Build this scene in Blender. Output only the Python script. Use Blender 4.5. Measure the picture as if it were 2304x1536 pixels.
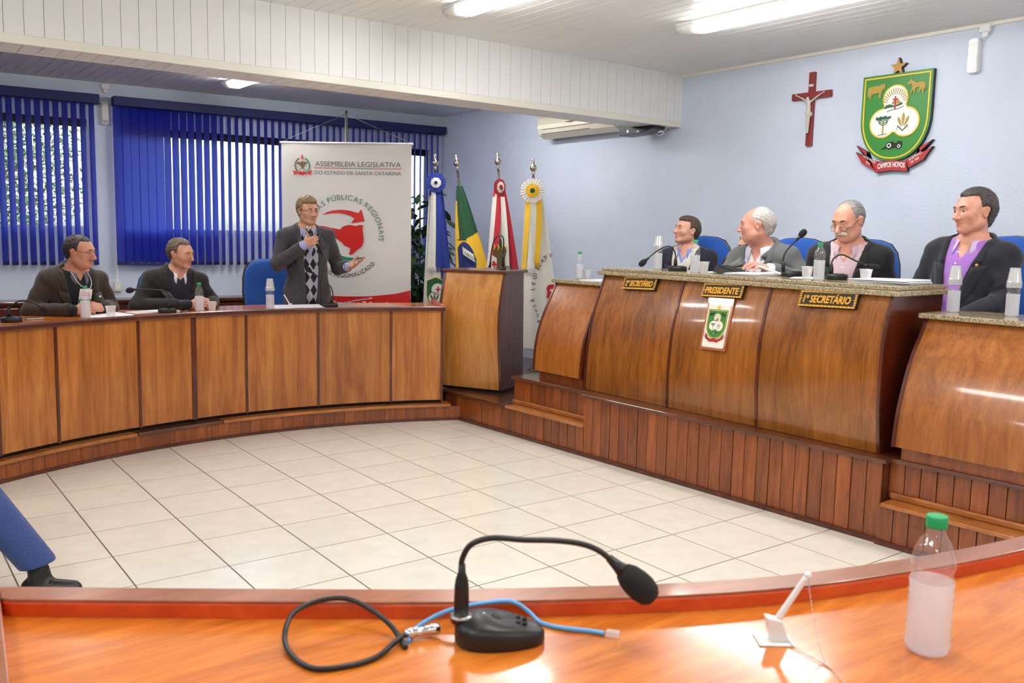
import bpy, math, random
import numpy as np
from mathutils import Vector, Matrix
from math import sin, cos, pi, radians as RD

random.seed(7)
for o in list(bpy.data.objects):
    bpy.data.objects.remove(o)
SC = bpy.context.scene
COL = SC.collection

# ------------------------------------------------------------------ camera
cam = bpy.data.cameras.new('camera')
cam.sensor_width = 36.0
cam.lens = 31.383
cam.clip_start = 0.05
cam.dof.use_dof = True
cam.dof.focus_distance = 6.3
cam.dof.aperture_fstop = 8.0
camo = bpy.data.objects.new('camera', cam)
COL.objects.link(camo)
camo.location = (-0.94034, -6.11952, 1.57556)
camo.rotation_euler = (RD(83.1372424), RD(-1.1941776), RD(-36.48953073))
SC.camera = camo

# ------------------------------------------------------------------ world, sun, exposure
wd = bpy.data.worlds.new('sky'); SC.world = wd
wd.use_nodes = True
nt = wd.node_tree
bg = nt.nodes['Background']
sk = nt.nodes.new('ShaderNodeTexSky')
sk.sky_type = 'NISHITA'; sk.sun_disc = False
sk.sun_elevation = RD(48); sk.sun_rotation = RD(200)
sk.air_density = 1.0; sk.dust_density = 2.5; sk.ozone_density = 1.0
nt.links.new(sk.outputs[0], bg.inputs[0])
bg.inputs[1].default_value = 0.78
sd = bpy.data.lights.new('sun', 'SUN'); sd.energy = 6.0; sd.angle = RD(0.6); sd.color = (1, .95, .87)
so = bpy.data.objects.new('sun', sd); COL.objects.link(so)
so.rotation_euler = Vector((-0.35, -0.75, 1.0)).to_track_quat('Z', 'Y').to_euler()
SC.view_settings.view_transform = 'Standard'
SC.view_settings.look = 'None'
SC.view_settings.gamma = 1.0
SC.view_settings.use_curve_mapping = False
SC.view_settings.exposure = 0.0
LAMP_POWER = 43.0
SC.cycles.max_bounces = 7; SC.cycles.diffuse_bounces = 4; SC.cycles.glossy_bounces = 4; SC.cycles.transmission_bounces = 4; SC.cycles.transparent_max_bounces = 16

# ------------------------------------------------------------------ materials
def s2l(c):
    c = c / 255.0
    return c / 12.92 if c <= 0.04045 else ((c + 0.055) / 1.055) ** 2.4
def rgb(r, g, b): return (s2l(r), s2l(g), s2l(b), 1.0)

class NT:
    def __init__(s, name):
        s.m = bpy.data.materials.new(name); s.m.use_nodes = True
        s.t = s.m.node_tree; s.b = s.t.nodes['Principled BSDF']; s.out = s.t.nodes['Material Output']
    def n(s, typ, **kw):
        k = s.t.nodes.new(typ)
        for a, v in kw.items(): setattr(k, a, v)
        return k
    def l(s, a, b): s.t.links.new(a, b)
    def set(s, **kw):
        for a, v in kw.items(): s.b.inputs[a.replace('_', ' ')].default_value = v
        return s
    def coords(s, scale, rnd=True, loc=(0, 0, 0)):
        tc = s.n('ShaderNodeTexCoord'); mp = s.n('ShaderNodeMapping')
        mp.inputs['Scale'].default_value = scale
        s.l(tc.outputs['Object'], mp.inputs['Vector'])
        if rnd:
            oi = s.n('ShaderNodeObjectInfo'); mu = s.n('ShaderNodeVectorMath', operation='SCALE')
            mu.inputs[0].default_value = (17.3, 31.7, 11.1)
            s.l(oi.outputs['Random'], mu.inputs['Scale']); s.l(mu.outputs[0], mp.inputs['Location'])
        return mp.outputs[0]
    def noise(s, vec, scale, detail=4, rough=.55, dist=0.0):
        k = s.n('ShaderNodeTexNoise'); k.inputs['Scale'].default_value = scale
        k.inputs['Detail'].default_value = detail; k.inputs['Roughness'].default_value = rough
        k.inputs['Distortion'].default_value = dist
        s.l(vec, k.inputs['Vector']); return k.outputs['Fac']
    def ramp(s, fac, stops):
        k = s.n('ShaderNodeValToRGB'); e = k.color_ramp.elements
        while len(e) < len(stops): e.new(0.5)
        for el, (p, c) in zip(e, stops): el.position = p; el.color = c
        s.l(fac, k.inputs[0]); return k.outputs[0]
    def bump(s, fac, strength, dist=.01):
        k = s.n('ShaderNodeBump'); k.inputs['Strength'].default_value = strength; k.inputs['Distance'].default_value = dist
        s.l(fac, k.inputs['Height']); s.l(k.outputs[0], s.b.inputs['Normal']); return k
    def tint(s, col, amt):
        oi = s.n('ShaderNodeObjectInfo'); mr = s.n('ShaderNodeMapRange')
        mr.inputs['To Min'].default_value = 1 - amt; mr.inputs['To Max'].default_value = 1 + amt
        s.l(oi.outputs['Random'], mr.inputs['Value'])
        k = s.n('ShaderNodeVectorMath', operation='SCALE')
        s.l(col, k.inputs[0]); s.l(mr.outputs[0], k.inputs['Scale']); return k.outputs[0]

def plain(name, c, rough=.5, metal=0.0, coat=0.0, spec=.5, noise=0.0, nscale=40.0, bump=0.0, bscale=200.0, sheen=0.0):
    t = NT(name); t.set(Roughness=rough, Metallic=metal, Coat_Weight=coat)
    t.b.inputs['Specular IOR Level'].default_value = spec
    t.b.inputs['Base Color'].default_value = rgb(*c)
    if sheen: t.b.inputs['Sheen Weight'].default_value = sheen
    if noise:
        v = t.coords((1, 1, 1)); f = t.noise(v, nscale)
        lo = rgb(*[max(0, x * (1 - noise)) for x in c]); hi = rgb(*[min(255, x * (1 + noise)) for x in c])
        t.l(t.ramp(f, [(.3, lo), (.7, hi)]), t.b.inputs['Base Color'])
    if bump:
        v = t.coords((1, 1, 1)); t.bump(t.noise(v, bscale, 3), bump, .004)
    return t.m

def wood(name, cd, cm, cl, scale, rough=.3, coat=.5, tint=.12, stain=0.35, fine=1.0):
    t = NT(name); t.set(Roughness=rough, Coat_Weight=coat, Coat_Roughness=.07)
    v = t.coords(scale)
    f1 = t.noise(v, 1.0, 5, .62, 1.2)
    v2 = t.coords(tuple(x * 6 for x in scale)); f2 = t.noise(v2, 1.0, 3, .6, .3)
    mx = t.n('ShaderNodeMix', data_type='FLOAT'); mx.inputs[0].default_value = .3
    t.l(f1, mx.inputs[2]); t.l(f2, mx.inputs[3])
    col = t.ramp(mx.outputs[0], [(.32, rgb(*cd)), (.5, rgb(*cm)), (.66, rgb(*cl))])
    v3 = t.coords((2.2, 2.2, 1.4)); f3 = t.noise(v3, 1.0, 3, .6)
    st = t.ramp(f3, [(.3, (1 - stain, 1 - stain, 1 - stain, 1)), (.6, (1, 1, 1, 1))])
    mm = t.n('ShaderNodeMix', data_type='RGBA', blend_type='MULTIPLY'); mm.inputs[0].default_value = 1
    t.l(col, mm.inputs[6]); t.l(st, mm.inputs[7])
    t.l(t.tint(mm.outputs[2], tint), t.b.inputs['Base Color'])
    t.bump(mx.outputs[0], .08 * fine, .004)
    return t.m

M = {}
M['veneer'] = wood('honey_veneer', (140, 76, 24), (178, 106, 44), (202, 134, 64), (9, 9, .7), .32, .35, .07, .16)
M['veneer_main'] = wood('walnut_veneer', (116, 62, 16), (156, 92, 32), (178, 112, 46), (14, 14, 1.0), .26, .55, .06, .38)
M['veneer_side'] = wood('side_desk_veneer', (128, 70, 22), (158, 92, 34), (176, 110, 48), (14, 14, 1.0), .28, .5, .06, .12)
M['veneer_lectern'] = wood('lectern_veneer', (172, 106, 46), (198, 132, 62), (214, 154, 84), (12, 12, .8), .26, .6, .04, .10)
M['darkwood'] = wood('mahogany_trim', (62, 22, 10), (86, 34, 16), (108, 48, 24), (10, 10, 3), .3, .5, .1, .2)
M['darkside'] = wood('dark_side_panel', (70, 32, 18), (92, 46, 27), (108, 58, 36), (16, 16, 1.2), .3, .4, .05, .1)
M['redside'] = wood('red_side_panel', (62, 18, 6), (84, 28, 10), (100, 38, 16), (16, 16, 1.2), .3, .5, .05, .1)
M['plank'] = wood('riser_plank', (106, 48, 14), (140, 70, 24), (162, 90, 38), (16, 16, 1.6), .32, .45, .22, .2)
M['nosing'] = wood('light_nosing', (140, 76, 26), (172, 104, 44), (190, 124, 60), (3, 3, 12), .3, .5, .06, .1)
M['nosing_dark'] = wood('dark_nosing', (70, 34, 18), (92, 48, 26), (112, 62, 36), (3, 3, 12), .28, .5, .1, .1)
M['decktop'] = wood('desk_top_wood', (164, 82, 18), (202, 112, 34), (222, 136, 52), (1.6, 12, 12), .22, .3, .03, .12)
M['lip'] = wood('desk_lip_wood', (184, 58, 16), (208, 74, 22), (222, 94, 32), (2, 9, 9), .3, .3, .04, .1)

def granite():
    t = NT('speckled_granite'); t.set(Roughness=.16, Coat_Weight=.3)
    v = t.coords((1, 1, 1), False)
    vo = t.n('ShaderNodeTexVoronoi'); vo.inputs['Scale'].default_value = 260; t.l(v, vo.inputs['Vector'])
    f = t.noise(v, 190, 4, .7)
    bw = t.n('ShaderNodeRGBToBW'); t.l(vo.outputs['Color'], bw.inputs[0])
    mx = t.n('ShaderNodeMix', data_type='FLOAT'); mx.inputs[0].default_value = .5
    t.l(bw.outputs[0], mx.inputs[2]); t.l(f, mx.inputs[3])
    t.l(t.ramp(mx.outputs[0], [(.25, rgb(58, 50, 40)), (.42, rgb(138, 122, 92)), (.58, rgb(186, 168, 130)), (.75, rgb(214, 204, 178))]), t.b.inputs['Base Color'])
    return t.m
M['granite'] = granite()

def tile_mat():
    t = NT('glazed_floor_tile'); t.set(Roughness=.2, Coat_Weight=.25, Coat_Roughness=.05)
    v = t.coords((1, 1, 1)); f = t.noise(v, 9, 5, .6)
    col = t.ramp(f, [(.3, rgb(228, 223, 208)), (.55, rgb(234, 229, 215)), (.8, rgb(238, 234, 222))])
    t.l(t.tint(col, .02), t.b.inputs['Base Color'])
    t.bump(t.noise(v, 5, 2), .05, .01)
    return t.m
M['tile'] = tile_mat()
M['grout'] = plain('brown_grout', (92, 80, 64), .9); M['tile_edge'] = plain('matt_tile_edge', (190, 182, 164), .8, spec=.1)
M['lipcap'] = wood('lip_cap_wood_dimmed', (124, 66, 38), (148, 86, 54), (164, 102, 68), (2, 9, 9), .3, .3, .04, .1)  # brown edge band, the lip top's dark reflection worked into its colour

def wall_mat(name, c):
    t = NT(name); t.set(Roughness=.9); t.b.inputs['Specular IOR Level'].default_value = .2
    v = t.coords((1, 1, 1), False)
    f = t.noise(v, 1.3, 3)
    lo = rgb(*[x * .97 for x in c]); hi = rgb(*[min(255, x * 1.02) for x in c])
    t.l(t.ramp(f, [(.3, lo), (.7, hi)]), t.b.inputs['Base Color'])
    t.bump(t.noise(v, 70, 4, .6), .55, .006)
    return t.m
M['wall'] = wall_mat('pale_blue_textured_paint', (206, 215, 230))
M['wallplain'] = plain('off_white_paint', (222, 220, 214), .8)
M['pvc'] = plain('white_pvc_board', (230, 230, 228), .42, coat=.0)
M['pvcgap'] = plain('pvc_joint', (176, 176, 176), .6)
M['pvctrim'] = plain('cream_pvc_trim', (226, 222, 210), .3)
M['white'] = plain('white_plastic', (232, 232, 230), .35)
M['cream'] = plain('cream_plastic', (222, 216, 196), .4)
M['black'] = plain('black_plastic', (22, 22, 24), .38)
M['blackmat'] = plain('black_foam', (26, 26, 28), .9, bump=.5, bscale=900)
M['dark'] = plain('dark_gap', (18, 12, 10), .8)
M['frame'] = plain('dark_window_frame', (36, 26, 26), .4)
M['chrome'] = plain('chrome', (210, 210, 214), .18, metal=1)
M['alu'] = plain('brushed_aluminium', (170, 168, 165), .32, metal=1)
M['gold'] = plain('gold_paint', (178, 132, 46), .4)
M['chairblue'] = plain('blue_chair_fabric', (28, 84, 170), .85, noise=.06, nscale=60, bump=.3, bscale=700, sheen=.2)
M['paper'] = plain('white_paper', (236, 236, 240), .7)
M['yellow'] = plain('yellow_paint', (232, 190, 40), .45)
M['green'] = plain('green_paint', (46, 128, 46), .42)
M['dgreen'] = plain('dark_green_paint', (24, 88, 58), .5)
M['redp'] = plain('red_paint', (172, 42, 44), .45)
M['whitep'] = plain('white_paint', (238, 236, 228), .5)
M['navyp'] = plain('black_navy_paint', (30, 34, 46), .5)
M['ochre'] = plain('ochre_paint', (170, 140, 52), .5)
M['cork'] = plain('brown_cross_wood', (132, 44, 40), .45)
M['ivory'] = plain('ivory_figure', (196, 188, 176), .5)
M['capgreen'] = plain('green_bottle_cap', (20, 158, 92), .4)
M['net'] = plain('light_blue_cable', (96, 168, 226), .4)
M['leaf'] = plain('dark_green_leaf', (34, 62, 34), .38, noise=.25, nscale=12)
M['bark'] = plain('brown_bark', (104, 80, 58), .9, noise=.2, nscale=30)
M['acgrille'] = plain('ac_grille_grey', (188, 182, 162), .5); M['acgap'] = plain('ac_dark_gap', (96, 92, 84), .6)

def emis(name, c, s):
    t = NT(name); e = t.n('ShaderNodeEmission'); e.inputs[0].default_value = c; e.inputs[1].default_value = s
    t.l(e.outputs[0], t.out.inputs[0]); return t.m
M['lamp'] = emis('fluorescent_diffuser', (1.0, .99, .98, 1), LAMP_POWER)
M['led'] = emis('red_indicator', (1, .05, .08, 1), 2.0)

def thin(name, col, transp, gloss_rough=.08, diff=(1, 1, 1, 1), diffamt=.0, transl=.5):
    """see-through plastic: transparent + fresnel gloss + some diffuse/translucent"""
    t = NT(name)
    tr = t.n('ShaderNodeBsdfTransparent'); tr.inputs[0].default_value = col
    gl = t.n('ShaderNodeBsdfGlossy'); gl.inputs['Roughness'].default_value = gloss_rough
    lw = t.n('ShaderNodeLayerWeight'); lw.inputs[0].default_value = .18; fr = t.n('ShaderNodeMath', operation='MULTIPLY_ADD'); fr.inputs[1].default_value = .6; fr.inputs[2].default_value = .04; t.l(lw.outputs['Facing'], fr.inputs[0])
    df = t.n('ShaderNodeBsdfDiffuse'); df.inputs[0].default_value = diff
    tl = t.n('ShaderNodeBsdfTranslucent'); tl.inputs[0].default_value = diff
    a = t.n('ShaderNodeMixShader'); a.inputs[0].default_value = transl; t.l(df.outputs[0], a.inputs[1]); t.l(tl.outputs[0], a.inputs[2])
    b = t.n('ShaderNodeMixShader'); b.inputs[0].default_value = diffamt; t.l(tr.outputs[0], b.inputs[1]); t.l(a.outputs[0], b.inputs[2])
    c = t.n('ShaderNodeMixShader'); t.l(fr.outputs[0], c.inputs[0]); t.l(b.outputs[0], c.inputs[1]); t.l(gl.outputs[0], c.inputs[2])
    t.l(c.outputs[0], t.out.inputs[0]); return t.m
M['glass'] = thin('window_glass', (.97, .98, .98, 1), 1, .02)
M['lens'] = thin('spectacle_lens', (.97, .98, .97, 1), 1, .03)
M['pet'] = thin('clear_bottle_plastic', (.985, .985, .99, 1), 1, .06, (.9, .92, .95, 1), .05)
M['water'] = thin('frosted_cold_water_bottle', (.9, .92, .95, 1), 1, .15, (.9, .91, .95, 1), .62)
M['cup'] = thin('translucent_cup_plastic', (.95, .95, .95, 1), 1, .2, (.93, .93, .94, 1), .45)

def fabric_blind():
    t = NT('blue_blind_fabric')
    df = t.n('ShaderNodeBsdfDiffuse'); tl = t.n('ShaderNodeBsdfTranslucent')
    df.inputs[0].default_value = rgb(22, 28, 100); tl.inputs[0].default_value = rgb(136, 146, 252)
    v = t.coords((1, 1, 1)); bp = t.n('ShaderNodeBump'); bp.inputs['Strength'].default_value = .3
    t.l(t.noise(v, 500, 2), bp.inputs['Height']); t.l(bp.outputs[0], df.inputs['Normal'])
    a = t.n('ShaderNodeMixShader'); a.inputs[0].default_value = .58
    t.l(df.outputs[0], a.inputs[1]); t.l(tl.outputs[0], a.inputs[2]); t.l(a.outputs[0], t.out.inputs[0]); return t.m
M['blind'] = fabric_blind()
M['valance'] = plain('navy_valance', (18, 28, 86), .6)

# ------------------------------------------------------------------ mesh helpers
PINV = {}
class MB:
    def __init__(s): s.v = []; s.f = []; s.m = []; s.sm = []
    def add(s, vs, fs, mi=0, smooth=False):
        k = len(s.v); s.v.extend([tuple(map(float, p)) for p in vs])
        s.f.extend([tuple(k + i for i in q) for q in fs]); s.m.extend([mi] * len(fs)); s.sm.extend([smooth] * len(fs)); return s
    def hexa(s, p, mi=0):      # 8 points, bottom 4 then top 4
        return s.add(p, [(3, 2, 1, 0), (4, 5, 6, 7), (0, 1, 5, 4), (1, 2, 6, 5), (2, 3, 7, 6), (3, 0, 4, 7)], mi)
    def box(s, a, b, mi=0):
        (x0, y0, z0), (x1, y1, z1) = a, b
        return s.hexa([(x0, y0, z0), (x1, y0, z0), (x1, y1, z0), (x0, y1, z0), (x0, y0, z1), (x1, y0, z1), (x1, y1, z1), (x0, y1, z1)], mi)
    def obox(s, c, X, Y, Z, mi=0):   # centre and three half-axis vectors
        c, X, Y, Z = map(Vector, (c, X, Y, Z))
        return s.hexa([c - X - Y - Z, c + X - Y - Z, c + X + Y - Z, c - X + Y - Z, c - X - Y + Z, c + X - Y + Z, c + X + Y + Z, c - X + Y + Z], mi)
    def prism(s, pts, off, mi=0, mside=None):  # planar 3d polygon extruded by vector
        n = len(pts); off = Vector(off); pts = [Vector(p) for p in pts]
        s.add([*pts, *[p + off for p in pts]], [tuple(range(n)), tuple(range(2 * n - 1, n - 1, -1))], mi)
        k = len(s.v) - 2 * n
        for i in range(n):
            j = (i + 1) % n
            s.f.append((k + j, k + i, k + n + i, k + n + j)); s.m.append(mi if mside is None else mside); s.sm.append(False)
        return s
    def loft(s, rings, mi=0, closed=True, caps=True, smooth=True):
        n = len(rings[0]); vs = [p for r in rings for p in r]; fs = []
        for i in range(len(rings) - 1):
            for j in range(n if closed else n - 1):
                a = i * n + j; b = i * n + (j + 1) % n
                fs.append((a, b, b + n, a + n))
        s.add(vs, fs, mi, smooth)
        if caps and closed:
            k = len(s.v) - len(vs)
            s.f.append(tuple(k + j for j in range(n - 1, -1, -1))); s.m.append(mi); s.sm.append(False)
            s.f.append(tuple(k + (len(rings) - 1) * n + j for j in range(n))); s.m.append(mi); s.sm.append(False)
        return s
    def tube(s, path, r, n=8, mi=0, caps=True):
        path = [Vector(p) for p in path]; rings = []
        rr = r if isinstance(r, (list, tuple)) else [r] * len(path)
        t0 = (path[1] - path[0]).normalized(); up = Vector((0, 0, 1)) if abs(t0.z) < .9 else Vector((1, 0, 0))
        u = t0.cross(up).normalized()
        for i, p in enumerate(path):
            t = (path[min(i + 1, len(path) - 1)] - path[max(i - 1, 0)]).normalized()
            u = (u - t * u.dot(t)).normalized(); w = t.cross(u)
            rings.append([p + u * (rr[i] * cos(2 * pi * k / n)) + w * (rr[i] * sin(2 * pi * k / n)) for k in range(n)])
        return s.loft(rings, mi, True, caps)
    def lathe(s, prof, c=(0, 0, 0), n=20, mi=0, caps=True, ax=(0, 0, 1)):  # prof: (r, z)
        c = Vector(c); w = Vector(ax).normalized(); up = Vector((0, 0, 1)) if abs(w.z) < .9 else Vector((1, 0, 0))
        u = w.cross(up).normalized() if abs(w.z) < .9 else Vector((1, 0, 0)); v = w.cross(u)
        return s.loft([[c + u * (r * cos(2 * pi * k / n)) + v * (r * sin(2 * pi * k / n)) + w * z for k in range(n)] for r, z in prof], mi, True, caps)
    def ball(s, c, r, n=12, mi=0):
        rx, ry, rz = r if isinstance(r, (list, tuple)) else (r, r, r); c = Vector(c); rings = []
        for i in range(n // 2 + 1):
            a = pi * (i + .001) / (n // 2 + .002) - pi / 2
            rings.append([c + Vector((rx * cos(a) * cos(2 * pi * k / n), ry * cos(a) * sin(2 * pi * k / n), rz * sin(a))) for k in range(n)])
        return s.loft(rings, mi)
    def build(s, name, mats, parent=None, world=True, bevel=0.0):
        me = bpy.data.meshes.new(name); me.from_pydata(s.v, [], s.f)
        for m in (mats if isinstance(mats, (list, tuple)) else [mats]): me.materials.append(M[m] if isinstance(m, str) else m)
        me.polygons.foreach_set('material_index', s.m); me.polygons.foreach_set('use_smooth', s.sm); me.update()
        return place(me, name, parent, world, bevel)

def place(me, name, parent=None, world=True, bevel=0.0):
    o = bpy.data.objects.new(name, me); COL.objects.link(o)
    if parent is not None:
        o.parent = parent
        if world and parent.name in PINV: o.matrix_parent_inverse = PINV[parent.name]
    if bevel:
        b = o.modifiers.new('bevel', 'BEVEL'); b.width = bevel; b.segments = 2; b.limit_method = 'ANGLE'; b.angle_limit = RD(40)
    return o
def tag(o, label=None, cat=None, group=None, kind=None):
    if label: o['label'] = label
    if cat: o['category'] = cat
    if group: o['group'] = group
    if kind: o['kind'] = kind
    return o
def thing(name, label, cat, loc=(0, 0, 0), rz=0.0, group=None, scale=1.0, kind=None):
    o = bpy.data.objects.new(name, None); COL.objects.link(o)
    o.empty_display_size = .05
    o.location = loc; o.rotation_euler = (0, 0, rz); o.scale = (scale,) * 3
    PINV[o.name] = (Matrix.Translation(loc) @ Matrix.Rotation(rz, 4, 'Z') @ Matrix.Scale(scale, 4)).inverted()
    return tag(o, label, cat, group, kind)
def share(src, name, parent, loc=(0, 0, 0), rot=None, scale=None):
    o = src.copy(); o.name = name; COL.objects.link(o); o.parent = parent; o.location = loc
    if rot: o.rotation_euler = rot
    if scale: o.scale = scale
    return o
def spline(pts, n=8):
    pts = [Vector(p) for p in pts]; out = []
    for i in range(len(pts) - 1):
        p0, p1, p2, p3 = pts[max(i - 1, 0)], pts[i], pts[i + 1], pts[min(i + 2, len(pts) - 1)]
        for k in range(n):
            t = k / n
            out.append(.5 * ((2 * p1) + (p2 - p0) * t + (2 * p0 - 5 * p1 + 4 * p2 - p3) * t * t + (3 * p1 - p0 - 3 * p2 + p3) * t ** 3))
    out.append(pts[-1]); return out

# text glyph meshes, made while the scene is still light
TXC = {}
BOLD = {'PRESIDENTE': .03, '2º SECRETÁRIO': .028, '1º SECRETÁRIO': .028, 'CAMPOS NOVOS': .025, 'Comissão de Finanças e Tributação': .015}
def text2d(s):
    """list of (verts2d, faces, advance width) for a string, height of capitals = 1"""
    if s in TXC: return TXC[s]
    cu = bpy.data.curves.new('t', 'FONT'); cu.body = s; cu.size = 1.0; cu.resolution_u = 3; cu.offset = BOLD.get(s, .006 if len(s) == 1 else 0)
    ob = bpy.data.objects.new('t', cu); COL.objects.link(ob)
    dg = bpy.context.evaluated_depsgraph_get()
    me = bpy.data.meshes.new_from_object(ob.evaluated_get(dg))
    v = [(p.co.x / .729, p.co.y / .729) for p in me.vertices]; f = [tuple(q.vertices) for q in me.polygons]
    bpy.data.objects.remove(ob); bpy.data.curves.remove(cu); bpy.data.meshes.remove(me)
    TXC[s] = (v, f); return TXC[s]
class Fr:      # a flat frame: origin, right, up, out
    def __init__(s, o, u, v, n=None):
        s.o = Vector(o); s.u = Vector(u).normalized(); s.v = Vector(v).normalized(); s.n = Vector(n).normalized() if n else s.u.cross(s.v)
    def __call__(s, a, b, h=0.0): return s.o + s.u * a + s.v * b + s.n * h
def put_text(mb, fr, s, x0, x1, y, hgt, h, mi=0, thick=0.0, warp=None):
    """text between x0 and x1 with baseline y, cap height hgt"""
    v, f = text2d(s)
    a = min(p[0] for p in v); b = max(p[0] for p in v)
    P = [(x0 + (p[0] - a) / (b - a) * (x1 - x0), y + p[1] * hgt) for p in v]
    if warp: P = [warp(*p) for p in P]
    mb.add([fr(x, q, h) for x, q in P], f, mi)
    if thick:
        k = len(P); edges = {}
        for q in f:
            for i in range(len(q)):
                e = (q[i], q[(i + 1) % len(q)]); edges[e] = edges.get(e, 0) + 1
        mb.add([fr(x, q, h - thick) for x, q in P] + [fr(x, q, h) for x, q in P], [(e[0], e[1], k + e[1], k + e[0]) for e in edges if (e[1], e[0]) not in edges], mi)
def poly(mb, fr, pts, h, mi=0, thick=.002, mside=None):
    A = sum(p[0] * q[1] - q[0] * p[1] for p, q in zip(pts, pts[1:] + pts[:1]))
    if A < 0: pts = pts[::-1]
    mb.prism([fr(a, b, h) for a, b in pts], fr.n * -thick, mi, mside)
def circ(cx, cy, rx, ry=None, n=24, a0=0, a1=360):
    ry = ry or rx
    m = n if a1 - a0 == 360 else n - 1
    return [(cx + rx * cos(RD(a0 + (a1 - a0) * i / m)), cy + ry * sin(RD(a0 + (a1 - a0) * i / m))) for i in range(n)]
def ribbon2(pts, w):
    """2d stroke outline"""
    L, R_ = [], []
    for i, p in enumerate(pts):
        a = pts[max(i - 1, 0)]; b = pts[min(i + 1, len(pts) - 1)]
        d = math.hypot(b[0] - a[0], b[1] - a[1]) or 1; nx, ny = -(b[1] - a[1]) / d, (b[0] - a[0]) / d
        ww = w[i] if isinstance(w, (list, tuple)) else w
        L.append((p[0] + nx * ww / 2, p[1] + ny * ww / 2)); R_.append((p[0] - nx * ww / 2, p[1] - ny * ww / 2))
    return L + R_[::-1]
for _s in ['ASSEMBLEIA LEGISLATIVA', 'DO ESTADO DE SANTA CATARINA', 'CAMPOS NOVOS', 'LEI PROVINCIAL', '923', '30 DE MARÇO', 'DE 1881', '2º SECRETÁRIO', 'PRESIDENTE', '1º SECRETÁRIO', 'Comissão de Finanças e Tributação', 'INRI'] + sorted(set('AUDIÊNCIAS PÚBLICAS REGIONAISORÇAMENTO REGIONALIZADOPODER LEGISLATIVO MUNICIPALORDEM E PROGRESSO') - {' '}):
    text2d(_s)
# ================================================================== the room
XW = 5.1                      # wall with the coat of arms
ZC = 3.0                      # ceiling
TH = RD(-3.13)
WT = Vector((cos(TH), sin(TH), 0)); WN = Vector((-sin(TH), cos(TH), 0))   # window wall: along, outward
WC = Vector((XW, 3.56, 0))
def WP(a, d, z): return WC - WT * a + WN * d + Vector((0, 0, z))          # a: metres left of the corner, d: outward depth
XL, YB = -4.6, -9.4           # far left wall and wall behind the viewer

# floor: grout bed + single tiles
T = .42
fl = MB().box((XL - .2, YB - .2, -.08), (XW + .2, 4.6, -.0035)).build('floor', 'grout'); tag(fl, 'pale cream square glazed floor tiles laid inside the ring of desks', kind='structure')
tile = None
def tile_mesh():
    g, c = .0025, .002
    b = MB(); a0, a1 = g, T - g
    b.add([(a0, a0, -.008), (a1, a0, -.008), (a1, a1, -.008), (a0, a1, -.008), (a0, a0, -.0012), (a1, a0, -.0012), (a1, a1, -.0012), (a0, a1, -.0012),
           (a0 + c, a0 + c, 0), (a1 - c, a0 + c, 0), (a1 - c, a1 - c, 0), (a0 + c, a1 - c, 0)],
          [(8, 9, 10, 11), (4, 5, 9, 8), (5, 6, 10, 9), (6, 7, 11, 10), (7, 4, 8, 11), (0, 1, 5, 4), (1, 2, 6, 5), (2, 3, 7, 6), (3, 0, 4, 7)])
    b.m = [0] + [1] * 8
    return b
far = MB()
for i in range(-10, 12):
    for j in range(-22, 3):
        x, y = i * T, j * T
        if -1.7 < x < 3.4 and -4.9 < y < .5:
            if tile is None: tile = tile_mesh().build('tile', ['tile', 'tile_edge'], fl); tile.location = (x, y, 0)
            else: share(tile, 'tile', fl, (x, y, 0))
        elif XL < x < XW - T and YB < y < 2.6:
            tb = tile_mesh(); far.add([(p[0] + x, p[1] + y, p[2]) for p in tb.v], tb.f); far.m[-9:] = tb.m
tag(far.build('outer_tiles', ['tile', 'tile_edge'], fl), kind='stuff')

# walls
w = MB().box((XW, YB, -.08), (XW + .18, 3.9, ZC + .2)).build('wall_right', 'wall'); tag(w, 'pale blue textured wall carrying the crucifix and coat of arms', kind='structure')
WIN = [(0.17, 3.74, 1.53, 2.59), (4.05, 6.4, 1.545, 2.63)]
def wall_window():
    b = MB(); th = .16
    def seg(a0, a1, z0, z1):
        b.hexa([WP(a0, 0, z0), WP(a1, 0, z0), WP(a1, th, z0), WP(a0, th, z0), WP(a0, 0, z1), WP(a1, 0, z1), WP(a1, th, z1), WP(a0, th, z1)])
    prev = -.25
    for a0, a1, z0, z1 in WIN:
        seg(prev, a0, -.08, ZC + .2); seg(a0, a1, -.08, z0); seg(a0, a1, z1, ZC + .2); prev = a1
    seg(prev, 10.2, -.08, ZC + .2)
    return tag(b.build('wall_back', 'wall'), 'pale blue textured wall with the two blinded windows', kind='structure')
wb = wall_window()
w = MB().box((XL - .15, YB, -.08), (XL, 4.7, ZC + .2)).build('wall_left', 'wall'); tag(w, 'pale blue wall at the far left end of the hall', kind='structure')
w = MB().box((XL - .15, YB - .15, -.08), (XW + .18, YB, ZC + .2)).build('wall_front', 'wallplain'); tag(w, 'off-white wall at the public end of the hall', kind='structure')

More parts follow.
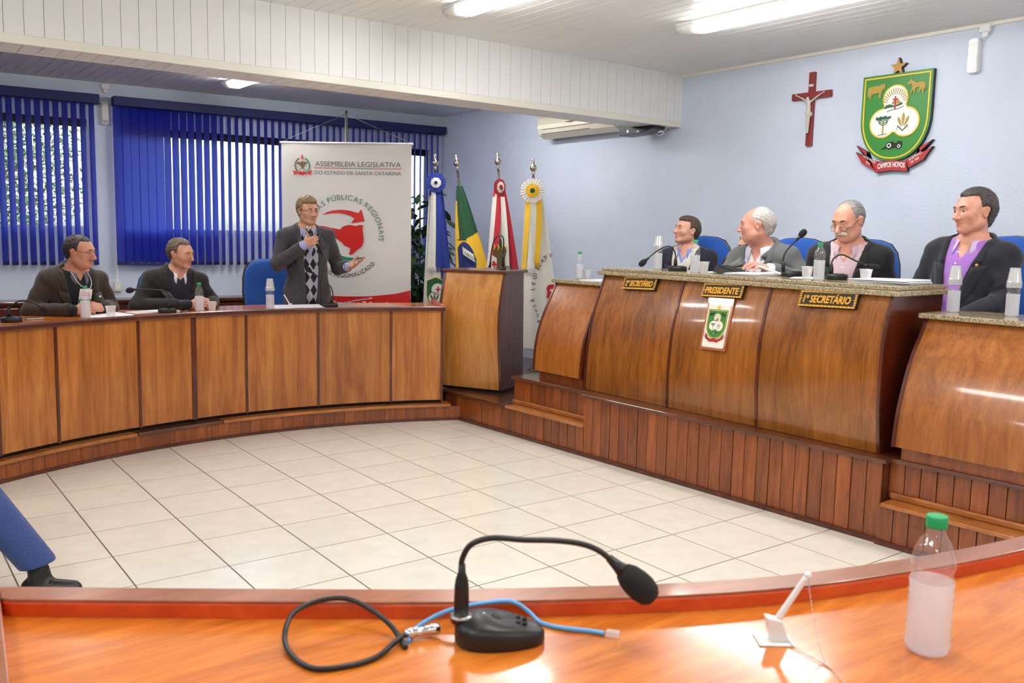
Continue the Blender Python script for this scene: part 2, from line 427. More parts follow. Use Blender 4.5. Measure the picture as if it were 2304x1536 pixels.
def window(idx, a0, a1, z0, z1, label):
    r = thing('window_%d' % idx, label, None, WP((a0 + a1) / 2, .08, z0), TH, kind='structure')
    t = .05
    def bar(nm, p0, p1, q0, q1, d0=.05, d1=.1, mat='frame'):
        MB().hexa([WP(p0, d0, q0), WP(p1, d0, q0), WP(p1, d1, q0), WP(p0, d1, q0), WP(p0, d0, q1), WP(p1, d0, q1), WP(p1, d1, q1), WP(p0, d1, q1)]).build(nm, mat, r)
    bar('head_bar', a0, a1, z1 - .075, z1); bar('sill_bar', a0, a1, z0, z0 + .02, mat='white')
    bar('jamb', a0, a0 + .025, z0, z1, mat='frame' if idx == 2 else 'white'); bar('jamb', a1 - .025, a1, z0, z1)
    n = 2
    for k in range(1, n):
        am = a0 + (a1 - a0) * k / n; bar('mullion', am - .018, am + .018, z0 + .02, z1 - .075)
    for k in range(n):
        bar('pane', a0 + (a1 - a0) * k / n, a0 + (a1 - a0) * (k + 1) / n, z0 + .02, z1 - .075, .073, .077, 'glass')
window(1, *WIN[1], 'dark framed window behind the left vertical blind, trees outside')
window(2, *WIN[0], 'long dark framed window behind the wide vertical blind and banner')

# ceiling: slab, 10 cm PVC boards
ce = MB().box((XL - .15, YB - .15, ZC + .012), (XW + .18, 4.7, ZC + .2)).build('ceiling', 'pvcgap'); tag(ce, 'white ceiling of narrow glossy plastic boards', kind='structure')
def board(L):
    g, c, h = .0012, .004, .010   # runs along +y from 0, width .1 along x, face down at z=0
    b = MB(); x0, x1 = g, .1 - g
    prof = [(x0, h), (x0, c * .8), (x0 + c, 0), (x1 - c, 0), (x1, c * .8), (x1, h)]
    b.loft([[(x, 0, z) for x, z in prof], [(x, L, z) for x, z in prof]], caps=True, smooth=False); return b
bm_ = board(-.45 - YB).build('board', 'pvc', ce); bm_.location = (XL, YB, ZC)
bk_ = board(3.9 + .14).build('board', 'pvc', ce); bk_.location = (XL, -.14, ZC)
for k in range(1, 97):
    share(bm_, 'board', ce, (XL + .1 * k, YB, ZC)); share(bk_, 'board', ce, (XL + .1 * k, -.14, ZC))

# dropped beam clad with boards
be = MB().box((XL, -.438, 2.565), (XW, -.152, ZC)).build('beam', 'pvcgap'); tag(be, 'white board-clad beam crossing the ceiling above the left desks', kind='structure')
fb_ = board(.40).build('fascia_board', 'pvc', be); fb_.rotation_euler = (RD(90), 0, 0); fb_.location = (XL, -.45, 2.60)
ub_ = board(.30).build('soffit_board', 'pvc', be); ub_.location = (XL, -.45 + .005, 2.553)
bb_ = board(.40).build('back_board', 'pvc', be); bb_.rotation_euler = (RD(90), 0, RD(180)); bb_.location = (XL + .1, -.14, 2.60)
for k in range(1, 97):
    x = XL + .1 * k
    share(fb_, 'fascia_board', be, (x, -.45, 2.60)); share(ub_, 'soffit_board', be, (x, -.445, 2.553)); share(bb_, 'back_board', be, (x + .1, -.14, 2.60))
MB().box((XL, -.456, 2.55), (XW, -.43, 2.605)).build('lower_trim', 'pvctrim', be, bevel=.003)
MB().box((XL, -.456, 2.985), (XW, -.44, 3.0)).build('upper_trim', 'pvctrim', be)
MB().box((XL, -.15, 2.55), (XW, -.136, 2.58)).build('back_trim', 'pvctrim', be)
tr = MB().box((XW - .022, YB, 2.978), (XW, -.45, 3.0)).build('trim_1', 'pvctrim'); tag(tr, 'narrow white cornice strip along the top of the pale blue wall', kind='structure')

# platform under the left desks: curved riser of short boards
PC = Vector((1.58, -3.3, 0)); PR = 3.775
def arc(c, r, ph, z): return Vector((c[0] + r * sin(RD(ph)), c[1] + r * cos(RD(ph)), z))
pts = [arc(PC, PR, p, 0) for p in np.linspace(-52, 26, 60)]
outer = [Vector((3.6, 3.75, 0)), Vector((-4.2, 3.75, 0)), Vector((-4.2, pts[0].y, 0))]
pf = MB().prism(pts + outer, (0, 0, .118)).build('platform', 'nosing_dark'); tag(pf, 'low dark wooden platform under the curved left desks', kind='structure')
nb = 60
for k in range(nb):
    p0 = -52 + 77.5 * k / nb; p1 = -52 + 77.5 * (k + 1) / nb - .03
    a, b2, c, d = arc(PC, PR - .014, p0, .02), arc(PC, PR - .014, p1, .02), arc(PC, PR + .002, p1, .02), arc(PC, PR + .002, p0, .02)
    up = Vector((0, 0, .1)); MB().hexa([a, b2, c, d, a + up, b2 + up, c + up, d + up]).build('riser_board', 'plank', pf)
def arcbar(c, r0, r1, p0, p1, z0, z1, n=16, mi=0, mb=None):
    mb = mb or MB()
    rings = [[arc(c, r0, p, z0), arc(c, r1, p, z0), arc(c, r1, p, z1), arc(c, r0, p, z1)] for p in np.linspace(p0, p1, n)]
    return mb.loft(rings, mi, True, True, False)
arcbar(PC, PR - .022, PR, -52, 25.5, 0, .024, 40).build('skirting', 'darkwood', pf)
NC = Vector((1.58, -3.2, 0))
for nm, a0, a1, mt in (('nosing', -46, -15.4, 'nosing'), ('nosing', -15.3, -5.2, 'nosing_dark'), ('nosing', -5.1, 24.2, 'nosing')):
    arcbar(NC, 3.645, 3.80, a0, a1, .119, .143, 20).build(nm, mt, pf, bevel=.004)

# rostrum: stepped wooden base with vertical boards
RO = Vector((3.15, .21, 0)); RE = Vector((.05, -.99875, 0)).normalized(); RN = Vector((-RE.y, RE.x, 0))
def RP(s, n, z): return RO + RE * s + RN * n + Vector((0, 0, z))
RZ = math.atan2(RE.y, RE.x)
def rbox(s0, s1, n0, n1, z0, z1, mi=0, mb=None):
    mb = mb or MB()
    return mb.hexa([RP(s0, n0, z0), RP(s1, n0, z0), RP(s1, n1, z0), RP(s0, n1, z0), RP(s0, n0, z1), RP(s1, n0, z1), RP(s1, n1, z1), RP(s0, n1, z1)], mi)
ro = thing('rostrum_platform', 'stepped dark wooden rostrum platform along the crest wall', None, RP(1.6, 0, 0), RZ, kind='structure')
rbox(-3.2, .0, .02, 2.3, 0, .21).build('core', 'nosing_dark', ro)
rbox(0, 1.6, .02, 2.0, 0, .21).build('core', 'nosing_dark', ro)
rbox(.72, 1.6, .115, 2.0, .21, .43).build('core', 'nosing_dark', ro)
rbox(1.6, 3.84, .02, 2.0, 0, .43).build('core', 'nosing_dark', ro)
rbox(3.84, 6.2, -.0, 2.0, 0, .21).build('core', 'nosing_dark', ro)
rbox(3.84, 6.2, .095, 2.0, .21, .43).build('core', 'nosing_dark', ro)
def boards(s0, s1, n, z0, z1):
    k = max(1, round((s1 - s0) / .085)); w_ = (s1 - s0) / k
    for i in range(k):
        rbox(s0 + w_ * i + .002, s0 + w_ * (i + 1) - .002, n - .013 - .001 * (i % 3), n, z0, z1).build('riser_board', 'plank', ro, bevel=.0022)
boards(-.12, 1.6, .018, .0, .212); boards(.72, 1.6, .113, .235, .432); boards(1.6, 3.84, .018, 0, .432)
boards(3.84, 5.6, -.002, 0, .212); boards(3.84, 5.6, .093, .235, .432)
rbox(-.15, 3.84, -.012, .012, 0, .026).build('skirting', 'darkwood', ro); rbox(3.84, 5.6, -.03, -.008, 0, .026).build('skirting', 'darkwood', ro)
def tread(nm, s0, s1, n0, n1, z, mt='nosing_dark'): rbox(s0, s1, n0, n1, z, z + .022).build(nm, mt, ro, bevel=.005)
tread('tread', -.16, .74, -.03, 1.2, .212); tread('nosing', .74, 1.615, -.03, .12, .212, 'nosing'); tread('tread', .69, 1.6, .068, .5, .432)
tread('tread', 1.585, 3.87, -.025, .5, .432); tread('nosing', 3.87, 5.6, -.055, .10, .212, 'nosing'); tread('tread', 3.86, 5.6, .04, .5, .432)
for s0, s1, n_ in ((.70, 1.59, .098), (3.86, 5.6, .078)):
    rbox(s0, s1, n_ - .022, n_, .234, .268).build('quarter_moulding', 'nosing', ro, bevel=.008)
rbox(.70, .722, .10, .5, .234, .432).build('end_board', 'plank', ro)

# ------------------------------------------------------------------ curved left desks
DC = Vector((1.58, -3.05, 0)); DR = 3.56
def curved_desk(label, phis, endlip=None):
    pm = (phis[0] + phis[-1]) / 2
    r = thing('curved_desk', label, 'desk', arc(DC, DR + .25, pm, .143), RD(-pm), 'curved desks on the left platform')
    for a, b2 in zip(phis[:-1], phis[1:]):
        n = max(4, int((b2 - a) * .8))
        arcbar(DC, DR, DR + .018, a + .16, b2 - .16, .172, .928, n).build('panel', 'veneer', r)
        arcbar(DC, DR - .006, DR + .02, b2 - .16, b2 + .16, .165, .93, 2).build('edge_strip', 'darkwood', r)
    arcbar(DC, DR - .006, DR + .02, phis[0] - .16, phis[0] + .16, .165, .93, 2).build('edge_strip', 'darkwood', r)
    arcbar(DC, DR + .03, DR + .06, phis[0], phis[-1], .143, .2, 16).build('plinth', 'dark', r)
    arcbar(DC, DR - .012, DR + .60, phis[0] - .3, phis[-1] + .3, .924, .946, 24).build('worktop', 'decktop', r)
    arcbar(DC, DR - .032, DR + .004, phis[0] - .35, phis[-1] + .35, .926, .963, 24).build('front_lip', 'darkwood', r, bevel=.008)
    for ph in (phis[0] + .2, phis[-1] - .2):
        arcbar(DC, DR + .03, DR + .56, ph - .2, ph + .2, .143, .924, 2).build('end_panel', 'darkside', r)
    if endlip:
        arcbar(DC, DR + .0, DR + .60, endlip - .3, endlip + .3, .944, .976, 2).build('end_lip', 'lip', r, bevel=.006)
    return r
curved_desk('left curved wooden desk with honey panels, in front of the man in brown', [-52, -41, -31.1, -24.6, -15.1, -8.6])
curved_desk('curved wooden desk with honey panels, in front of the standing speaker', [-8.3, -1.9, 7.4, 17.1, 24.0], 24.0)

# low panelled dado below the windows
da = thing('wall_cabinet', 'low dark wooden panelled cabinet along the window wall', 'cabinet', WP(3.4, -.2, .118), TH)
def wbar(nm, a0, a1, d0, d1, z0, z1, mt, bevel=0):
    return MB().hexa([WP(a0, d0, z0), WP(a1, d0, z0), WP(a1, d1, z0), WP(a0, d1, z0), WP(a0, d0, z1), WP(a1, d0, z1), WP(a1, d1, z1), WP(a0, d1, z1)]).build(nm, mt, da, bevel=bevel)
wbar('cabinet_top', 2.4, 6.5, -.33, -.002, .80, .835, 'darkwood', .008)
wbar('carcass', 2.42, 6.48, -.29, -.01, .118, .80, 'darkside')
k = 0
a = 2.45
while a < 6.3:
    wbar('panel', a, a + .42, -.302, -.29, .2, .77, 'redside', .004); a += .46

# ------------------------------------------------------------------ lectern
def lectern():
    A = Vector((3.15, .40, 0)); B = Vector((3.425, -.108, 0)); d = (B - A).normalized(); m = Vector((-d.y, d.x, 0))   # m points inward
    if m.x < 0: m = -m
    r = thing('lectern', 'tall wooden lectern with bulging pale front and dark side', 'lectern', ((A + B) / 2 + m * .17).to_tuple()[:2] + (.234,), math.atan2(d.y, d.x))
    prof = [(.0, .262), (-.02, .45), (-.045, .66), (-.055, .82), (-.04, .97), (-.005, 1.10), (.04, 1.245)]
    L = (B - A).length; D = .46
    def P(t, q, z): return A + d * t + m * q + Vector((0, 0, z))
    b = MB(); b.loft([[P(.0, q, z), P(L, q, z)] for q, z in prof], closed=False, caps=False); b.loft([[P(L, q + .012, z), P(0, q + .012, z)] for q, z in prof], closed=False, caps=False)
    b.build('front_panel', 'veneer_lectern', r)
    for t0, t1, mt in ((-.002, .016, 'darkside'), (L - .016, L + .002, 'darkside')):
        b = MB(); rings = []
        for q, z in prof: rings.append([P(t0, q + .004, z), P(t1, q + .004, z), P(t1, D - .05 + .03 * (1.25 - z), z), P(t0, D - .05 + .03 * (1.25 - z), z)])
        b.loft(rings, smooth=False).build('side_panel', mt, r)
        b = MB().loft([[P(t0 - .003, q - .004, z), P(t1 + .003, q - .004, z), P(t1 + .003, q + .012, z), P(t0 - .003, q + .012, z)] for q, z in prof], smooth=False).build('edge_strip', 'darkwood', r)
    b = MB().hexa([P(-.02, .02, 1.243), P(L + .02, .02, 1.243), P(L + .02, D, 1.243), P(-.02, D, 1.243), P(-.02, .02, 1.268), P(L + .02, .02, 1.268), P(L + .02, D, 1.268), P(-.02, D, 1.268)]).build('top', 'darkside', r, bevel=.006)
    b = MB().hexa([P(.0, .03, .234), P(L, .03, .234), P(L, D - .03, .234), P(0, D - .03, .234), P(0, .03, .264), P(L, .03, .264), P(L, D - .03, .264), P(0, D - .03, .264)]).build('plinth', 'dark', r)
lectern()

# ------------------------------------------------------------------ bowed rostrum desks
def bowed_desk(name, label, joints, profL, profR, ztop, depth, mat, side_mat, slab, overhang=.045, bottom_gap=.03, zb=.454, plinth=None):
    """profL/profR: (n, z) pairs of equal length, bottom to top"""
    sA, sB = joints[0], joints[-1]
    r = thing(name, label, 'desk', RP((sA + sB) / 2, .3, zb), RZ, 'bowed desks on the rostrum')
    def pf(s, i, dn=0.0):
        t = (s - sA) / (sB - sA)
        return RP(s, profL[i][0] * (1 - t) + profR[i][0] * t + dn, profL[i][1] * (1 - t) + profR[i][1] * t)
    # resample profiles smoothly
    def rs(p): return [(q.x, q.y) for q in spline([(a, b2, 0) for a, b2 in p], 4)]
    profL, profR = rs(profL), rs(profR); n = len(profL)
    for a, b2 in zip(joints[:-1], joints[1:]):
        mb = MB(); g = .008
        ss = np.linspace(a + g, b2 - g, 5)
        mb.loft([[pf(s, i) for s in ss] for i in range(n)], closed=False, caps=False)
        mb.loft([[pf(s, i, .015) for s in ss[::-1]] for i in range(n)], closed=False, caps=False)
        mb.build('front_panel', mat, r)
    for s in joints:
        MB().loft([[pf(s - .009, i, -.007), pf(s + .009, i, -.007), pf(s + .009, i, .014), pf(s - .009, i, .014)] for i in range(n)], smooth=False).build('edge_strip', 'darkwood', r)
    for s in (sA, sB):
        dlt = .004 if s == sA else -.004
        rings = []
        for i in range(n):
            p = pf(s, i, .006); q = RP(s, depth, 0); q.z = p.z
            rings.append([p - RE * .008, p + RE * .008, q + RE * .008, q - RE * .008])
        MB().loft(rings, smooth=False).build('side_panel', side_mat, r)
    nl, nr = profL[-1][0], profR[-1][0]
    if plinth:
        z0, z1, nn_ = plinth
        MB().hexa([RP(sA + .02, nn_, z0), RP(sB - .02, nn_, z0), RP(sB - .02, depth - .05, z0), RP(sA + .02, depth - .05, z0), RP(sA + .02, nn_, z1), RP(sB - .02, nn_, z1), RP(sB - .02, depth - .05, z1), RP(sA + .02, depth - .05, z1)]).build('plinth', 'plank', r)
    z = ztop
    for (dz, oh) in slab:      # from the top down
        MB().hexa([RP(sA - oh, nl - oh, z - dz), RP(sB + oh, nr - oh, z - dz), RP(sB + oh, depth + .03, z - dz), RP(sA - oh, depth + .03, z - dz),
                   RP(sA - oh, nl - oh, z), RP(sB + oh, nr - oh, z), RP(sB + oh, depth + .03, z), RP(sA - oh, depth + .03, z)]).build('granite_top', 'granite', r, bevel=.006)
        z -= dz
    return r, pf, n
MAINPL = [(.143, .456), (.15, .60), (.165, .766), (.205, .983), (.27, 1.155), (.325, 1.292)]
MAINPR = [(.075, .456), (.05, .60), (.035, .741), (.032, .95), (.06, 1.15), (.115, 1.31)]
MJ = [1.454, 2.266, 2.986, 3.776]
main_desk, main_pf, main_n = bowed_desk('rostrum_desk', 'long walnut rostrum desk with three bowed panels, yellow nameplates and granite top', MJ, MAINPL, MAINPR, 1.345, .64, 'veneer_main', 'redside', [(.024, .02), (.028, .045)])
SPL = [(.125, .525), (.135, .68), (.165, .83), (.225, .98), (.30, 1.12), (.35, 1.204)]
bowed_desk('side_desk', 'small bowed wooden desk with granite top between lectern and rostrum desk', [.90, 1.425], SPL, SPL, 1.232, .66, 'veneer_side', 'darkside', [(.028, .035)], plinth=(.454, .53, .17))
SPR = [(.01, .525), (.03, .68), (.075, .83), (.14, .98), (.225, 1.10), (.275, 1.180)]
bowed_desk('side_desk', 'small bowed wooden desk with granite top at right edge, two cup-topped bottles on it', [3.885, 4.53], SPR, SPR, 1.208, .66, 'veneer_side', 'darkside', [(.028, .035)], plinth=(.454, .53, .06))

# ------------------------------------------------------------------ foreground desk
FD = [(-.770, -4.497), (-.41, -4.748), (-.1, -4.952), (.27, -5.152), (.59, -5.258), (.97, -5.335), (1.55, -5.39), (2.25, -5.37)]
fsp = [Vector((p.x, p.y, 0)) for p in spline([(x, y, 0) for x, y in FD], 8)]
def foff(i, q):      # point offset q metres towards the seats
    t = (fsp[min(i + 1, len(fsp) - 1)] - fsp[max(i - 1, 0)]).normalized(); n = Vector((t.y, -t.x, 0))
    if i == 0: n = Vector((.0, -1, 0)).lerp(n, .15)
    return fsp[i] + n * q
def fbar(q0, q1, z0, z1):
    rings = []
    for i in range(len(fsp)):
        a, b2 = foff(i, q0), foff(i, q1); rings.append([a + Vector((0, 0, z0)), b2 + Vector((0, 0, z0)), b2 + Vector((0, 0, z1)), a + Vector((0, 0, z1))])
    return MB().loft(rings, 0, True, True, False)
FT = .948
fd = thing('foreground_desk', 'glossy orange-brown curved desk in the foreground with raised lip', 'desk', (.5, -5.5, 0), 0)
fbar(.004, .62, FT - .022, FT).build('worktop', 'decktop', fd)
fbar(-.02, .034, FT - .02, FT + .026).build('front_lip', 'lip', fd, bevel=.005)
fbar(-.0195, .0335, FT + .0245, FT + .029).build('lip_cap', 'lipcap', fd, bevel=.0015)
fbar(.01, .03, .17, FT - .02).build('front_panel', 'veneer', fd)
a, b2 = foff(0, -.02), foff(0, .63)
MB().hexa([a + Vector((-.05, 0, FT - .02)), a + Vector((0, 0, FT - .02)), b2 + Vector((0, 0, FT - .02)), b2 + Vector((-.05, 0, FT - .02)), a + Vector((-.05, 0, FT + .026)), a + Vector((0, 0, FT + .026)), b2 + Vector((0, 0, FT + .026)), b2 + Vector((-.05, 0, FT + .026))]).build('end_lip', 'lip', fd, bevel=.005)
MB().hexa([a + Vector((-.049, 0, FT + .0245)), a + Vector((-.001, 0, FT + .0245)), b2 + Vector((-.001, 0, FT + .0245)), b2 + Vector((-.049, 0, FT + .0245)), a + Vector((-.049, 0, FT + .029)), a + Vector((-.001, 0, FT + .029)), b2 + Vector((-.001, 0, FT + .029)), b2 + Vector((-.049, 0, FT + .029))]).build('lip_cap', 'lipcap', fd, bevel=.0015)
MB().hexa([a + Vector((-.03, -.02, 0)), a + Vector((0, -.02, 0)), b2 + Vector((0, 0, 0)), b2 + Vector((-.03, 0, 0)), a + Vector((-.03, -.02, FT - .02)), a + Vector((0, -.02, FT - .02)), b2 + Vector((0, 0, FT - .02)), b2 + Vector((-.03, 0, FT - .02))]).build('end_panel', 'darkside', fd)

# ------------------------------------------------------------------ fluorescent lamps
def lamp(x, y0, L, label, zc=ZC):
    r = thing('fluorescent_lamp', label, 'lamp', (x, y0 - L / 2, zc), 0, 'ceiling lamps')
    def prof(w_, h0, h1, y):
        return [(x - w_, y, zc - h0), (x - w_ * .96, y, zc - h1 * .6), (x - w_ * .6, y, zc - h1), (x + w_ * .6, y, zc - h1), (x + w_ * .96, y, zc - h1 * .6), (x + w_, y, zc - h0)]
    MB().box((x - .085, y0 - L, zc - .018), (x + .085, y0, zc)).build('housing', 'white', r, bevel=.004)
    for a, b2 in ((y0 - .15, y0), (y0 - L, y0 - L + .15)):
        MB().loft([prof(.082, .018, .062, a), prof(.082, .018, .068, (a + b2) / 2), prof(.08, .018, .06, b2)]).build('end_cap', 'white', r)
    MB().loft([prof(.08, .018, .066, y0 - .15), prof(.08, .018, .066, y0 - L + .15)]).build('diffuser', 'lamp', r)
lamp(2.26, -1.10, 1.30, 'white fluorescent ceiling lamp at the top, left one near the beam')
lamp(3.70, -1.76, 1.55, 'white fluorescent ceiling lamp nearest the coat of arms')
lamp(2.18, 2.85, 1.30, 'white fluorescent lamp behind the beam, above the wide blind')
for x, y, wh in ((.1, -2.3, 'over the middle of the tiled floor'), (-2.2, -2.2, 'over the left side of the floor'), (.3, -4.3, 'over the foreground desk'), (2.26, -4.3, 'over the right end of the foreground desk'), (3.9, -4.6, 'over the right side desk'), (-2.2, -4.6, 'left of the viewpoint'), (.3, -7.2, 'behind the viewpoint, middle row'), (2.26, -7.2, 'behind the viewpoint, right row'), (-2.2, -7.2, 'behind the viewpoint, left row')):
    lamp(x, y, 1.30, 'white fluorescent ceiling lamp outside the frame, ' + wh)
lamp(-1.2, 2.85, 1.30, 'white fluorescent lamp behind the beam, over the left blind')
lamp(3.9, 1.75, 1.30, 'added white fluorescent fill lamp, unseen behind the beam, over the flags')  # extra unseen lamp, added to brighten the banner and window wall
lamp(.4, 1.75, 1.30, 'added white fluorescent fill lamp, unseen behind the beam, over the seated men')  # second added lamp, out of sight, lifts the light behind the beam
# ================================================================== vertical blinds
def blind(label, a_right, a_left, phi_of, zbot=1.175):
    am = (a_right + a_left) / 2
    r = thing('vertical_blind', label, 'blind', WP(am, -.09, 2.86), TH, 'navy vertical blinds')
    MB().hexa([WP(a_right, -.14, 2.775), WP(a_left, -.14, 2.775), WP(a_left, -.005, 2.775), WP(a_right, -.005, 2.775), WP(a_right, -.15, 2.865), WP(a_left, -.15, 2.865), WP(a_left, -.005, 2.865), WP(a_right, -.005, 2.865)]).build('valance', 'valance', r, bevel=.004)
    n = int((a_left - a_right - .06) / .08); first = None; wgt = None
    chain = []
    for k in range(n + 1):
        a = a_left - .04 - .08 * k
        if a < a_right + .03: break
        ph = -RD(phi_of(a)); u = (-WT * cos(ph) + WN * sin(ph)) * .0445; c = WP(a, -.08, 0)
        rnd = random.uniform(-.004, .004)
        b = MB(); zs = [zbot, zbot + .03, 1.6, 2.2, 2.785]
        wob = [random.uniform(-.003, .003) for _ in zs]
        b.loft([[c - u + WN * wob[i] + Vector((0, 0, z)), c + WN * (wob[i] + .002) + Vector((0, 0, z)), c + u + WN * wob[i] + Vector((0, 0, z))] for i, z in enumerate(zs)], closed=False, caps=False)
        s = b.build('slat', 'blind', r)
        uu = u * .98; q = WN * .003
        MB().hexa([c - uu - q + Vector((0, 0, zbot)), c + uu - q + Vector((0, 0, zbot)), c + uu + q + Vector((0, 0, zbot)), c - uu + q + Vector((0, 0, zbot)), c - uu - q + Vector((0, 0, zbot + .034)), c + uu - q + Vector((0, 0, zbot + .034)), c + uu + q + Vector((0, 0, zbot + .034)), c - uu + q + Vector((0, 0, zbot + .034))]).build('slat_weight', 'valance', s)
        chain.append(c - u * 1.0 - WN * .004 + Vector((0, 0, zbot + .035)))
    for p, q in zip(chain[:-1], chain[1:]):
        m = (p + q) / 2 - Vector((0, 0, .022))
        MB().tube([p, p.lerp(m, .6) - Vector((0, 0, .006)), m, q.lerp(m, .6) - Vector((0, 0, .006)), q], .0012, 4).build('bead_chain', 'white', r)
    return r
def phR(a):
    if a > 3.30: return 4
    if a > 2.75: return 27 + (3.30 - a) / .55 * 8
    return 49
blind('navy blue vertical blind at the far left, slats half open to trees', 3.95, 6.3, lambda a: 47)
blind('wide navy blue vertical blind behind the banner and standing speaker', -.04 + .06, 3.82, phR)

# ------------------------------------------------------------------ things on the window wall
def emergency_light(o, u, n, label, wire_to, sock):
    fr = Fr(o, u, (0, 0, 1), n)
    r = thing('emergency_light', label, 'lamp', o, 0, 'emergency lights')
    def rr(w_, h_, c): return [(sx * (w_ - c) + c * cos(RD(t)) , sy * (h_ - c) + c * sin(RD(t))) for sx, sy, ts in ((1, 1, (0, 30, 60, 90)), (-1, 1, (90, 120, 150, 180)), (-1, -1, (180, 210, 240, 270)), (1, -1, (270, 300, 330, 360))) for t in ts]
    b = MB(); poly(b, fr, rr(.034, .112, .018), .045, 0, .045); b.build('housing', 'white', r, bevel=.003)
    b = MB()
    poly(b, fr, rr(.028, .104, .014), .049, 0, .005); cov = b.build('cover', 'alu', r)
    for i in range(3):
        for j in range(9):
            b = MB(); fa = Fr(fr((i - 1) * .016, -.06 + j * .017, .049), u, (0, 0, 1), n); poly(b, fa, [(-.0065, -.007), (.0065, -.007), (.0065, .007), (-.0065, .007)], .001, 0, .001); b.build('led_cell', 'white', cov)
    b = MB(); poly(b, fr, circ(-.034, -.005, .003, None, 8), .03, 0, .004); b.build('indicator', 'led', r)
    MB().tube(spline([fr(.03, .05, .02), fr(.05, .09, .01), fr(wire_to[0], wire_to[1], .012)], 6), .0025, 6).build('cable', 'white', r)
    s = thing('ceiling_socket', sock, 'socket', fr(wire_to[0], wire_to[1] + .03, 0), 0, 'emergency light sockets')
    b = MB(); poly(b, fr, [(wire_to[0] - .035, wire_to[1]), (wire_to[0] + .035, wire_to[1]), (wire_to[0] + .035, wire_to[1] + .05), (wire_to[0] - .035, wire_to[1] + .05)], .04, 0, .04); b.build('box', 'white', s, bevel=.004)
    b = MB(); poly(b, fr, [(wire_to[0] - .014, wire_to[1] - .03), (wire_to[0] + .014, wire_to[1] - .03), (wire_to[0] + .02, wire_to[1]), (wire_to[0] - .02, wire_to[1])], .03, 0, .022); b.build('plug', 'white', s)
emergency_light(WP(3.885, -.0, 2.70), WT, -WN, 'small white emergency light between the two navy blinds', (.012, .235), 'white socket at the ceiling between the two navy blinds')
emergency_light(Vector((XW, -3.05, 2.80)), (0, -1, 0), (-1, 0, 0), 'small white emergency light right of the coat of arms', (.06, .14), 'white socket at the ceiling right of the coat of arms')
cd = thing('cable_trunking', 'thin white cable trunking down the wall left of the wide blind', 'trunking', WP(3.815, 0, 1.0), TH)
MB().hexa([WP(3.805, -.012, 1.0), WP(3.825, -.012, 1.0), WP(3.825, 0, 1.0), WP(3.805, 0, 1.0), WP(3.805, -.012, 2.78), WP(3.825, -.012, 2.78), WP(3.825, 0, 2.78), WP(3.805, 0, 2.78)]).build('cover', 'white', cd)
MB().hexa([WP(3.80, -.013, 1.9), WP(3.83, -.013, 1.9), WP(3.83, 0, 1.9), WP(3.80, 0, 1.9), WP(3.80, -.013, 1.92), WP(3.83, -.013, 1.92), WP(3.83, 0, 1.92), WP(3.80, 0, 1.92)]).build('clip', 'white', cd)
so_ = thing('wall_outlet', 'cream wall outlet box low on the wall beside the wide blind', 'outlet', WP(3.815, 0, .96), TH)
MB().hexa([WP(3.78, -.03, .90), WP(3.85, -.03, .90), WP(3.85, 0, .90), WP(3.78, 0, .90), WP(3.78, -.03, 1.0), WP(3.85, -.03, 1.0), WP(3.85, 0, 1.0), WP(3.78, 0, 1.0)]).build('box', 'cream', so_, bevel=.004)
MB().hexa([WP(3.795, -.034, .925), WP(3.835, -.034, .925), WP(3.835, -.03, .925), WP(3.795, -.03, .925), WP(3.795, -.034, .975), WP(3.835, -.034, .975), WP(3.835, -.03, .975), WP(3.795, -.03, .975)]).build('socket_face', 'white', so_)

# ------------------------------------------------------------------ coat of arms
def mm(l, k=.001): return [(a * k, b * k) for a, b in l]
def offset_poly(pts, d):
    n = len(pts); out = []
    A = sum(p[0] * q[1] - q[0] * p[1] for p, q in zip(pts, pts[1:] + pts[:1])); sg = 1 if A > 0 else -1
    for i in range(n):
        p, c, q = pts[i - 1], pts[i], pts[(i + 1) % n]
        def nrm(a, b): L = math.hypot(b[0] - a[0], b[1] - a[1]) or 1; return (-(b[1] - a[1]) / L * sg, (b[0] - a[0]) / L * sg)
        n1, n2 = nrm(p, c), nrm(c, q); bx, by = n1[0] + n2[0], n1[1] + n2[1]; k = max(.4, (bx * bx + by * by) / 2)
        out.append((c[0] + bx * d / k, c[1] + by * d / k))
    return out
SHIELD = [(-258, 310), (258, 310), (258, 60)] + [(258 * cos(RD(t)) ** .9, 10 - 295 * sin(RD(t))) for t in range(6, 90, 9)] + [(0, -285)] + [(-258 * cos(RD(t)) ** .9, 10 - 295 * sin(RD(t))) for t in range(87, 0, -9)] + [(-258, 60)]
STAR = [(0 + (62 if i % 2 == 0 else 25) * sin(RD(36 * i)), 352 + (62 if i % 2 == 0 else 25) * cos(RD(36 * i))) for i in range(10)]
BULL = [(-214, 155), (-212, 229), (-194, 236), (-122, 239), (-107, 250), (-101, 243), (-88, 252), (-82, 243), (-83, 217), (-98, 211), (-109, 195), (-115, 154), (-125, 154), (-128, 190), (-140, 187), (-171, 185), (-184, 182), (-186, 154), (-198, 154), (-202, 176)]
HORSE = [(77, 226), (102, 252), (106, 264), (112, 252), (120, 244), (148, 228), (189, 232), (207, 220), (216, 190), (208, 170), (203, 200), (198, 154), (190, 154), (186, 190), (170, 160), (163, 160), (168, 200), (140, 194), (137, 156), (129, 156), (126, 186), (112, 158), (106, 160), (118, 205), (108, 226), (92, 218)]
def union_trefoil(k):
    out = []
    for cx, cy, r, a0, a1 in ((0, 138, 84 + k, -28, 208), (-84, -24, 92 + k, 92, 318), (84, -24, 92 + k, 222, 448)):
        out += circ(cx, cy, r, None, 20, a0, a1)
    # order: top (counter clockwise), left, right
    return out
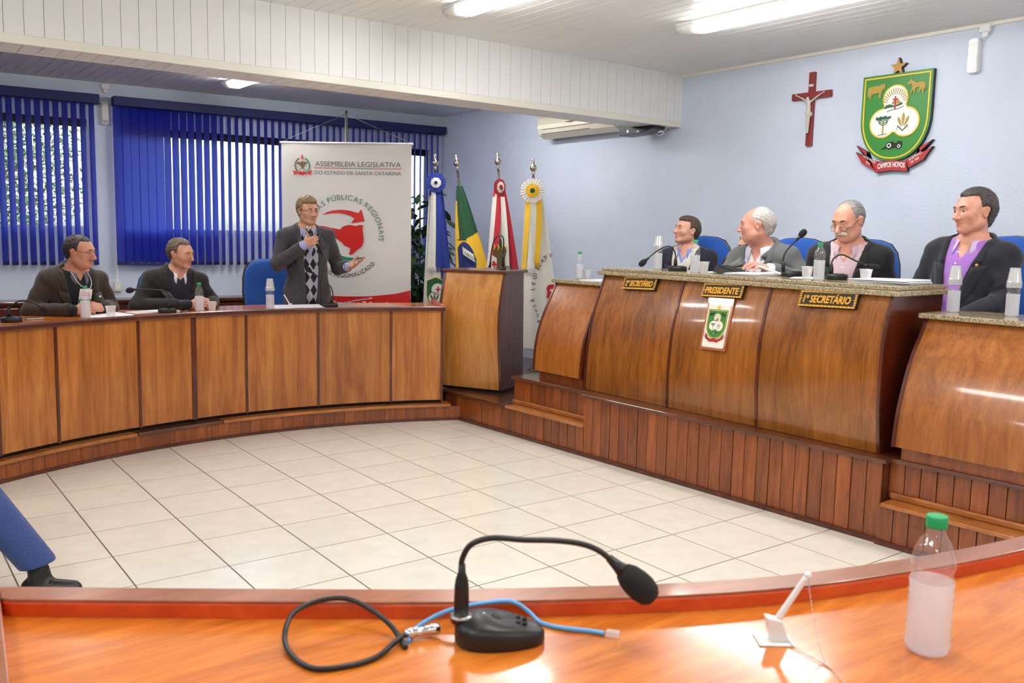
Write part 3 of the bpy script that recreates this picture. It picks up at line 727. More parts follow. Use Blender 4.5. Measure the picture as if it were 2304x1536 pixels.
def crest(fr, parent, k, d, animal, flat=False):
    """all pieces of the arms; k scales mm to metres, d scales relief"""
    def add(nm, pts, h, mat, th=.006, mside=None, mats=None):
        b = MB(); poly(b, fr, mm(pts, k), h * d, 0, th * d, mside); return b.build(nm, mats or mat, parent)
    if not flat: b = MB(); poly(b, fr, mm(SHIELD, k), .036, 0, .036, 1); b.build('shield', ['green', 'navyp'], parent)
    else: add('shield', SHIELD, 1.0, 'green', .8)
    h = 40 if not flat else 1.4
    def lay(nm, pts, dh, mat, th=4): return add(nm, pts, (h + dh) * .001 / d * d if not flat else (1.0 + dh * .05), mat, th * .001 if not flat else .02)
    inner = offset_poly(SHIELD, 14); inner2 = offset_poly(SHIELD, 24)
    # border as a closed strip of quads
    b = MB(); n = len(inner); hh = (.0395 if not flat else 1.05 * d)
    b.add([fr(a * k, c * k, hh) for a, c in inner] + [fr(a * k, c * k, hh) for a, c in inner2] + [fr(a * k, c * k, hh - .004 * (0.1 if flat else 1)) for a, c in inner] + [fr(a * k, c * k, hh - .004 * (.1 if flat else 1)) for a, c in inner2],
          [(i, (i + 1) % n, n + (i + 1) % n, n + i) for i in range(n)] + [(2 * n + i, 2 * n + (i + 1) % n, (i + 1) % n, i) for i in range(n)] + [(n + i, n + (i + 1) % n, 3 * n + (i + 1) % n, 3 * n + i) for i in range(n)])
    b.build('border', 'yellow', parent)
    if not flat:
        b = MB(); poly(b, fr, mm(STAR, k), .036, 0, .036, 1); b.build('star', ['gold', 'navyp'], parent)
    else: lay('star', STAR, 2, 'yellow')
    lay('bull', BULL, 2, animal); lay('horse', HORSE, 2, animal)
    lay('trefoil_edge', union_trefoil(10), 1, 'yellow'); lay('trefoil', union_trefoil(0), 2, 'whitep')
    for i in range(15):
        t = RD(8 + 164 * i / 14); c0 = (58 * cos(t), 108 + 58 * sin(t)); c1 = (92 * cos(t), 112 + 96 * sin(t))
        lay('sun_ray', ribbon2([c0, c1], [5, 8]), 3, 'ochre')
    lay('sun', circ(8, 100, 34, 30, 12, 0, 180), 3, 'gold')
    lay('hill', [(-82, 80), (-66, 98), (-38, 102), (-8, 92), (22, 98), (48, 108), (58, 104), (52, 92), (22, 84), (-14, 80), (-48, 78), (-80, 72)], 3.6, 'dgreen')
    lay('ground_line', ribbon2([(-58, 52), (-30, 62), (20, 66), (64, 80)], 5), 3, 'dgreen')
    lay('cross', [(-5, 66), (6, 66), (6, 128), (22, 128), (22, 138), (6, 138), (6, 154), (-5, 154), (-5, 138), (-20, 138), (-20, 128), (-5, 128)], 4.4, 'redp')
    lay('tree_trunk', [(-86, -102), (-74, -102), (-76, 8), (-84, 8)], 3, 'ochre')
    lay('tree_ground', ribbon2([(-116, -104), (-80, -102), (-48, -98)], 5), 3.2, 'dgreen')
    lay('tree_crown', [(-140, 10), (-134, 22), (-112, 18), (-104, 26), (-84, 20), (-66, 28), (-52, 18), (-26, 22), (-20, 10), (-40, 0), (-52, 6), (-66, -2), (-80, 4), (-98, -4), (-116, 4), (-128, -4)], 3.4, 'dgreen')
    for y0, w_ in ((-2, 44), (-16, 40), (-30, 34)): lay('tree_branch', ribbon2([(-80 - w_, y0 + 14), (-80 - w_ * .5, y0 - 4), (-80, y0 - 8), (-80 + w_ * .5, y0 - 4), (-80 + w_, y0 + 14)], 6), 3.3, 'dgreen')
    for ax, ay, bx, by in ((60, -62, 30, 8), (68, -62, 68, 36), (76, -62, 108, 12)):
        m_ = [(ax + (bx - ax) * t, ay + (by - ay) * t) for t in (.1, .4, .6, .8, 1)]; lay('corn_cob', ribbon2(m_, [6, 16, 22, 20, 6]), 3, 'ochre')
    lay('corn_leaf', ribbon2([(22, -78), (30, -52), (68, -84), (104, -48), (112, -72)], [3, 10, 9, 10, 3]), 3.6, 'dgreen')
    lay('tractor_body', [(-86, -204), (-70, -196), (-40, -176), (-34, -160), (-6, -156), (0, -150), (8, -164), (34, -164), (36, -152), (66, -154), (70, -176), (52, -196), (10, -196), (-40, -196)], 2, 'black')
    for cx, cy, rr_ in ((-24, -180, 25), (50, -188, 18)):
        lay('tractor_wheel', circ(cx, cy, rr_, None, 16), 3, 'black'); lay('wheel_rim', circ(cx, cy, rr_ * .66, None, 16), 4, 'whitep'); lay('wheel_hub', circ(cx, cy, rr_ * .38, None, 12), 5, 'black')
    RL = [(-284, -163), (-196, -212), (-200, -249), (-240, -235), (-287, -209), (-255, -252), (-229, -294), (-125, -345), (-104, -288), (-166, -268), (-200, -240)]
    RR = [(a * -1, b + 6) for a, b in RL]
    RCn = [(-110, -294), (0, -280), (110, -294), (122, -362), (0, -350), (-122, -362)]
    for nm, q in (('ribbon_tail', RL), ('ribbon_tail', RR), ('ribbon_centre', RCn)):
        if not flat:
            b = MB(); poly(b, fr, mm(q, k), .034 + (.006 if nm == 'ribbon_centre' else 0), 0, .034, 1); b.build(nm, ['redp', 'navyp'], parent)
        else: lay(nm, q, 2, 'redp')
    if not flat:
        b = MB(); arcw = lambda x, y: (x, y + .012 * (1 - (x / .11) ** 2))
        put_text(b, fr, 'CAMPOS NOVOS', -.103, .105, -.346, .036, .0412, warp=arcw)
        def rot(cx, cy, ang):
            c_, s_ = cos(RD(ang)), sin(RD(ang)); return lambda x, y: (cx + x * c_ - y * s_, cy + x * s_ + y * c_)
        put_text(b, fr, 'LEI PROVINCIAL', -.058, .058, 0, .017, .0352, warp=rot(-.178, -.278, -29)); put_text(b, fr, '923', -.018, .018, 0, .017, .0352, warp=rot(-.188, -.304, -29))
        put_text(b, fr, '30 DE MARÇO', -.052, .052, 0, .017, .0352, warp=rot(.178, -.274, 29)); put_text(b, fr, 'DE 1881', -.034, .034, 0, .016, .0352, warp=rot(.176, -.302, 29))
        tag(b.build('lettering', 'whitep', parent), kind='stuff')
cfr = Fr((XW, -2.525, 2.44), (0, -1, 0), (0, 0, 1), (-1, 0, 0))
ca = thing('coat_of_arms', 'green wooden coat of arms with gold star and red ribbon on the wall', 'coat of arms', (XW, -2.525, 2.44))
crest(cfr, ca, .00102, 1.0, 'ochre')

# nameplates and sticker on the rostrum desk
def panel_frame(s, zlow, zhigh, dn=0.0):
    """frame tangent to the bowed front around height (zlow..zhigh)"""
    def surf(z):
        t = (s - MJ[0]) / (MJ[-1] - MJ[0]); f = lambda P: float(np.interp(z, [q[1] for q in P], [q[0] for q in P]))
        return RP(s, f(MAINPL) * (1 - t) + f(MAINPR) * t, z)
    a, b = surf(zlow), surf(zhigh); v = (b - a).normalized()
    t2 = .1; u = None
    nL = (MAINPL[-2][0] + MAINPL[-1][0]) / 2; nR = (MAINPR[-2][0] + MAINPR[-1][0]) / 2
    u = (RP(MJ[-1], nR, 0) - RP(MJ[0], nL, 0)).normalized()
    u = (u - v * u.dot(v)).normalized(); n = u.cross(v)
    return Fr((a + b) / 2 + n * dn, u, v, n)
def nameplate(s, zc, w_, h_, txt, label):
    fr = panel_frame(s, zc - .05, zc + .05, .004)
    r = thing('nameplate', label, 'nameplate', fr.o, 0, 'wooden nameplates on the rostrum desk')
    b = MB(); poly(b, fr, [(-w_ / 2, -h_ / 2), (w_ / 2, -h_ / 2), (w_ / 2, h_ / 2), (-w_ / 2, h_ / 2)], .024, 0, .03); b.build('plate', 'blackplate', r, bevel=.002)
    b = MB(); nh = 15; nv = 5
    for i in range(nh):
        x0 = -w_ / 2 + w_ * i / nh; 
        for y in (-h_ / 2 + .005, h_ / 2 - .005): poly(b, fr, [(x0 + .0015, y - .005), (x0 + w_ / nh - .002, y - .005), (x0 + w_ / nh - .002, y + .005), (x0 + .0015, y + .005)], .0262, 0, .0035)
    for j in range(nv):
        y0 = -h_ / 2 + .012 + (h_ - .024) * j / nv
        for x in (-w_ / 2 + .007, w_ / 2 - .007): poly(b, fr, [(x - .007, y0 + .001), (x + .007, y0 + .004), (x + .007, y0 + (h_ - .024) / nv), (x - .007, y0 + (h_ - .024) / nv - .004)], .0262, 0, .0035)
    tag(b.build('dashed_border', 'plateyellow', r), kind='stuff')
    b = MB(); sl = lambda x, y: (x + y * .1, y); iw = w_ * .41
    put_text(b, fr, txt, -iw, iw, -h_ * .25, h_ * .47, .029, thick=.006, warp=sl); tag(b.build('lettering', 'plateyellow', r), kind='stuff')
    for x in (-w_ * .445, w_ * .445): b = MB(); poly(b, fr, circ(x, 0, .0035, None, 8), .0255, 0, .003); b.build('screw', 'chrome', r)
M['blackplate'] = plain('black_plate_paint', (34, 32, 24), .6); M['plateyellow'] = plain('amber_plate_paint', (222, 160, 34), .5)
nameplate(1.87, 1.243, .33, .088, '2º SECRETÁRIO', 'black nameplate with yellow letters reading 2º SECRETÁRIO, left of the PRESIDENTE plate')
nameplate(2.635, 1.243, .33, .088, 'PRESIDENTE', 'black nameplate with yellow letters reading PRESIDENTE, middle of three')
nameplate(3.405, 1.243, .37, .092, '1º SECRETÁRIO', 'black nameplate with yellow letters reading 1º SECRETÁRIO, right of the PRESIDENTE plate')
sfr = panel_frame(2.635, .92, 1.16, .002)
stk = thing('arms_sticker', 'printed coat of arms sheet stuck on the middle rostrum panel', 'sticker', sfr.o)
def rrect(w_, h_, c): return [(sx * (w_ - c) + c * cos(RD(t)), sy * (h_ - c) + c * sin(RD(t))) for sx, sy, ts in ((1, 1, (0, 30, 60, 90)), (-1, 1, (90, 120, 150, 180)), (-1, -1, (180, 210, 240, 270)), (1, -1, (270, 300, 330, 360))) for t in ts]
M['lamin'] = plain('glossy_laminate_margin', (176, 104, 66), .15, coat=.6); M['card'] = plain('cream_card', (240, 236, 220), .3, coat=.4)
b = MB(); poly(b, sfr, [(-.105, -.165), (.105, -.165), (.105, .165), (-.105, .165)], .010, 0, .008); b.build('laminate', 'lamin', stk)
b = MB(); poly(b, sfr, rrect(.09, .15, .014), .0115, 0, .002); b.build('card', 'card', stk)
s2 = Fr(sfr(0, -.005, .0118), sfr.u, sfr.v, sfr.n)
crest(s2, stk, .00031, .001, 'black', True)

# crucifix
cf = thing('crucifix', 'brown wooden crucifix with pale figure left of the coat of arms', 'crucifix', (XW, -1.815, 2.575))
MB().box((XW - .03, -1.84, 2.30), (XW - .002, -1.79, 2.855)).build('upright', 'cork', cf, bevel=.003)
MB().box((XW - .034, -1.99, 2.655), (XW - .004, -1.645, 2.705)).build('cross_beam', 'cork', cf, bevel=.003)
b = MB(); tfr = Fr((XW - .03, -1.815, 2.755), (0, -1, 0), (0, 0, 1), (-1, 0, 0))
poly(b, tfr, [(-.017, -.008), (.017, -.008), (.017, .008), (-.017, .008)], .003, 0, .003); pq = b.build('title_plate', 'whitep', cf)
b = MB(); put_text(b, tfr, 'INRI', -.011, .011, -.004, .008, .0035); tag(b.build('lettering', 'black', pq), kind='stuff')

# air conditioner, black box and dome camera
ac = thing('air_conditioner', 'cream split air conditioner on the wall under the beam', 'air conditioner', (XW, .78, 2.7))
acp = [(XW - .002, 2.575), (XW - .12, 2.562), (XW - .19, 2.60), (XW - .215, 2.66), (XW - .21, 2.76), (XW - .17, 2.85), (XW - .002, 2.855)]
MB().loft([[(x, y, z) for x, z in acp] for y in (.20, 1.36)], smooth=False).build('body', 'cream', ac, bevel=.012)
for i in range(9): MB().box((XW - .2175 + .004 * max(0, i - 5), .75, 2.70 + .014 * i), (XW - .205, 1.34, 2.706 + .014 * i)).build('grille_slat', 'acgrille', ac)
M_ = MB().box((XW - .214, .32, 2.648), (XW - .205, 1.28, 2.653)).build('louvre_gap', 'acgap', ac); MB().box((XW - .2, .55, 2.605), (XW - .19, 1.3, 2.611)).build('louvre_gap', 'acgap', ac)
b = MB(); afr = Fr((XW - .217, .82, 2.70), (0, -1, 0), (0, 0, 1), (-1, 0, 0)); poly(b, afr, [(-.09, -.004), (0, -.014), (.09, -.004), (0, .004)], .002, 0, .004); b.build('badge', 'acgap', ac)
b = MB(); poly(b, Fr((XW - .21, .36, 2.69), (0, -1, 0), (0, 0, 1), (-1, 0, 0)), [(-.01, -.008), (.01, -.008), (.01, .008), (-.01, .008)], .004, 0, .006); b.build('sensor', 'black', ac)
bx_ = thing('loudspeaker', 'flat black wedge loudspeaker under the beam beside the air conditioner', 'speaker', (4.9, -.18, 2.55))
bp = [(.04, 2.60), (.02, 2.485), (-.25, 2.49), (-.40, 2.525), (-.40, 2.55), (-.136, 2.55), (-.136, 2.60)]
MB().prism([(4.80, y, z) for y, z in bp], (.16, 0, 0)).build('cabinet', 'black', bx_, bevel=.004)
bfr = Fr((4.80, -.09, 2.52), (0, -1, 0), (0, 0, 1), (-1, 0, 0))
b = MB(); poly(b, bfr, circ(0, 0, .013, None, 16), .003, 0, .004); b.build('badge', 'alu', bx_)
b = MB(); poly(b, bfr, [(-.04, -.002), (.04, -.002), (.04, .003), (-.04, .003)], .002, 0, .003); b.build('badge_wing', 'acgap', bx_)
b = MB(); poly(b, bfr, [(.12, -.018), (.145, -.014), (.145, .0), (.12, -.004)], .002, 0, .003); b.build('sticker', 'white', bx_)
dc = thing('dome_camera', 'white dome camera with mirrored bubble under the beam end', 'camera', (4.97, -.33, 2.552))
MB().lathe([(.0, 0), (.052, 0), (.052, -.022), (.044, -.026), (0, -.026)], (4.97, -.33, 2.552), 20).build('mount', 'white', dc)
MB().lathe([(.040, -.024), (.041, -.04), (.036, -.056), (.022, -.07), (.0, -.075)], (4.97, -.33, 2.552), 20).build('bubble', 'chrome', dc)
# ================================================================== banner on its stand
BTL = Vector((2.363, 2.003, 2.38)); BU = Vector((.7556, -.6551, 0)).normalized(); BW = 1.234; BH = 1.64
bfr_ = Fr(BTL, BU, (0, 0, 1)); 
M['vinyl'] = plain('white_glossy_vinyl', (232, 229, 222), .22, coat=.3, bump=.25, bscale=14)
M['bred'] = plain('banner_red_ink', (214, 40, 34), .3, coat=.3); M['bgrey'] = plain('banner_grey_ink', (108, 104, 100), .4)
M['bteal'] = plain('banner_grey_green_ink', (104, 136, 128), .4); M['bgreen'] = plain('banner_green_ink', (52, 140, 108), .35); M['bblack'] = plain('banner_black_ink', (40, 40, 40), .4)
M['bbrown'] = plain('banner_brown_ink', (120, 96, 44), .4); M['bwhite'] = plain('banner_white_ink', (240, 236, 230), .4)
bn = thing('banner', 'white vinyl banner with red map and arrow hanging behind the standing speaker', 'banner', (BTL + BU * (BW / 2)).to_tuple()[:2] + (.143,), math.atan2(BU.y, BU.x))
nx, nz = 24, 24
def bwob(a, b): return .004 * sin(a * 7 + b * 3) + .006 * math.exp(-((a - .12 - b * .35) ** 2) * 200) * (1 if b > -.5 else 0) + .007 * math.exp(-((BW - a - .1 + b * .5) ** 2) * 160) * (1 if b > -.8 else 0)
mb = MB(); rings = [[bfr_(BW * i / nx, -BH * j / nz, bwob(BW * i / nx, -BH * j / nz) - .010) for i in range(nx + 1)] for j in range(nz + 1)]
mb.loft(rings[::-1], closed=False, caps=False); sheet = mb.build('sheet', 'vinyl', bn)
MB().tube([bfr_(-.012, .0, -.008), bfr_(BW + .012, .0, -.008)], .011, 8).build('top_rod', 'white', bn)
MB().tube([bfr_(-.012, -BH, -.008), bfr_(BW + .012, -BH, -.008)], .011, 8).build('bottom_rod', 'white', bn)
pol = MB().tube([bfr_(BW * .49, -2.232, -.06), bfr_(BW * .49, .29, -.06)], .013, 10).build('stand_pole', 'alu', bn)
MB().tube([bfr_(BW * .49, .285, -.06), bfr_(BW * .49, .30, -.06)], .0145, 10).build('pole_cap', 'black', pol)
for a in (-.4, .4): MB().tube([bfr_(BW * .49, -2.1, -.06), bfr_(BW * .49 + a, -2.225, -.16)], .009, 6).build('stand_foot', 'alu', bn)
MB().tube([bfr_(BW * .49, -2.1, -.06), bfr_(BW * .49, -2.225, -.42)], .009, 6).build('stand_foot', 'alu', bn)
for a in (0, BW): MB().tube([bfr_(a, .005, -.008), bfr_(BW * .49, .27, -.05)], .0022, 5).build('hanging_cord', 'bgrey', bn)
H_ = .0022
def ink(nm, pts, mat, h=H_, par=sheet):
    b = MB(); poly(b, bfr_, pts, h, 0, .001); return b.build(nm, mat, bn)
b = MB(); put_text(b, bfr_, 'ASSEMBLEIA LEGISLATIVA', .325, 1.135, -.214, .048, H_); tag(b.build('heading_lettering', 'bgrey', bn), kind='stuff')
b = MB(); put_text(b, bfr_, 'DO ESTADO DE SANTA CATARINA', .32, 1.14, -.288, .034, H_); tag(b.build('heading_lettering', 'bgrey', bn), kind='stuff')
ink('heading_rule', [(.312, -.232), (.60, -.232), (.60, -.227), (.312, -.227)], 'bred'); ink('heading_rule', [(.60, -.232), (.87, -.232), (.87, -.227), (.60, -.227)], 'bgreen'); ink('heading_rule', [(.87, -.232), (1.14, -.232), (1.14, -.227), (.87, -.227)], 'bred')
def arc_text(mb, s, cx, cy, r, a_end, hgt, step, inward, h=H_):
    """letters on a circle; inward False: upright outside top, True: along the bottom"""
    adv = []
    for ch in s:
        if ch == ' ': adv.append(.45); continue
        v, f = text2d(ch); adv.append(max(p[0] for p in v) - min(p[0] for p in v) + .22)
    tot = sum(adv); x = -tot; a_mid = a_end
    for ch, w_ in zip(s, adv):
        if ch != ' ':
            v, f = text2d(ch); a0 = min(p[0] for p in v)
            P = []
            for px, py in v:
                t = (x + .11 + px - a0) * step; yy = py * hgt
                if not inward: ang = a_mid - t / r; rr_ = r + yy; P.append((cx + rr_ * cos(ang), cy + rr_ * sin(ang)))
                else: ang = a_mid + t / r; rr_ = r - yy; P.append((cx + rr_ * cos(ang), cy + rr_ * sin(ang)))
            mb.add([bfr_(p, q, h) for p, q in P], f)
        x += w_
CX, CY = .60, -.85
b = MB(); arc_text(b, 'AUDIÊNCIAS PÚBLICAS REGIONAIS', CX, CY, .33, RD(-8), .052, .0475, False); tag(b.build('ring_lettering', 'bteal', bn), kind='stuff')
b = MB(); arc_text(b, 'ORÇAMENTO REGIONALIZADO', CX, CY, .395, RD(319), .04, .0355, True); tag(b.build('ring_lettering', 'bblack', bn), kind='stuff')
up_ = [(.39, -.662), (.44, -.635), (.50, -.618), (.575, -.612), (.65, -.618), (.735, -.640)]; lo_ = [(.70, -.692), (.66, -.668), (.60, -.650), (.54, -.644), (.47, -.648), (.43, -.655)]
ink('arrow', up_ + [(.763, -.605), (.795, -.715), (.665, -.735)] + lo_[0:1] + lo_[1:], 'bred')
mapo = [(.34, -.79), (.37, -.765), (.41, -.768), (.44, -.775), (.47, -.782), (.50, -.785), (.53, -.79), (.565, -.795), (.58, -.772), (.61, -.76), (.64, -.752), (.67, -.752), (.70, -.76), (.725, -.757), (.75, -.748), (.78, -.752), (.775, -.79), (.78, -.83), (.785, -.87), (.783, -.905), (.772, -.94), (.75, -.965), (.72, -.985), (.695, -1.008), (.67, -1.03), (.645, -1.025), (.655, -.995), (.66, -.968), (.63, -.955), (.60, -.945), (.585, -.92), (.555, -.90), (.53, -.885), (.49, -.87), (.46, -.862), (.42, -.85), (.38, -.83), (.35, -.82)]
ink('map', mapo, 'bred')
ink('green_swoosh', [(.34, -.91), (.40, -.97), (.46, -1.0), (.54, -1.03), (.62, -1.052), (.70, -1.058), (.80, -1.046), (.795, -1.055), (.72, -1.075), (.64, -1.084), (.55, -1.08), (.46, -1.055), (.39, -1.01)], 'bgreen')
ink('green_arrowhead', [(.30, -1.0), (.36, -.86), (.455, -.91)], 'bgreen')
ink('red_wave', [(0, -BH + .01), (BW, -BH + .01), (BW, -1.35), (1.1, -1.385), (.95, -1.405), (.8, -1.418), (.6, -1.424), (.4, -1.42), (.2, -1.41), (0, -1.39)], 'bred', H_)
b = MB(); put_text(b, bfr_, 'Comissão de Finanças e Tributação', -.02 + .14, 1.06, -1.507, .042, H_ + .001); tag(b.build('wave_lettering', 'bwhite', bn), kind='stuff')
# state emblem: wreath of leaves, eagle, ribbon
def emb(nm, pts, mat, h=H_ + .0004): ink(nm, [(.203 + a * .001, -.21 + b_ * .001) for a, b_ in pts], mat, h)
for i in range(9):
    for sx, mt in ((-1, 'bbrown'), (1, 'bgreen')):
        t = RD(-58 + 118 * i / 8); cx, cy = sx * 62 * cos(t), 62 * sin(t)
        for q in (-1, 1):
            d_ = t + q * .7; ex, ey = cx + sx * 20 * cos(d_), cy + 20 * sin(d_)
            emb('wreath_leaf', [(cx, cy), ((cx + ex) / 2 - (ey - cy) * .3, (cy + ey) / 2 + (ex - cx) * .3), (ex, ey), ((cx + ex) / 2 + (ey - cy) * .3, (cy + ey) / 2 - (ex - cx) * .3)], mt)
emb('eagle', [(-62, 20), (-40, 36), (-14, 26), (-8, 40), (6, 42), (10, 26), (36, 38), (60, 22), (40, 20), (18, 4), (10, -22), (-8, -22), (-16, 4), (-40, 14)], 'bbrown')
emb('cap', [(-8, 58), (10, 56), (8, 84), (0, 100), (-8, 92)], 'bred')
for a0, a1 in (((-40, -48), (40, 12)), ((40, -48), (-40, 12))): emb('crossed_key', ribbon2([a0, a1], 4), 'bgrey', H_ + .0008)
emb('ribbon', [(-98, -44), (-70, -50), (-40, -72), (-16, -50), (0, -62), (16, -50), (40, -72), (70, -50), (98, -42), (80, -64), (84, -82), (50, -78), (0, -88), (-50, -78), (-84, -86), (-80, -64)], 'bred', H_ + .001)

# ================================================================== flags
M['gold_metal'] = plain('polished_nickel_finial', (196, 186, 166), .2, metal=1)
M['polewood'] = plain('pole_brown', (92, 66, 44), .4)
for nm, c in (('fblue', (24, 48, 140)), ('fwhite', (226, 222, 210)), ('fgreen', (14, 76, 42)), ('fyellow', (236, 186, 34)), ('fred', (186, 28, 44)), ('fnavy', (22, 34, 110)), ('fblack', (30, 28, 28)), ('fbrown', (96, 74, 34)), ('fogreen', (22, 92, 48)), ('fpale', (190, 196, 214))):
    M[nm] = plain('flag_' + nm[1:], c, .75, sheen=.2)
def flag(label, base, top, lean, w_top, w_bot, ztop, zbot, colour, mats, seed, rosette=None, ribbons=None, yaw=0.0, decals=None, finial=True, polemat='gold_metal'):
    r = thing('flag', label, 'flag', base, yaw, 'flags standing behind the lectern')
    p0 = Vector(base); p1 = Vector(top)
    MB().tube([p0, p1], .0125, 10).build('pole', polemat, r)
    ax = (p1 - p0).normalized()
    fn = MB().lathe([(.0, 0), (.014, .0), (.012, .03), (.018, .045), (.012, .055), (.028, .07), (.036, .092), (.028, .115), (.012, .128), (.016, .138), (.010, .148), (.016, .165), (.012, .182), (0, .19)], p1, 16, ax=ax).build('finial', 'gold_metal', r)
    MB().lathe([(.0, 0), (.09, 0), (.09, .012), (.02, .03), (.016, .12), (0, .12)], p0, 18).build('stand', 'polewood', r)
    rg = random.Random(seed)
    # drape: u across, z down, folds grow towards the hem
    rd = (Vector((base[0], base[1], 0)) - Vector((-.94, -6.12, 0))).normalized()      # depth
    rx = Vector((rd.y, -rd.x, 0))                                                       # to the right of the drape
    nx, nz = 130, 100; ph = [rg.uniform(0, 6.28) for _ in range(4)]
    def P(u, t, out=0.0):
        z = ztop + (zbot - ztop) * t; w_ = w_top + (w_bot - w_top) * (t ** .8); c = p0 + ax * ((z - p0.z) / ax.z)
        x = (u - .5) * w_ + lean * t
        dpt = -.03 - .05 * t * (1 - (2 * u - 1) ** 2) + (.008 + .02 * t) * (sin(u * 9 + ph[0] + t) + .6 * sin(u * 17 + ph[1] - t * 2))
        return Vector((c.x, c.y, z)) + rx * x + rd * (dpt - out)
    mb = MB(); vs = []; fs = []; mi = []
    for j in range(nz + 1):
        for i in range(nx + 1): vs.append(P(i / nx, j / nz))
    for j in range(nz):
        for i in range(nx):
            fs.append((j * (nx + 1) + i, (j + 1) * (nx + 1) + i, (j + 1) * (nx + 1) + i + 1, j * (nx + 1) + i + 1)); mi.append(colour((i + .5) / nx, (j + .5) / nz))
    mb.add(vs, fs, 0, True); mb.m = mi; cl = mb.build('cloth', mats, r); so2 = cl.modifiers.new('s', 'SOLIDIFY'); so2.thickness = .002
    if ribbons:
        for ri, (u0, u1, t0, t1, u2, u3, mt) in enumerate(ribbons):
            mb = MB(); mb.loft([[P(u0 + (u2 - u0) * k / 10 + (u1 + (u3 - u1) * k / 10 - u0 - (u2 - u0) * k / 10) * q / 3, t0 + (t1 - t0) * k / 10, .030 + .007 * ri) for q in range(4)] for k in range(11)], closed=False, caps=False)
            rb = mb.build('ribbon', mt, r)
            mb = MB()
            for q in range(9):
                a = u2 + (u3 - u2) * q / 8; mb.tube([P(a, t1, .030), P(a + rg.uniform(-.02, .02), t1 + .035, .030)], .003, 4)
            tag(mb.build('fringe', mt, rb), kind='stuff')
    if rosette:
        (u, t, cols, tilt) = rosette; c = P(u, t, .045); fx = (rx * cos(tilt) + rd * sin(tilt)); fr = Fr(c, fx, (0, 0, 1)); 
        for k, (rr_, mt) in enumerate(cols):
            n = 48; mb = MB(); h = .012 + .008 * k
            mb.add([fr(0, 0, h + .006)] + [fr(rr_ * (1 + .025 * sin(i * 7.3)) * cos(2 * pi * i / n), rr_ * (1 + .025 * sin(i * 7.3)) * sin(2 * pi * i / n), h - .004 + (.005 if i % 2 else 0)) for i in range(n)], [(0, 1 + i, 1 + (i + 1) % n) for i in range(n)])
            if k == 0: mb.add([fr(rr_ * .98 * cos(2 * pi * i / n), rr_ * .98 * sin(2 * pi * i / n), h - .012) for i in range(n)], [tuple(range(n - 1, -1, -1))])
            mb.build('rosette' if k == 0 else 'rosette_centre', mt, r)
    if decals: decals(r, P, rx, rd)
    return r
FZ = .234
# blue and white municipal flag
def c1(u, t):
    if t > .93: return 2 if (u + t * 3) % .5 < .25 else 3
    if u > .62 and t < .93: return 0
    if t < .12: return 0
    return 1
def d1(r, P, rx, rd):
    fr = Fr(P(.42, .77, .03), rx, (0, 0, 1)); sh = [(-.095, .12), (0, .16), (.095, .12), (.095, -.03), (.075, -.1), (0, -.16), (-.075, -.1), (-.095, -.03)]
    def L(nm, pts, mt, h): b = MB(); poly(b, fr, pts, h, 0, .001); b.build(nm, mt, r)
    L('arms', sh, 'fyellow', 0); L('arms_field', offset_poly(sh, .007), 'fogreen', .0012); L('arms_disc', circ(.02, 0.03, .062), 'fwhite', .0024); L('arms_disc', circ(-.005, -.06, .066), 'fwhite', .0024)
    L('arms_cross', ribbon2([(.0, .03), (.05, .03)], .014), 'fred', .0036); L('arms_cross', ribbon2([(.025, .0), (.025, .06)], .014), 'fred', .0036)
    for q in (-.03, 0, .03): L('arms_corn', ribbon2([(-.01, -.1), (-.01 + q, -.05), (-.01 + q * 1.4, -.02)], [.004, .02, .006]), 'fbrown', .0036)
flag('blue and white flag with blue rosette, leftmost of the four flags', (3.98, 1.72, FZ), (3.95, 1.83, 2.19), -.02, .10, .34, 2.13, .62, c1, ['fblue', 'fwhite', 'fnavy', 'fred'], 1, (.5, .035, [(.10, 'fblue'), (.052, 'fwhite'), (.018, 'fblue')], 0.0), [(.15, .5, .06, .60, .10, .42, 'fwhite'), (.5, .85, .06, .60, .45, .72, 'fblue')], decals=d1)
# national flag
def c2(u, t):
    if t > .40 and ((u - .34) / .33) ** 2 + ((t - .575) / .135) ** 2 < 1: return 2
    if .12 < t < .42 and u < .10 + .22 * (t - .12): return 1
    if t > .36 + .10 * (1 - u) and u > .45: return 1
    if t > .43 and u <= .45: return 1
    return 0
def d2(r, P, rx, rd):
    mb = MB(); mb.loft([[P(.26 + .37 * k / 8, .475 + .06 * k / 8, .03), P(.26 + .37 * k / 8, .535 + .06 * k / 8, .03)] for k in range(9)], closed=False, caps=False); mb.build('band', 'fwhite', r)
    mb = MB(); s_ = 'PROGRESSO'
    for k, ch in enumerate(s_):
        v, f = text2d(ch); a0 = min(p[0] for p in v); uu = .16 + .054 * k
        if uu < .3: continue
        fr = Fr(P(uu, .528 + .06 * (uu - .26) / .37, .036), rx * .95 + Vector((0, 0, -.25)), (.0, 0, 1)); mb.add([fr((p[0] - a0) * .03, p[1] * .033, 0) for p in v], f)
    tag(mb.build('band_lettering', 'fogreen', r), kind='stuff')
flag('green and yellow national flag with blue globe, second of the four flags', (4.26, 1.42, FZ), (4.19, 1.78, 2.20), .05, .05, .46, 2.06, .75, c2, ['fgreen', 'fyellow', 'fnavy'], 2, None, [(.0, .06, .3, .66, .02, .1, 'fyellow')], decals=d2)
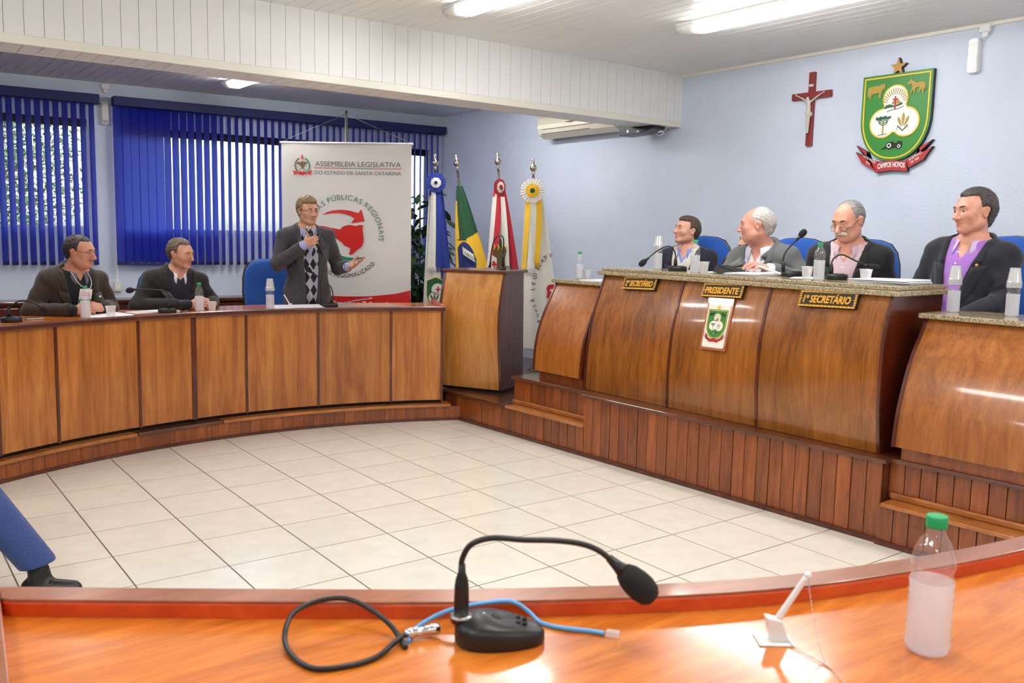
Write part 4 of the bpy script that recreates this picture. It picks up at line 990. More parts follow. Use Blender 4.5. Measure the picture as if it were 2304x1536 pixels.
# red and white state flag
def c3(u, t):
    if t > .40 and abs(u - .42) < (t - .38) * 1.4 and t < .95: return 2
    if u > .62: return 0
    if t < .1: return 0
    return 1 if t < .5 or u < .3 and (t * 3 + u) % 1 < .5 else 0
def d3(r, P, rx, rd):
    fr = Fr(P(.42, .54, .045), rx, (0, 0, 1))
    def L(nm, pts, mt, h): b = MB(); poly(b, fr, pts, h, 0, .001); b.build(nm, mt, r)
    L('emblem_eagle', [(-.07, .05), (-.05, .09), (0, .075), (.05, .09), (.07, .05), (.05, -.04), (.06, -.14), (-.04, -.16), (-.05, -.05)], 'fbrown', 0)
    L('emblem_field', [(-.08, .0), (-.03, -.03), (-.03, -.2), (-.09, -.2)], 'fwhite', .001)
    for q in (-.06, -.02, .02, .06): L('emblem_leaf', ribbon2([(q, .05), (q + .01, .085), (q - .005, .11)], [.004, .014, .004]), 'fyellow', .002)
flag('red and white flag with red rosette behind the lectern, third of the four', (4.42, 1.12, FZ), (4.42, 1.38, 2.21), -.02, .09, .42, 2.08, .75, c3, ['fred', 'fwhite', 'fogreen'], 3, (.5, .03, [(.085, 'fred'), (.055, 'fwhite'), (.026, 'fred')], .85), [(.15, .45, .08, .62, -.02, .22, 'fwhite'), (.3, .6, .08, .62, .10, .32, 'fred'), (.55, .85, .1, .62, .5, .72, 'fwhite')], decals=d3)
# white and yellow legislative flag
def c4(u, t): return 0
def d4(r, P, rx, rd):
    mb = MB(); s_ = 'PODER LEGISLATIVO MUNICIPAL'; n = len(s_)
    for k, ch in enumerate(s_):
        if ch == ' ': continue
        v, f = text2d(ch); a0 = min(p[0] for p in v); ang = RD(222 - 8.2 * k); u0, t0 = 1.02 + .62 * cos(ang), .66 - .235 * sin(ang)
        if u0 > .97: continue
        fr = Fr(P(u0, t0, .022), rx * sin(ang) + Vector((0, 0, 1)) * -cos(ang), rx * cos(ang) + Vector((0, 0, 1)) * sin(ang)); mb.add([fr((p[0] - a0) * .038, p[1] * .042, 0) for p in v], f)
    tag(mb.build('lettering', 'fblack', r), kind='stuff')
    fr = Fr(P(.86, .66, .03), rx, (0, 0, 1))
    def L(nm, pts, mt, h): b = MB(); poly(b, fr, pts, h, 0, .001); b.build(nm, mt, r)
    L('emblem_head', [(-.045, .07), (-.03, .10), (.02, .11), (.05, .08), (.05, -.06), (.03, -.10), (-.01, -.05), (-.045, -.02), (-.035, .02)], 'fred', 0); L('emblem_eye', circ(.0, .05, .012, None, 10), 'fwhite', .001)
    L('emblem_leaf', [(.06, -.10), (.03, -.17), (-.04, -.30), (.07, -.34)], 'fogreen', 0)
flag('white flag with yellow ribbons and white rosette, rightmost of the four flags', (4.50, .78, FZ), (4.50, .90, 2.13), .04, .14, .44, 2.03, .45, c4, ['fwhite'], 4, (.42, .02, [(.118, 'fwhite'), (.066, 'fyellow'), (.024, 'fogreen')], 0.0), [(.05, .32, .08, .48, .03, .16, 'fyellow'), (.32, .62, .08, .50, .18, .42, 'fwhite'), (.62, .9, .08, .46, .42, .58, 'fyellow')], decals=d4, polemat='polewood')

# lectern microphone seen above the lectern: slim black gooseneck stand
gm = thing('gooseneck_microphone', 'thin black gooseneck microphone arched above the lectern', 'microphone', (3.62, .16, 1.268))
gx = Vector((3.60, .14, 0)); rr0 = Vector((.804, -.595, 0))
MB().tube([gx + Vector((0, 0, 1.268)), gx + Vector((0, 0, 1.45))], .010, 8).build('stem', 'black', gm)
MB().tube(spline([gx + Vector((0, 0, 1.44)), gx + Vector((0, 0, 1.53)), gx + rr0 * -.03 + Vector((0, 0, 1.56)), gx + rr0 * -.08 + Vector((0, 0, 1.52)), gx + rr0 * -.105 + Vector((0, 0, 1.40)), gx + rr0 * -.11 + Vector((0, 0, 1.33))], 6), .0055, 8).build('gooseneck', 'black', gm)
MB().lathe([(0, 0), (.03, 0), (.03, .012), (.012, .02), (0, .02)], gx + Vector((0, 0, 1.268)), 16).build('flange', 'black', gm)
MB().tube([gx + rr0 * -.11 + Vector((0, 0, 1.335)), gx + rr0 * -.112 + Vector((0, 0, 1.285))], [.008, .011], 8).build('microphone_head', 'blackmat', gm)

# ================================================================== potted ficus between banner and flags
pc = Vector((4.12, 2.42, .118))
fk = thing('potted_ficus', 'dark green leafy potted ficus between the banner and the flags', 'plant', pc)
M['cloth'] = plain('white_pot_cloth', (206, 204, 204), .8)
mb = MB(); rings = []
for j, (rr_, z) in enumerate([(.17, 0), (.19, .12), (.21, .3), (.215, .42), (.23, .5), (.235, .52), (.20, .525)]):
    rings.append([pc + Vector(((rr_ + .014 * sin(7 * t + j * .5) * (j < 6)) * cos(t), (rr_ + .014 * sin(7 * t + j * .5) * (j < 6)) * sin(t), z)) for t in np.linspace(0, 2 * pi, 40, endpoint=False)])
mb.loft(rings).build('wrapped_pot', 'cloth', fk)
stems = []
for (dx, dy, h) in ((0, 0, 2.0), (-.12, .05, 1.75), (.12, -.05, 1.8), (-.2, -.1, 1.45), (.22, .1, 1.4)):
    path = spline([pc + Vector((dx * .15, dy * .15, .5)), pc + Vector((dx * .6, dy * .6, .5 + (h - .5) * .4)), pc + Vector((dx * 1.3, dy * 1.3, h))], 5); stems.append(path)
    MB().tube(path, [.013 - .009 * i / (len(path) - 1) for i in range(len(path))], 6).build('stem', 'bark', fk)
lf = MB(); 
prof = [(0, 0), (.12, .34), (.3, .62), (.55, .75), (.8, .5), (1, 0)]
lv = [(x, 0, -.12 * x * x) for x, y in prof]; 
lf.add([(x * .13, 0, -.03 * x * x) for x, y in prof] + [(x * .13, y * .035, .008 - .03 * x * x) for x, y in prof[1:-1]] + [(x * .13, -y * .035, .008 - .03 * x * x) for x, y in prof[1:-1]],
       [(0, 1, 6), (1, 2, 7, 6), (2, 3, 8, 7), (3, 4, 9, 8), (4, 5, 9), (0, 10, 1), (1, 10, 11, 2), (2, 11, 12, 3), (3, 12, 13, 4), (4, 13, 5)], 0, True)
l0 = None; rg = random.Random(5)
for k in range(290):
    st = stems[k % 5]; tt = rg.uniform(.28, 1); p = st[min(len(st) - 1, int(tt * (len(st) - 1)))]; ang = rg.uniform(0, 2 * pi); rad = rg.uniform(.0, .26) * (1.1 - abs(tt - .6))
    q = p + Vector((cos(ang) * rad, sin(ang) * rad, rg.uniform(-.08, .10))) - pc
    rot = (rg.uniform(-.6, .6), rg.uniform(-.2, .9), ang + rg.uniform(-.6, .6)); sc_ = rg.uniform(1.1, 1.7)
    if l0 is None: l0 = lf.build('leaf', 'leaf', fk, world=False); l0.location = q; l0.rotation_euler = rot
    else: share(l0, 'leaf', fk, q, rot, (sc_,) * 3)

# ================================================================== outside: ground, trees, pale wall
gr = MB().box((-14, 4.4, -.6), (20, 40, -.5)).build('ground_outside', 'bark'); tag(gr, 'earth yard outside the windows', kind='structure')
M['leaf_out'] = plain('sunlit_tree_leaf', (64, 92, 38), .55, noise=.4, nscale=3)
M['leaf_out2'] = plain('pale_tree_leaf', (120, 120, 88), .6, noise=.3, nscale=3)
def tree(base, h, rad, label, seed, n=15000, mats=('leaf_out', 'leaf_out2')):
    r = thing('tree', label, 'tree', base, 0, 'trees outside the left window'); rg = random.Random(seed); b0 = Vector(base)
    tr_ = [b0, b0 + Vector((.1, 0, h * .3)), b0 + Vector((-.1, .1, h * .55)), b0 + Vector((.1, 0, h * .8))]
    MB().tube(spline(tr_, 4), [.2 - .012 * i for i in range(13)], 8).build('trunk', 'bark', r)
    for k in range(7):
        s = b0 + Vector((0, 0, h * rg.uniform(.25, .6))); e_ = b0 + Vector((rg.uniform(-1, 1) * rad, rg.uniform(-1, 1) * rad * .7, h * rg.uniform(.5, .95)))
        MB().tube(spline([s, s.lerp(e_, .5) + Vector((0, 0, .2)), e_], 4), [.08 - .008 * i for i in range(9)], 6).build('branch', 'bark', r)
    for mt in mats:
        mb = MB()
        for k in range(n // len(mats)):
            t = rg.uniform(0, 2 * pi); z = rg.uniform(-1, 1); q = rg.uniform(.25, 1) ** .5; s_ = math.sqrt(1 - z * z)
            c = b0 + Vector((rad * q * s_ * cos(t), rad * q * s_ * sin(t), h * .58 + h * .46 * q * z))
            u = Vector((rg.gauss(0, 1), rg.gauss(0, 1), rg.gauss(0, .6))).normalized() * rg.uniform(.025, .06); v = u.orthogonal().normalized() * u.length * .6
            mb.add([c - u, c - v, c + u, c + v], [(0, 1, 2, 3)])
        tag(mb.build('foliage', mt, r), kind='stuff')
tree((-.1, 8.6, -.5), 5.2, 2.1, 'sunlit leafy tree outside the left window, nearer one', 3)
tree((-.7, 12.0, -.5), 6.4, 2.3, 'taller leafy tree outside, behind the nearer one', 9)
tree((-2.6, 10.2, -.5), 5.6, 2.2, 'leafy tree outside at the far left', 11)
# ================================================================== chairs
def build_chair():
    """office chair facing +y, origin on the floor under the seat"""
    r = thing('office_chair', 'x', 'chair', (0, 0, 0))
    def pad(c, hx, hy, hz, rr_, curve=0.0):
        rings = []
        for k, (s_, z) in enumerate(((.80, -1), (.97, -.75), (1, -.2), (1, .3), (.96, .75), (.82, 1))):
            ring = []
            for t in np.linspace(0, 2 * pi, 32, endpoint=False):
                e = 4.0; x = abs(cos(t)) ** (2 / e) * (1 if cos(t) > 0 else -1); y = abs(sin(t)) ** (2 / e) * (1 if sin(t) > 0 else -1)
                ring.append((c[0] + x * (hx - rr_ * (1 - s_) * 5), c[1] + y * (hy - rr_ * (1 - s_) * 5), c[2] + z * hz))
            rings.append(ring)
        return MB().loft(rings)
    pad((0, .02, .37), .245, .245, .045, .02).build('seat', 'chairblue', r)
    pad((0, .02, .318), .235, .235, .012, .01).build('seat_pan', 'black', r)
    # back: rounded-top panel, slightly bowed round the sitter
    def back(off, th, grow, nm, mt):
        out = []
        for k in range(9):       # half outline from bottom centre to top centre
            pass
        prof = [(.17, .56), (.205, .60), (.225, .70), (.232, .85), (.225, .97), (.205, 1.05), (.165, 1.105), (.10, 1.13), (0, 1.138)]
        prof = [(x * (1 + grow) + (.0 if x == 0 else grow * .02), z + (grow * .1 if z > .9 else -grow * .1)) for x, z in prof]
        left = [(-x, z) for x, z in prof][::-1][1:]; ol = prof + left
        def yb(x, z): return -.235 - .10 * (z - .55) + .9 * x * x * .6 + .03 * math.exp(-((z - .7) / .12) ** 2)
        mb = MB(); n = len(ol); cx, cz = 0, .85
        rings = []
        for s_, dy in ((.0, th * .5), (.5, th * .5), (.88, th * .46), (.98, th * .2), (1, -.0), (.98, -th * .3), (.88, -th * .45), (.5, -th * .5), (0, -th * .5)):
            rings.append([(cx + (x - cx) * max(s_, .001), yb(cx + (x - cx) * s_, cz + (z - cz) * s_) + dy + off, cz + (z - cz) * max(s_, .001)) for x, z in ol])
        return mb.loft(rings, caps=False).build(nm, mt, r)
    back(0, .06, 0, 'backrest', 'chairblue'); back(-.045, .03, .03, 'back_shell', 'black')
    MB().tube(spline([(0, -.1, .31), (0, -.26, .31), (0, -.31, .45), (0, -.30, .66)], 4), .022, 8).build('back_bar', 'black', r)
    MB().lathe([(.03, .09), (.03, .22), (.02, .22), (.02, .31), (.0, .31)], (0, 0, 0), 12).build('gas_column', 'black', r)
    for k in range(5):
        t = 2 * pi * k / 5 + .3; MB().tube([(0, 0, .10), (.24 * cos(t), .24 * sin(t), .07)], [.028, .016], 8).build('base_arm', 'black', r)
        MB().lathe([(.0, -.012), (.027, -.012), (.027, .012), (0, .012)], (.24 * cos(t), .24 * sin(t), .027), 12, ax=(sin(t), -cos(t), 0)).build('caster', 'black', r)
    return r
chair0 = build_chair(); _used = [False]
def copy_tree(root, loc, rz, scale=1.0):
    r = root.copy(); COL.objects.link(r); r.location = loc; r.rotation_euler = (0, 0, rz); r.scale = (scale,) * 3
    for ch in list(root.children):
        c = ch.copy(); COL.objects.link(c); c.parent = r; c.matrix_parent_inverse = ch.matrix_parent_inverse.copy()
        for g in ch.children:
            d = g.copy(); COL.objects.link(d); d.parent = c; d.matrix_parent_inverse = g.matrix_parent_inverse.copy()
    return r
def put(root, used, loc, rz, label, group, scale=1.0):
    if not used[0]:
        used[0] = True; root.location = loc; root.rotation_euler = (0, 0, rz); root.scale = (scale,) * 3; o = root
    else: o = copy_tree(root, loc, rz, scale)
    o['label'] = label; o['group'] = group; return o
def chair(loc, heading, label, scale=1.0):
    return put(chair0, _used, loc, heading - pi / 2, label, 'blue office chairs', scale)

# ================================================================== bottles and cups
def bottle_proto():
    r = thing('water_bottle', 'x', 'bottle', (0, 0, 0))
    R_ = .0325
    low = [(0, .003), (.012, .002), (.022, 0), (.030, .004), (R_, .012)]
    z = .018
    while z < .105:
        low += [(R_, z), (R_ - .0015, z + .006)]; z += .011
    low += [(R_, .112), (R_ - .0006, .116)]
    b = MB(); b.loft([[(q * cos(2 * pi * k / 24), q * sin(2 * pi * k / 24), zz) for k in range(24)] for q, zz in low], caps=False); b.build('lower_bottle', 'water', r)
    upp = [(R_ - .0006, .116), (R_ - .003, .124), (R_ - .0035, .130), (R_, .138), (R_ - .001, .150), (R_ - .004, .162), (R_ - .010, .176), (R_ - .017, .187), (.0135, .194), (.0125, .199)]
    b = MB(); b.loft([[(q * cos(2 * pi * k / 24), q * sin(2 * pi * k / 24), zz) for k in range(24)] for q, zz in upp], caps=False); b.build('upper_bottle', 'pet', r)
    b = MB(); n = 40; b.loft([[((q + (.0006 if k % 2 else 0)) * cos(2 * pi * k / n), (q + (.0006 if k % 2 else 0)) * sin(2 * pi * k / n), zz) for k in range(n)] for q, zz in ((.0150, .198), (.0152, .200), (.0152, .214), (.014, .2165))]); b.build('cap', 'capgreen', r)
    return r
bot0 = bottle_proto(); _bu = [False]
def bottle(loc, label, scale=1.0): return put(bot0, _bu, loc, random.uniform(0, 6), label, 'half-litre water bottles', scale)
def cup_proto():
    o = MB()
    prof = [(.0, .004), (.022, .003), (.0235, 0), (.025, .004), (.0262, .02), (.0272, .021), (.0325, .064), (.0335, .065), (.035, .072), (.0372, .073), (.0372, .075), (.0345, .0745), (.032, .064)]
    o.loft([[(q * cos(2 * pi * k / 24), q * sin(2 * pi * k / 24), zz) for k in range(24)] for q, zz in prof], caps=False)
    return tag(o.build('plastic_cup', 'cup'), 'x', 'cup')
cup0 = cup_proto(); _cu = [False]
def cup(loc, label, flip=False, grp='plastic cups on the desks'):
    if not _cu[0]: _cu[0] = True; o = cup0
    else: o = cup0.copy(); COL.objects.link(o)
    o.location = loc
    o.rotation_euler = (pi if flip else 0, 0, 0); o['label'] = label; o['group'] = grp; return o
def bottle_with_cups(loc, label, where, n=4):
    bottle(loc, label)
    for k in range(n):
        cup((loc[0], loc[1], loc[2] + .2235 + .0065 * k), ('topmost', 'second', 'third', 'fourth', 'fifth')[n - 1 - k] + ' clear cup of the upturned stack ' + where, True, 'upturned cup stack ' + where)

DZ = .9465
bottle((.345, .51, DZ), 'water bottle with green cap in front of the man in brown'); cup((.507, .515, DZ), 'white plastic cup in front of the man in brown')
bottle((1.171, .685, DZ), 'water bottle with green cap in front of the man in the dark sweater'); cup((1.254, .65, DZ), 'white plastic cup in front of the man in the dark sweater')
bottle_with_cups((1.704, .632, DZ), 'water bottle under a cup stack left of the standing speaker', 'left of the standing speaker')
GZ = 1.3455
bottle(RP(2.301, .30, GZ), 'water bottle on the granite below the man in navy with open collar'); cup(RP(2.34, .345, GZ), 'plastic cup beside the bottle below the man in navy')
bottle_with_cups(RP(1.80, .50, GZ), 'water bottle under a cup stack at the left end of the granite top', 'at the left end of the granite top')
cup(RP(3.098, .365, GZ), 'plastic cup between the grey-suited man and the green-capped bottle'); bottle(RP(3.235, .27, GZ), 'water bottle in front of the man with the moustache'); cup(RP(3.476, .36, GZ), 'plastic cup in front of the paper pile on the granite')
SZ = 1.2325
bottle(RP(.99, .50, SZ), 'water bottle on the small side desk beside the lectern'); cup(RP(1.01, .57, SZ), 'plastic cup on the small side desk beside the lectern')
bottle_with_cups(RP(3.93, .46, 1.2085), 'water bottle under a cup stack, left one at the right edge', 'left one at the right edge', 5); bottle_with_cups(RP(4.215, .49, 1.2085), 'water bottle under a cup stack, right one at the right edge', 'right one at the right edge', 5)
bottle((.368, -5.452, FT + .0005), 'large near water bottle with green cap on the foreground desk')

# ================================================================== microphones
def mic(loc, yaw, path, head, label, s=1.0, plug=True):
    """base on loc; path/head in the local x-z plane"""
    r = thing('desk_microphone', label, 'microphone', loc, yaw, 'black gooseneck desk microphones')
    L0 = lambda p: (p[0], p[2] if len(p) > 2 else 0, p[1])
    mb = MB(); rings = []
    for sc_, z in ((.96, 0), (1, .004), (1, .022), (.96, .028), (.80, .034), (.5, .037), (.02, .038)):
        rings.append([(sc_ * (.062 if cos(t) < 0 else .07) * cos(t) + .012, sc_ * .05 * sin(t) * (1 - .18 * cos(t)), z) for t in np.linspace(0, 2 * pi, 32, endpoint=False)])
    ba = mb.loft(rings).build('base', 'black', r, world=False)
    for k in range(3): MB().box((.045 + .012 * k, -.012, .0345 - .002 * k), (.052 + .012 * k, .012, .037 - .0022 * k)).build('button', 'blackmat', ba)
    MB().lathe([(.0, .036), (.012, .036), (.0125, .055), (.011, .075), (.0065, .095), (0, .095)], (path[0][0], 0, 0), 14).build('ferrule', 'black', r, world=False)
    pth = spline([L0(p) for p in path], 6)
    MB().tube(pth, .0048, 8).build('gooseneck', 'black', r, world=False)
    a, b_ = Vector(L0(head[0])), Vector(L0(head[1])); d = (b_ - a)
    fm = MB().lathe([(.0, -.002), (.012, 0), (.019, .2 * d.length), (.022, .5 * d.length), (.019, .8 * d.length), (.010, .98 * d.length), (0, d.length)], a, 16, ax=d).build('foam_head', 'blackmat', r, world=False)
    MB().tube([a - d.normalized() * .03, a + d * .05], [.006, .0115], 10).build('head_collar', 'black', r, world=False)
    return r
YAW = math.atan2(-.595, .804)
mic((.917, .672, DZ), YAW, [(.03, .03), (.035, .10), (.01, .155), (-.09, .168), (-.22, .165)], [(-.23, .164), (-.285, .155)], 'black gooseneck microphone between the two seated men on the left')
mic((2.218, .68, DZ), YAW, [(.03, .03), (.04, .10), (.02, .17), (-.06, .235), (-.135, .285)], [(-.14, .288), (-.185, .325)], 'black gooseneck microphone in front of the standing speaker')
mic((-.13, .40, DZ), YAW, [(.0, .03), (.01, .09), (.07, .135), (.15, .13), (.21, .10)], [(.215, .097), (.255, .07)], 'black gooseneck microphone at the far left edge of the desk')
mic(RP(2.05, .40, GZ), YAW, [(.0, .03), (.0, .10), (-.02, .15), (-.06, .168), (-.13, .135), (-.2, .075)], [(-.205, .07), (-.25, .03)], 'black gooseneck microphone on the granite left of the bottle, head drooping left')
mic(RP(2.86, .54, GZ), YAW, [(-.04, .03), (-.042, .10), (-.025, .16), (.05, .245)], [(.053, .25), (.09, .295)], 'black gooseneck microphone pointing up in front of the grey-suited man')
mic(RP(3.215, .47, GZ), YAW, [(-.02, .03), (-.02, .10), (0, .135), (.045, .148), (.12, .115), (.195, .088)], [(.2, .086), (.275, .07)], 'black gooseneck microphone in front of the man with the moustache')

# the large one in the foreground
fm_ = thing('desk_microphone', 'large near black gooseneck microphone on the foreground desk', 'microphone', (-.178, -5.036, FT), YAW, 'black gooseneck desk microphones')
mb = MB(); rings = []
for sc_, z in ((.97, 0), (1, .003), (1, .021), (.985, .026), (.93, .031), (.8, .036), (.5, .040), (.02, .0415)):
    ring = []
    for t in np.linspace(0, 2 * pi, 48, endpoint=False):
        x = .066 * cos(t) if cos(t) < 0 else .083 * cos(t); y = (.052 - .012 * (cos(t) + 1) / 2) * sin(t)
        if x < -.03: x = -.03 + (x + .03) * .75
        ring.append((sc_ * x + .012, sc_ * y, z - (.008 * max(0, cos(t)) if z > .02 else 0)))
    rings.append(ring)
fb2 = mb.loft(rings).build('base', 'black', fm_, world=False)
MB().lathe([(.0, .030), (.0165, .030), (.0165, .038), (.0115, .039), (.0118, .06), (.0112, .085), (.0095, .098), (.006, .108), (.0052, .122), (0, .122)], (-.035, 0, 0), 20).build('ferrule', 'black', fm_, world=False)
MB().lathe([(.0, .036), (.0175, .036), (.0175, .0395), (.0, .0395)], (-.035, 0, 0), 24).build('collar_ring', 'alu', fb2, world=False)
neck = [(-.035, .115), (-.036, .13), (-.034, .15), (-.02, .172), (.012, .182), (.06, .180), (.107, .180), (.145, .176), (.172, .167), (.193, .152), (.208, .138)]
MB().tube(spline([(x, 0, z - .018) for x, z in neck], 6), .0046, 10).build('gooseneck', 'black', fm_, world=False)
ha, hb = Vector((.212, 0, .117)), Vector((.262, -.012, .075)); hd = hb - ha
MB().tube([ha - hd.normalized() * .028, ha - hd.normalized() * .01, ha + hd * .1], [.0062, .009, .0135], 14).build('head_collar', 'black', fm_, world=False)
MB().lathe([(.0, -.001), (.014, .001), (.0195, .012), (.0225, .028), (.0225, .042), (.019, .056), (.012, .064), (0, .067)], ha, 24, ax=hd).build('foam_head', 'blackmat', fm_, world=False)
for x, y in ((.05, .008), (.06, .004), (.05, -.010), (.06, -.012)): MB().box((x, y, .030), (x + .007, y + .008, .0335)).build('button', 'blackmat', fb2, world=False)
MB().lathe([(0, .0395), (.0025, .0395), (.0025, .041), (0, .041)], (.0, .006, 0), 10).build('indicator', 'cream', fb2, world=False)
xl = MB(); xa, xb = Vector((-.228, -4.985, FT + .012)), Vector((-.285, -4.972, FT + .012))
MB().lathe([(0, 0), (.0085, 0), (.0085, .012), (.0068, .014), (.0072, .042), (.0085, .045), (.006, .056), (0, .056)], xa, 16, ax=(xb - xa)).build('plug', 'chrome', fm_)
cab = [(-.284, -4.975, .012), (-.31, -4.985, .008), (-.345, -5.002, .0045), (-.388, -5.004, .0045), (-.435, -4.985, .0045), (-.447, -4.935, .0045), (-.440, -4.885, .012), (-.412, -4.848, .030), (-.368, -4.845, .040), (-.328, -4.866, .042), (-.302, -4.905, .030), (-.290, -4.945, .016), (-.291, -4.975, .006), (-.296, -5.0, .0045)]
MB().tube(spline([(x, y, FT + z) for x, y, z in cab], 6), .0042, 8).build('cable', 'black', fm_)
nc = thing('network_cable', 'light blue network cable with clear plug behind the near microphone', 'cable', (-.1, -5.0, FT))
blu = [(-.283, -4.985), (-.255, -4.955), (-.225, -4.956), (-.19, -4.972), (-.132, -4.982), (-.098, -5.0), (-.078, -5.018), (-.071, -5.043), (-.057, -5.076), (-.024, -5.114), (-.012, -5.132)]
MB().tube(spline([(x, y, FT + .0042 + (.026 if 3 <= k <= 5 else (.012 if k in (2, 6) else 0))) for k, (x, y) in enumerate(blu)], 6), .0036, 8).build('lead', 'net', nc)
MB().obox((-.004, -5.143, FT + .006), Vector((.55, -.75, 0)) * .011, Vector((.75, .55, 0)) * .0058, (0, 0, .0045)).build('plug', 'cup', nc)

# chained desk pen on a stand (foreground) and a small one on the far desk
def pen_set(loc, yaw, label, s=1.0, chain=True):
    r = thing('desk_pen', label, 'pen', loc, yaw, 'chained desk pens', s)
    MB().box((-.034, -.022, 0), (.022, .022, .003)).build('base_plate', 'white', r, world=False, bevel=.001)
    MB().hexa([(-.012, -.011, .003), (.016, -.011, .003), (.016, .011, .003), (-.012, .011, .003), (-.022, -.010, .042), (.004, -.010, .036), (.004, .010, .036), (-.022, .010, .042)]).build('holder', 'white', r, world=False, bevel=.002)
    MB().tube([(-.004, 0, .03), (.002, 0, .042), (.036, 0, .100), (.040, 0, .106)], [.0062, .0052, .0046, .0046], 12).build('barrel', 'white', r, world=False)
    MB().ball((.0415, 0, .108), .0062, 12).build('tip_ball', 'white', r, world=False)
    if chain:
        pts = [(.0415, -.002, .104), (.043, -.012, .080), (.045, -.03, .05), (.047, -.05, .02), (.050, -.075, .0025), (.053, -.11, .0025), (.056, -.15, .0025)]; sp = spline(pts, 9); mb = MB()
        for p in sp: mb.ball(p, .0013, 6)
        for p in spline([(.014, -.012, .006), (.020, -.03, .0025), (.035, -.06, .0025), (.050, -.085, .0025)], 11): mb.ball(p, .0013, 6)
        tag(mb.build('bead_chain', 'chrome', r, world=False), kind='stuff')
pen_set((.204, -5.298, FT), YAW, 'white chained desk pen on the foreground desk')
pen_set((1.89, .70, DZ), YAW + pi, 'small white desk pen in its stand beside the standing speaker', .95, False)

# papers and small things on the desks
def sheet_stack(loc, yaw, n, w_, h_, label, name='paper_sheets', skew=.2, mat='paper', cat='papers'):
    r = thing(name, label, cat, loc, yaw)
    for k in range(n):
        rg = random.uniform(-skew, skew); dx, dy = random.uniform(-.012, .012) * (k > 0), random.uniform(-.012, .012) * (k > 0); c_, s_ = cos(rg), sin(rg); z0 = .0022 * k
        P = [(dx + a * c_ - b_ * s_, dy + a * s_ + b_ * c_) for a, b_ in ((-w_ / 2, -h_ / 2), (w_ / 2, -h_ / 2), (w_ / 2, h_ / 2), (-w_ / 2, h_ / 2))]
        MB().hexa([(x, y, z0) for x, y in P] + [(x, y, z0 + .0018 + (.006 if (i == 2 and k == n - 1) else 0)) for i, (x, y) in enumerate(P)]).build('sheet', mat, r, world=False)
sheet_stack((.50, .60, DZ), .3, 2, .30, .21, 'white paper sheets under the hands of the man in brown'); sheet_stack((.80, .76, DZ), .2, 2, .24, .15, 'white paper folder left of the second microphone')
sheet_stack((1.98, .78, DZ), -.1, 3, .42, .24, 'white papers spread in front of the standing speaker')
sheet_stack(RP(2.33, .47, GZ), RZ, 3, .10, .15, 'small white booklet and cards right of the cup on the granite', skew=.4)
sheet_stack(RP(2.68, .42, GZ), RZ + .1, 7, .23, .31, 'white papers in front of the grey-suited man', skew=.12)
sheet_stack(RP(3.57, .46, GZ), RZ, 9, .34, .27, 'tall pile of white papers at the right end of the granite', skew=.08)
sheet_stack(RP(3.03, .45, GZ), RZ + .6, 1, .15, .20, 'single white sheet under the cup and bottle on the granite')
sheet_stack(RP(1.20, .52, SZ), RZ, 2, .21, .26, 'white papers on the small side desk beside the lectern')
tb = thing('tablet', 'black tablet in a folded wedge cover on the granite top', 'tablet', RP(2.46, .50, GZ), RZ)
MB().hexa([(-.10, -.09, 0), (.12, -.09, 0), (.12, .10, 0), (-.10, .10, 0), (-.10, -.06, .050), (.12, -.085, .004), (.12, .10, .004), (-.10, .07, .050)]).build('cover', 'black', tb, world=False, bevel=.002)
MB().hexa([(-.085, -.05, .050), (.11, -.07, .006), (.11, .085, .006), (-.085, .058, .050), (-.085, -.05, .0525), (.11, -.07, .0085), (.11, .085, .0085), (-.085, .058, .0525)]).build('screen', 'dark', tb, world=False)
ph_ = thing('mobile_phone', 'small grey mobile phone lying at the left end of the desk', 'phone', (.03, .52, DZ), .2)
MB().box((-.055, -.028, 0), (.055, .028, .009)).build('body', 'alu', ph_, world=False, bevel=.003); MB().box((-.045, -.023, .009), (.045, .023, .0095)).build('screen', 'dark', ph_, world=False)
ky = thing('keys', 'small silver keys lying left of the bottle on the left desk', 'keys', (1.06, .66, DZ), .4)
MB().obox((0, 0, .004), (.022, 0, .003), (0, .006, 0), (0, 0, .0015)).build('key', 'alu', ky, world=False); MB().obox((.02, .018, .006), (.016, .012, .004), (-.004, .006, 0), (0, 0, .0015)).build('key', 'alu', ky, world=False)
MB().tube([(.012 * cos(t) - .02, .012 * sin(t), .002) for t in np.linspace(0, 2 * pi, 17)], .001, 5).build('ring', 'chrome', ky, world=False)
eb = thing('eraser_block', 'small white block beside the microphone on the left desk', 'block', (1.0, .70, DZ), -.2); MB().box((-.03, -.01, 0), (.03, .01, .014)).build('block', 'cream', eb, world=False, bevel=.002)
wc = thing('network_cable', 'grey-white network cable curling up behind the papers on the granite', 'cable', RP(2.62, .50, GZ))
MB().tube(spline([RP(2.57, .50, GZ + .005), RP(2.56, .49, GZ + .05), RP(2.58, .47, GZ + .085)], 6), .004, 8).build('plug_lead', 'net', wc)
MB().tube(spline([RP(2.62, .50, GZ + .02), RP(2.66, .49, GZ + .055), RP(2.72, .50, GZ + .045), RP(2.80, .52, GZ + .018), RP(2.85, .50, GZ + .006)], 6), .006, 8).build('lead', 'white', wc)
MB().obox(RP(2.58, .47, GZ + .093), RE * .006, RN * .005, (0, 0, .010)).build('plug', 'cup', wc)
dl = thing('network_cable', 'thin blue-grey network cable with clear plug on the desk right of the speaker', 'cable', (2.4, .70, DZ), 0)
MB().tube(spline([(2.30, .70, DZ + .004), (2.36, .66, DZ + .03), (2.44, .60, DZ + .055), (2.52, .55, DZ + .07)], 6), .0035, 8).build('lead', 'net', dl)
MB().obox((2.535, .54, DZ + .075), (.012, -.007, .004), (.004, .007, 0), (0, 0, .005)).build('plug', 'cup', dl)
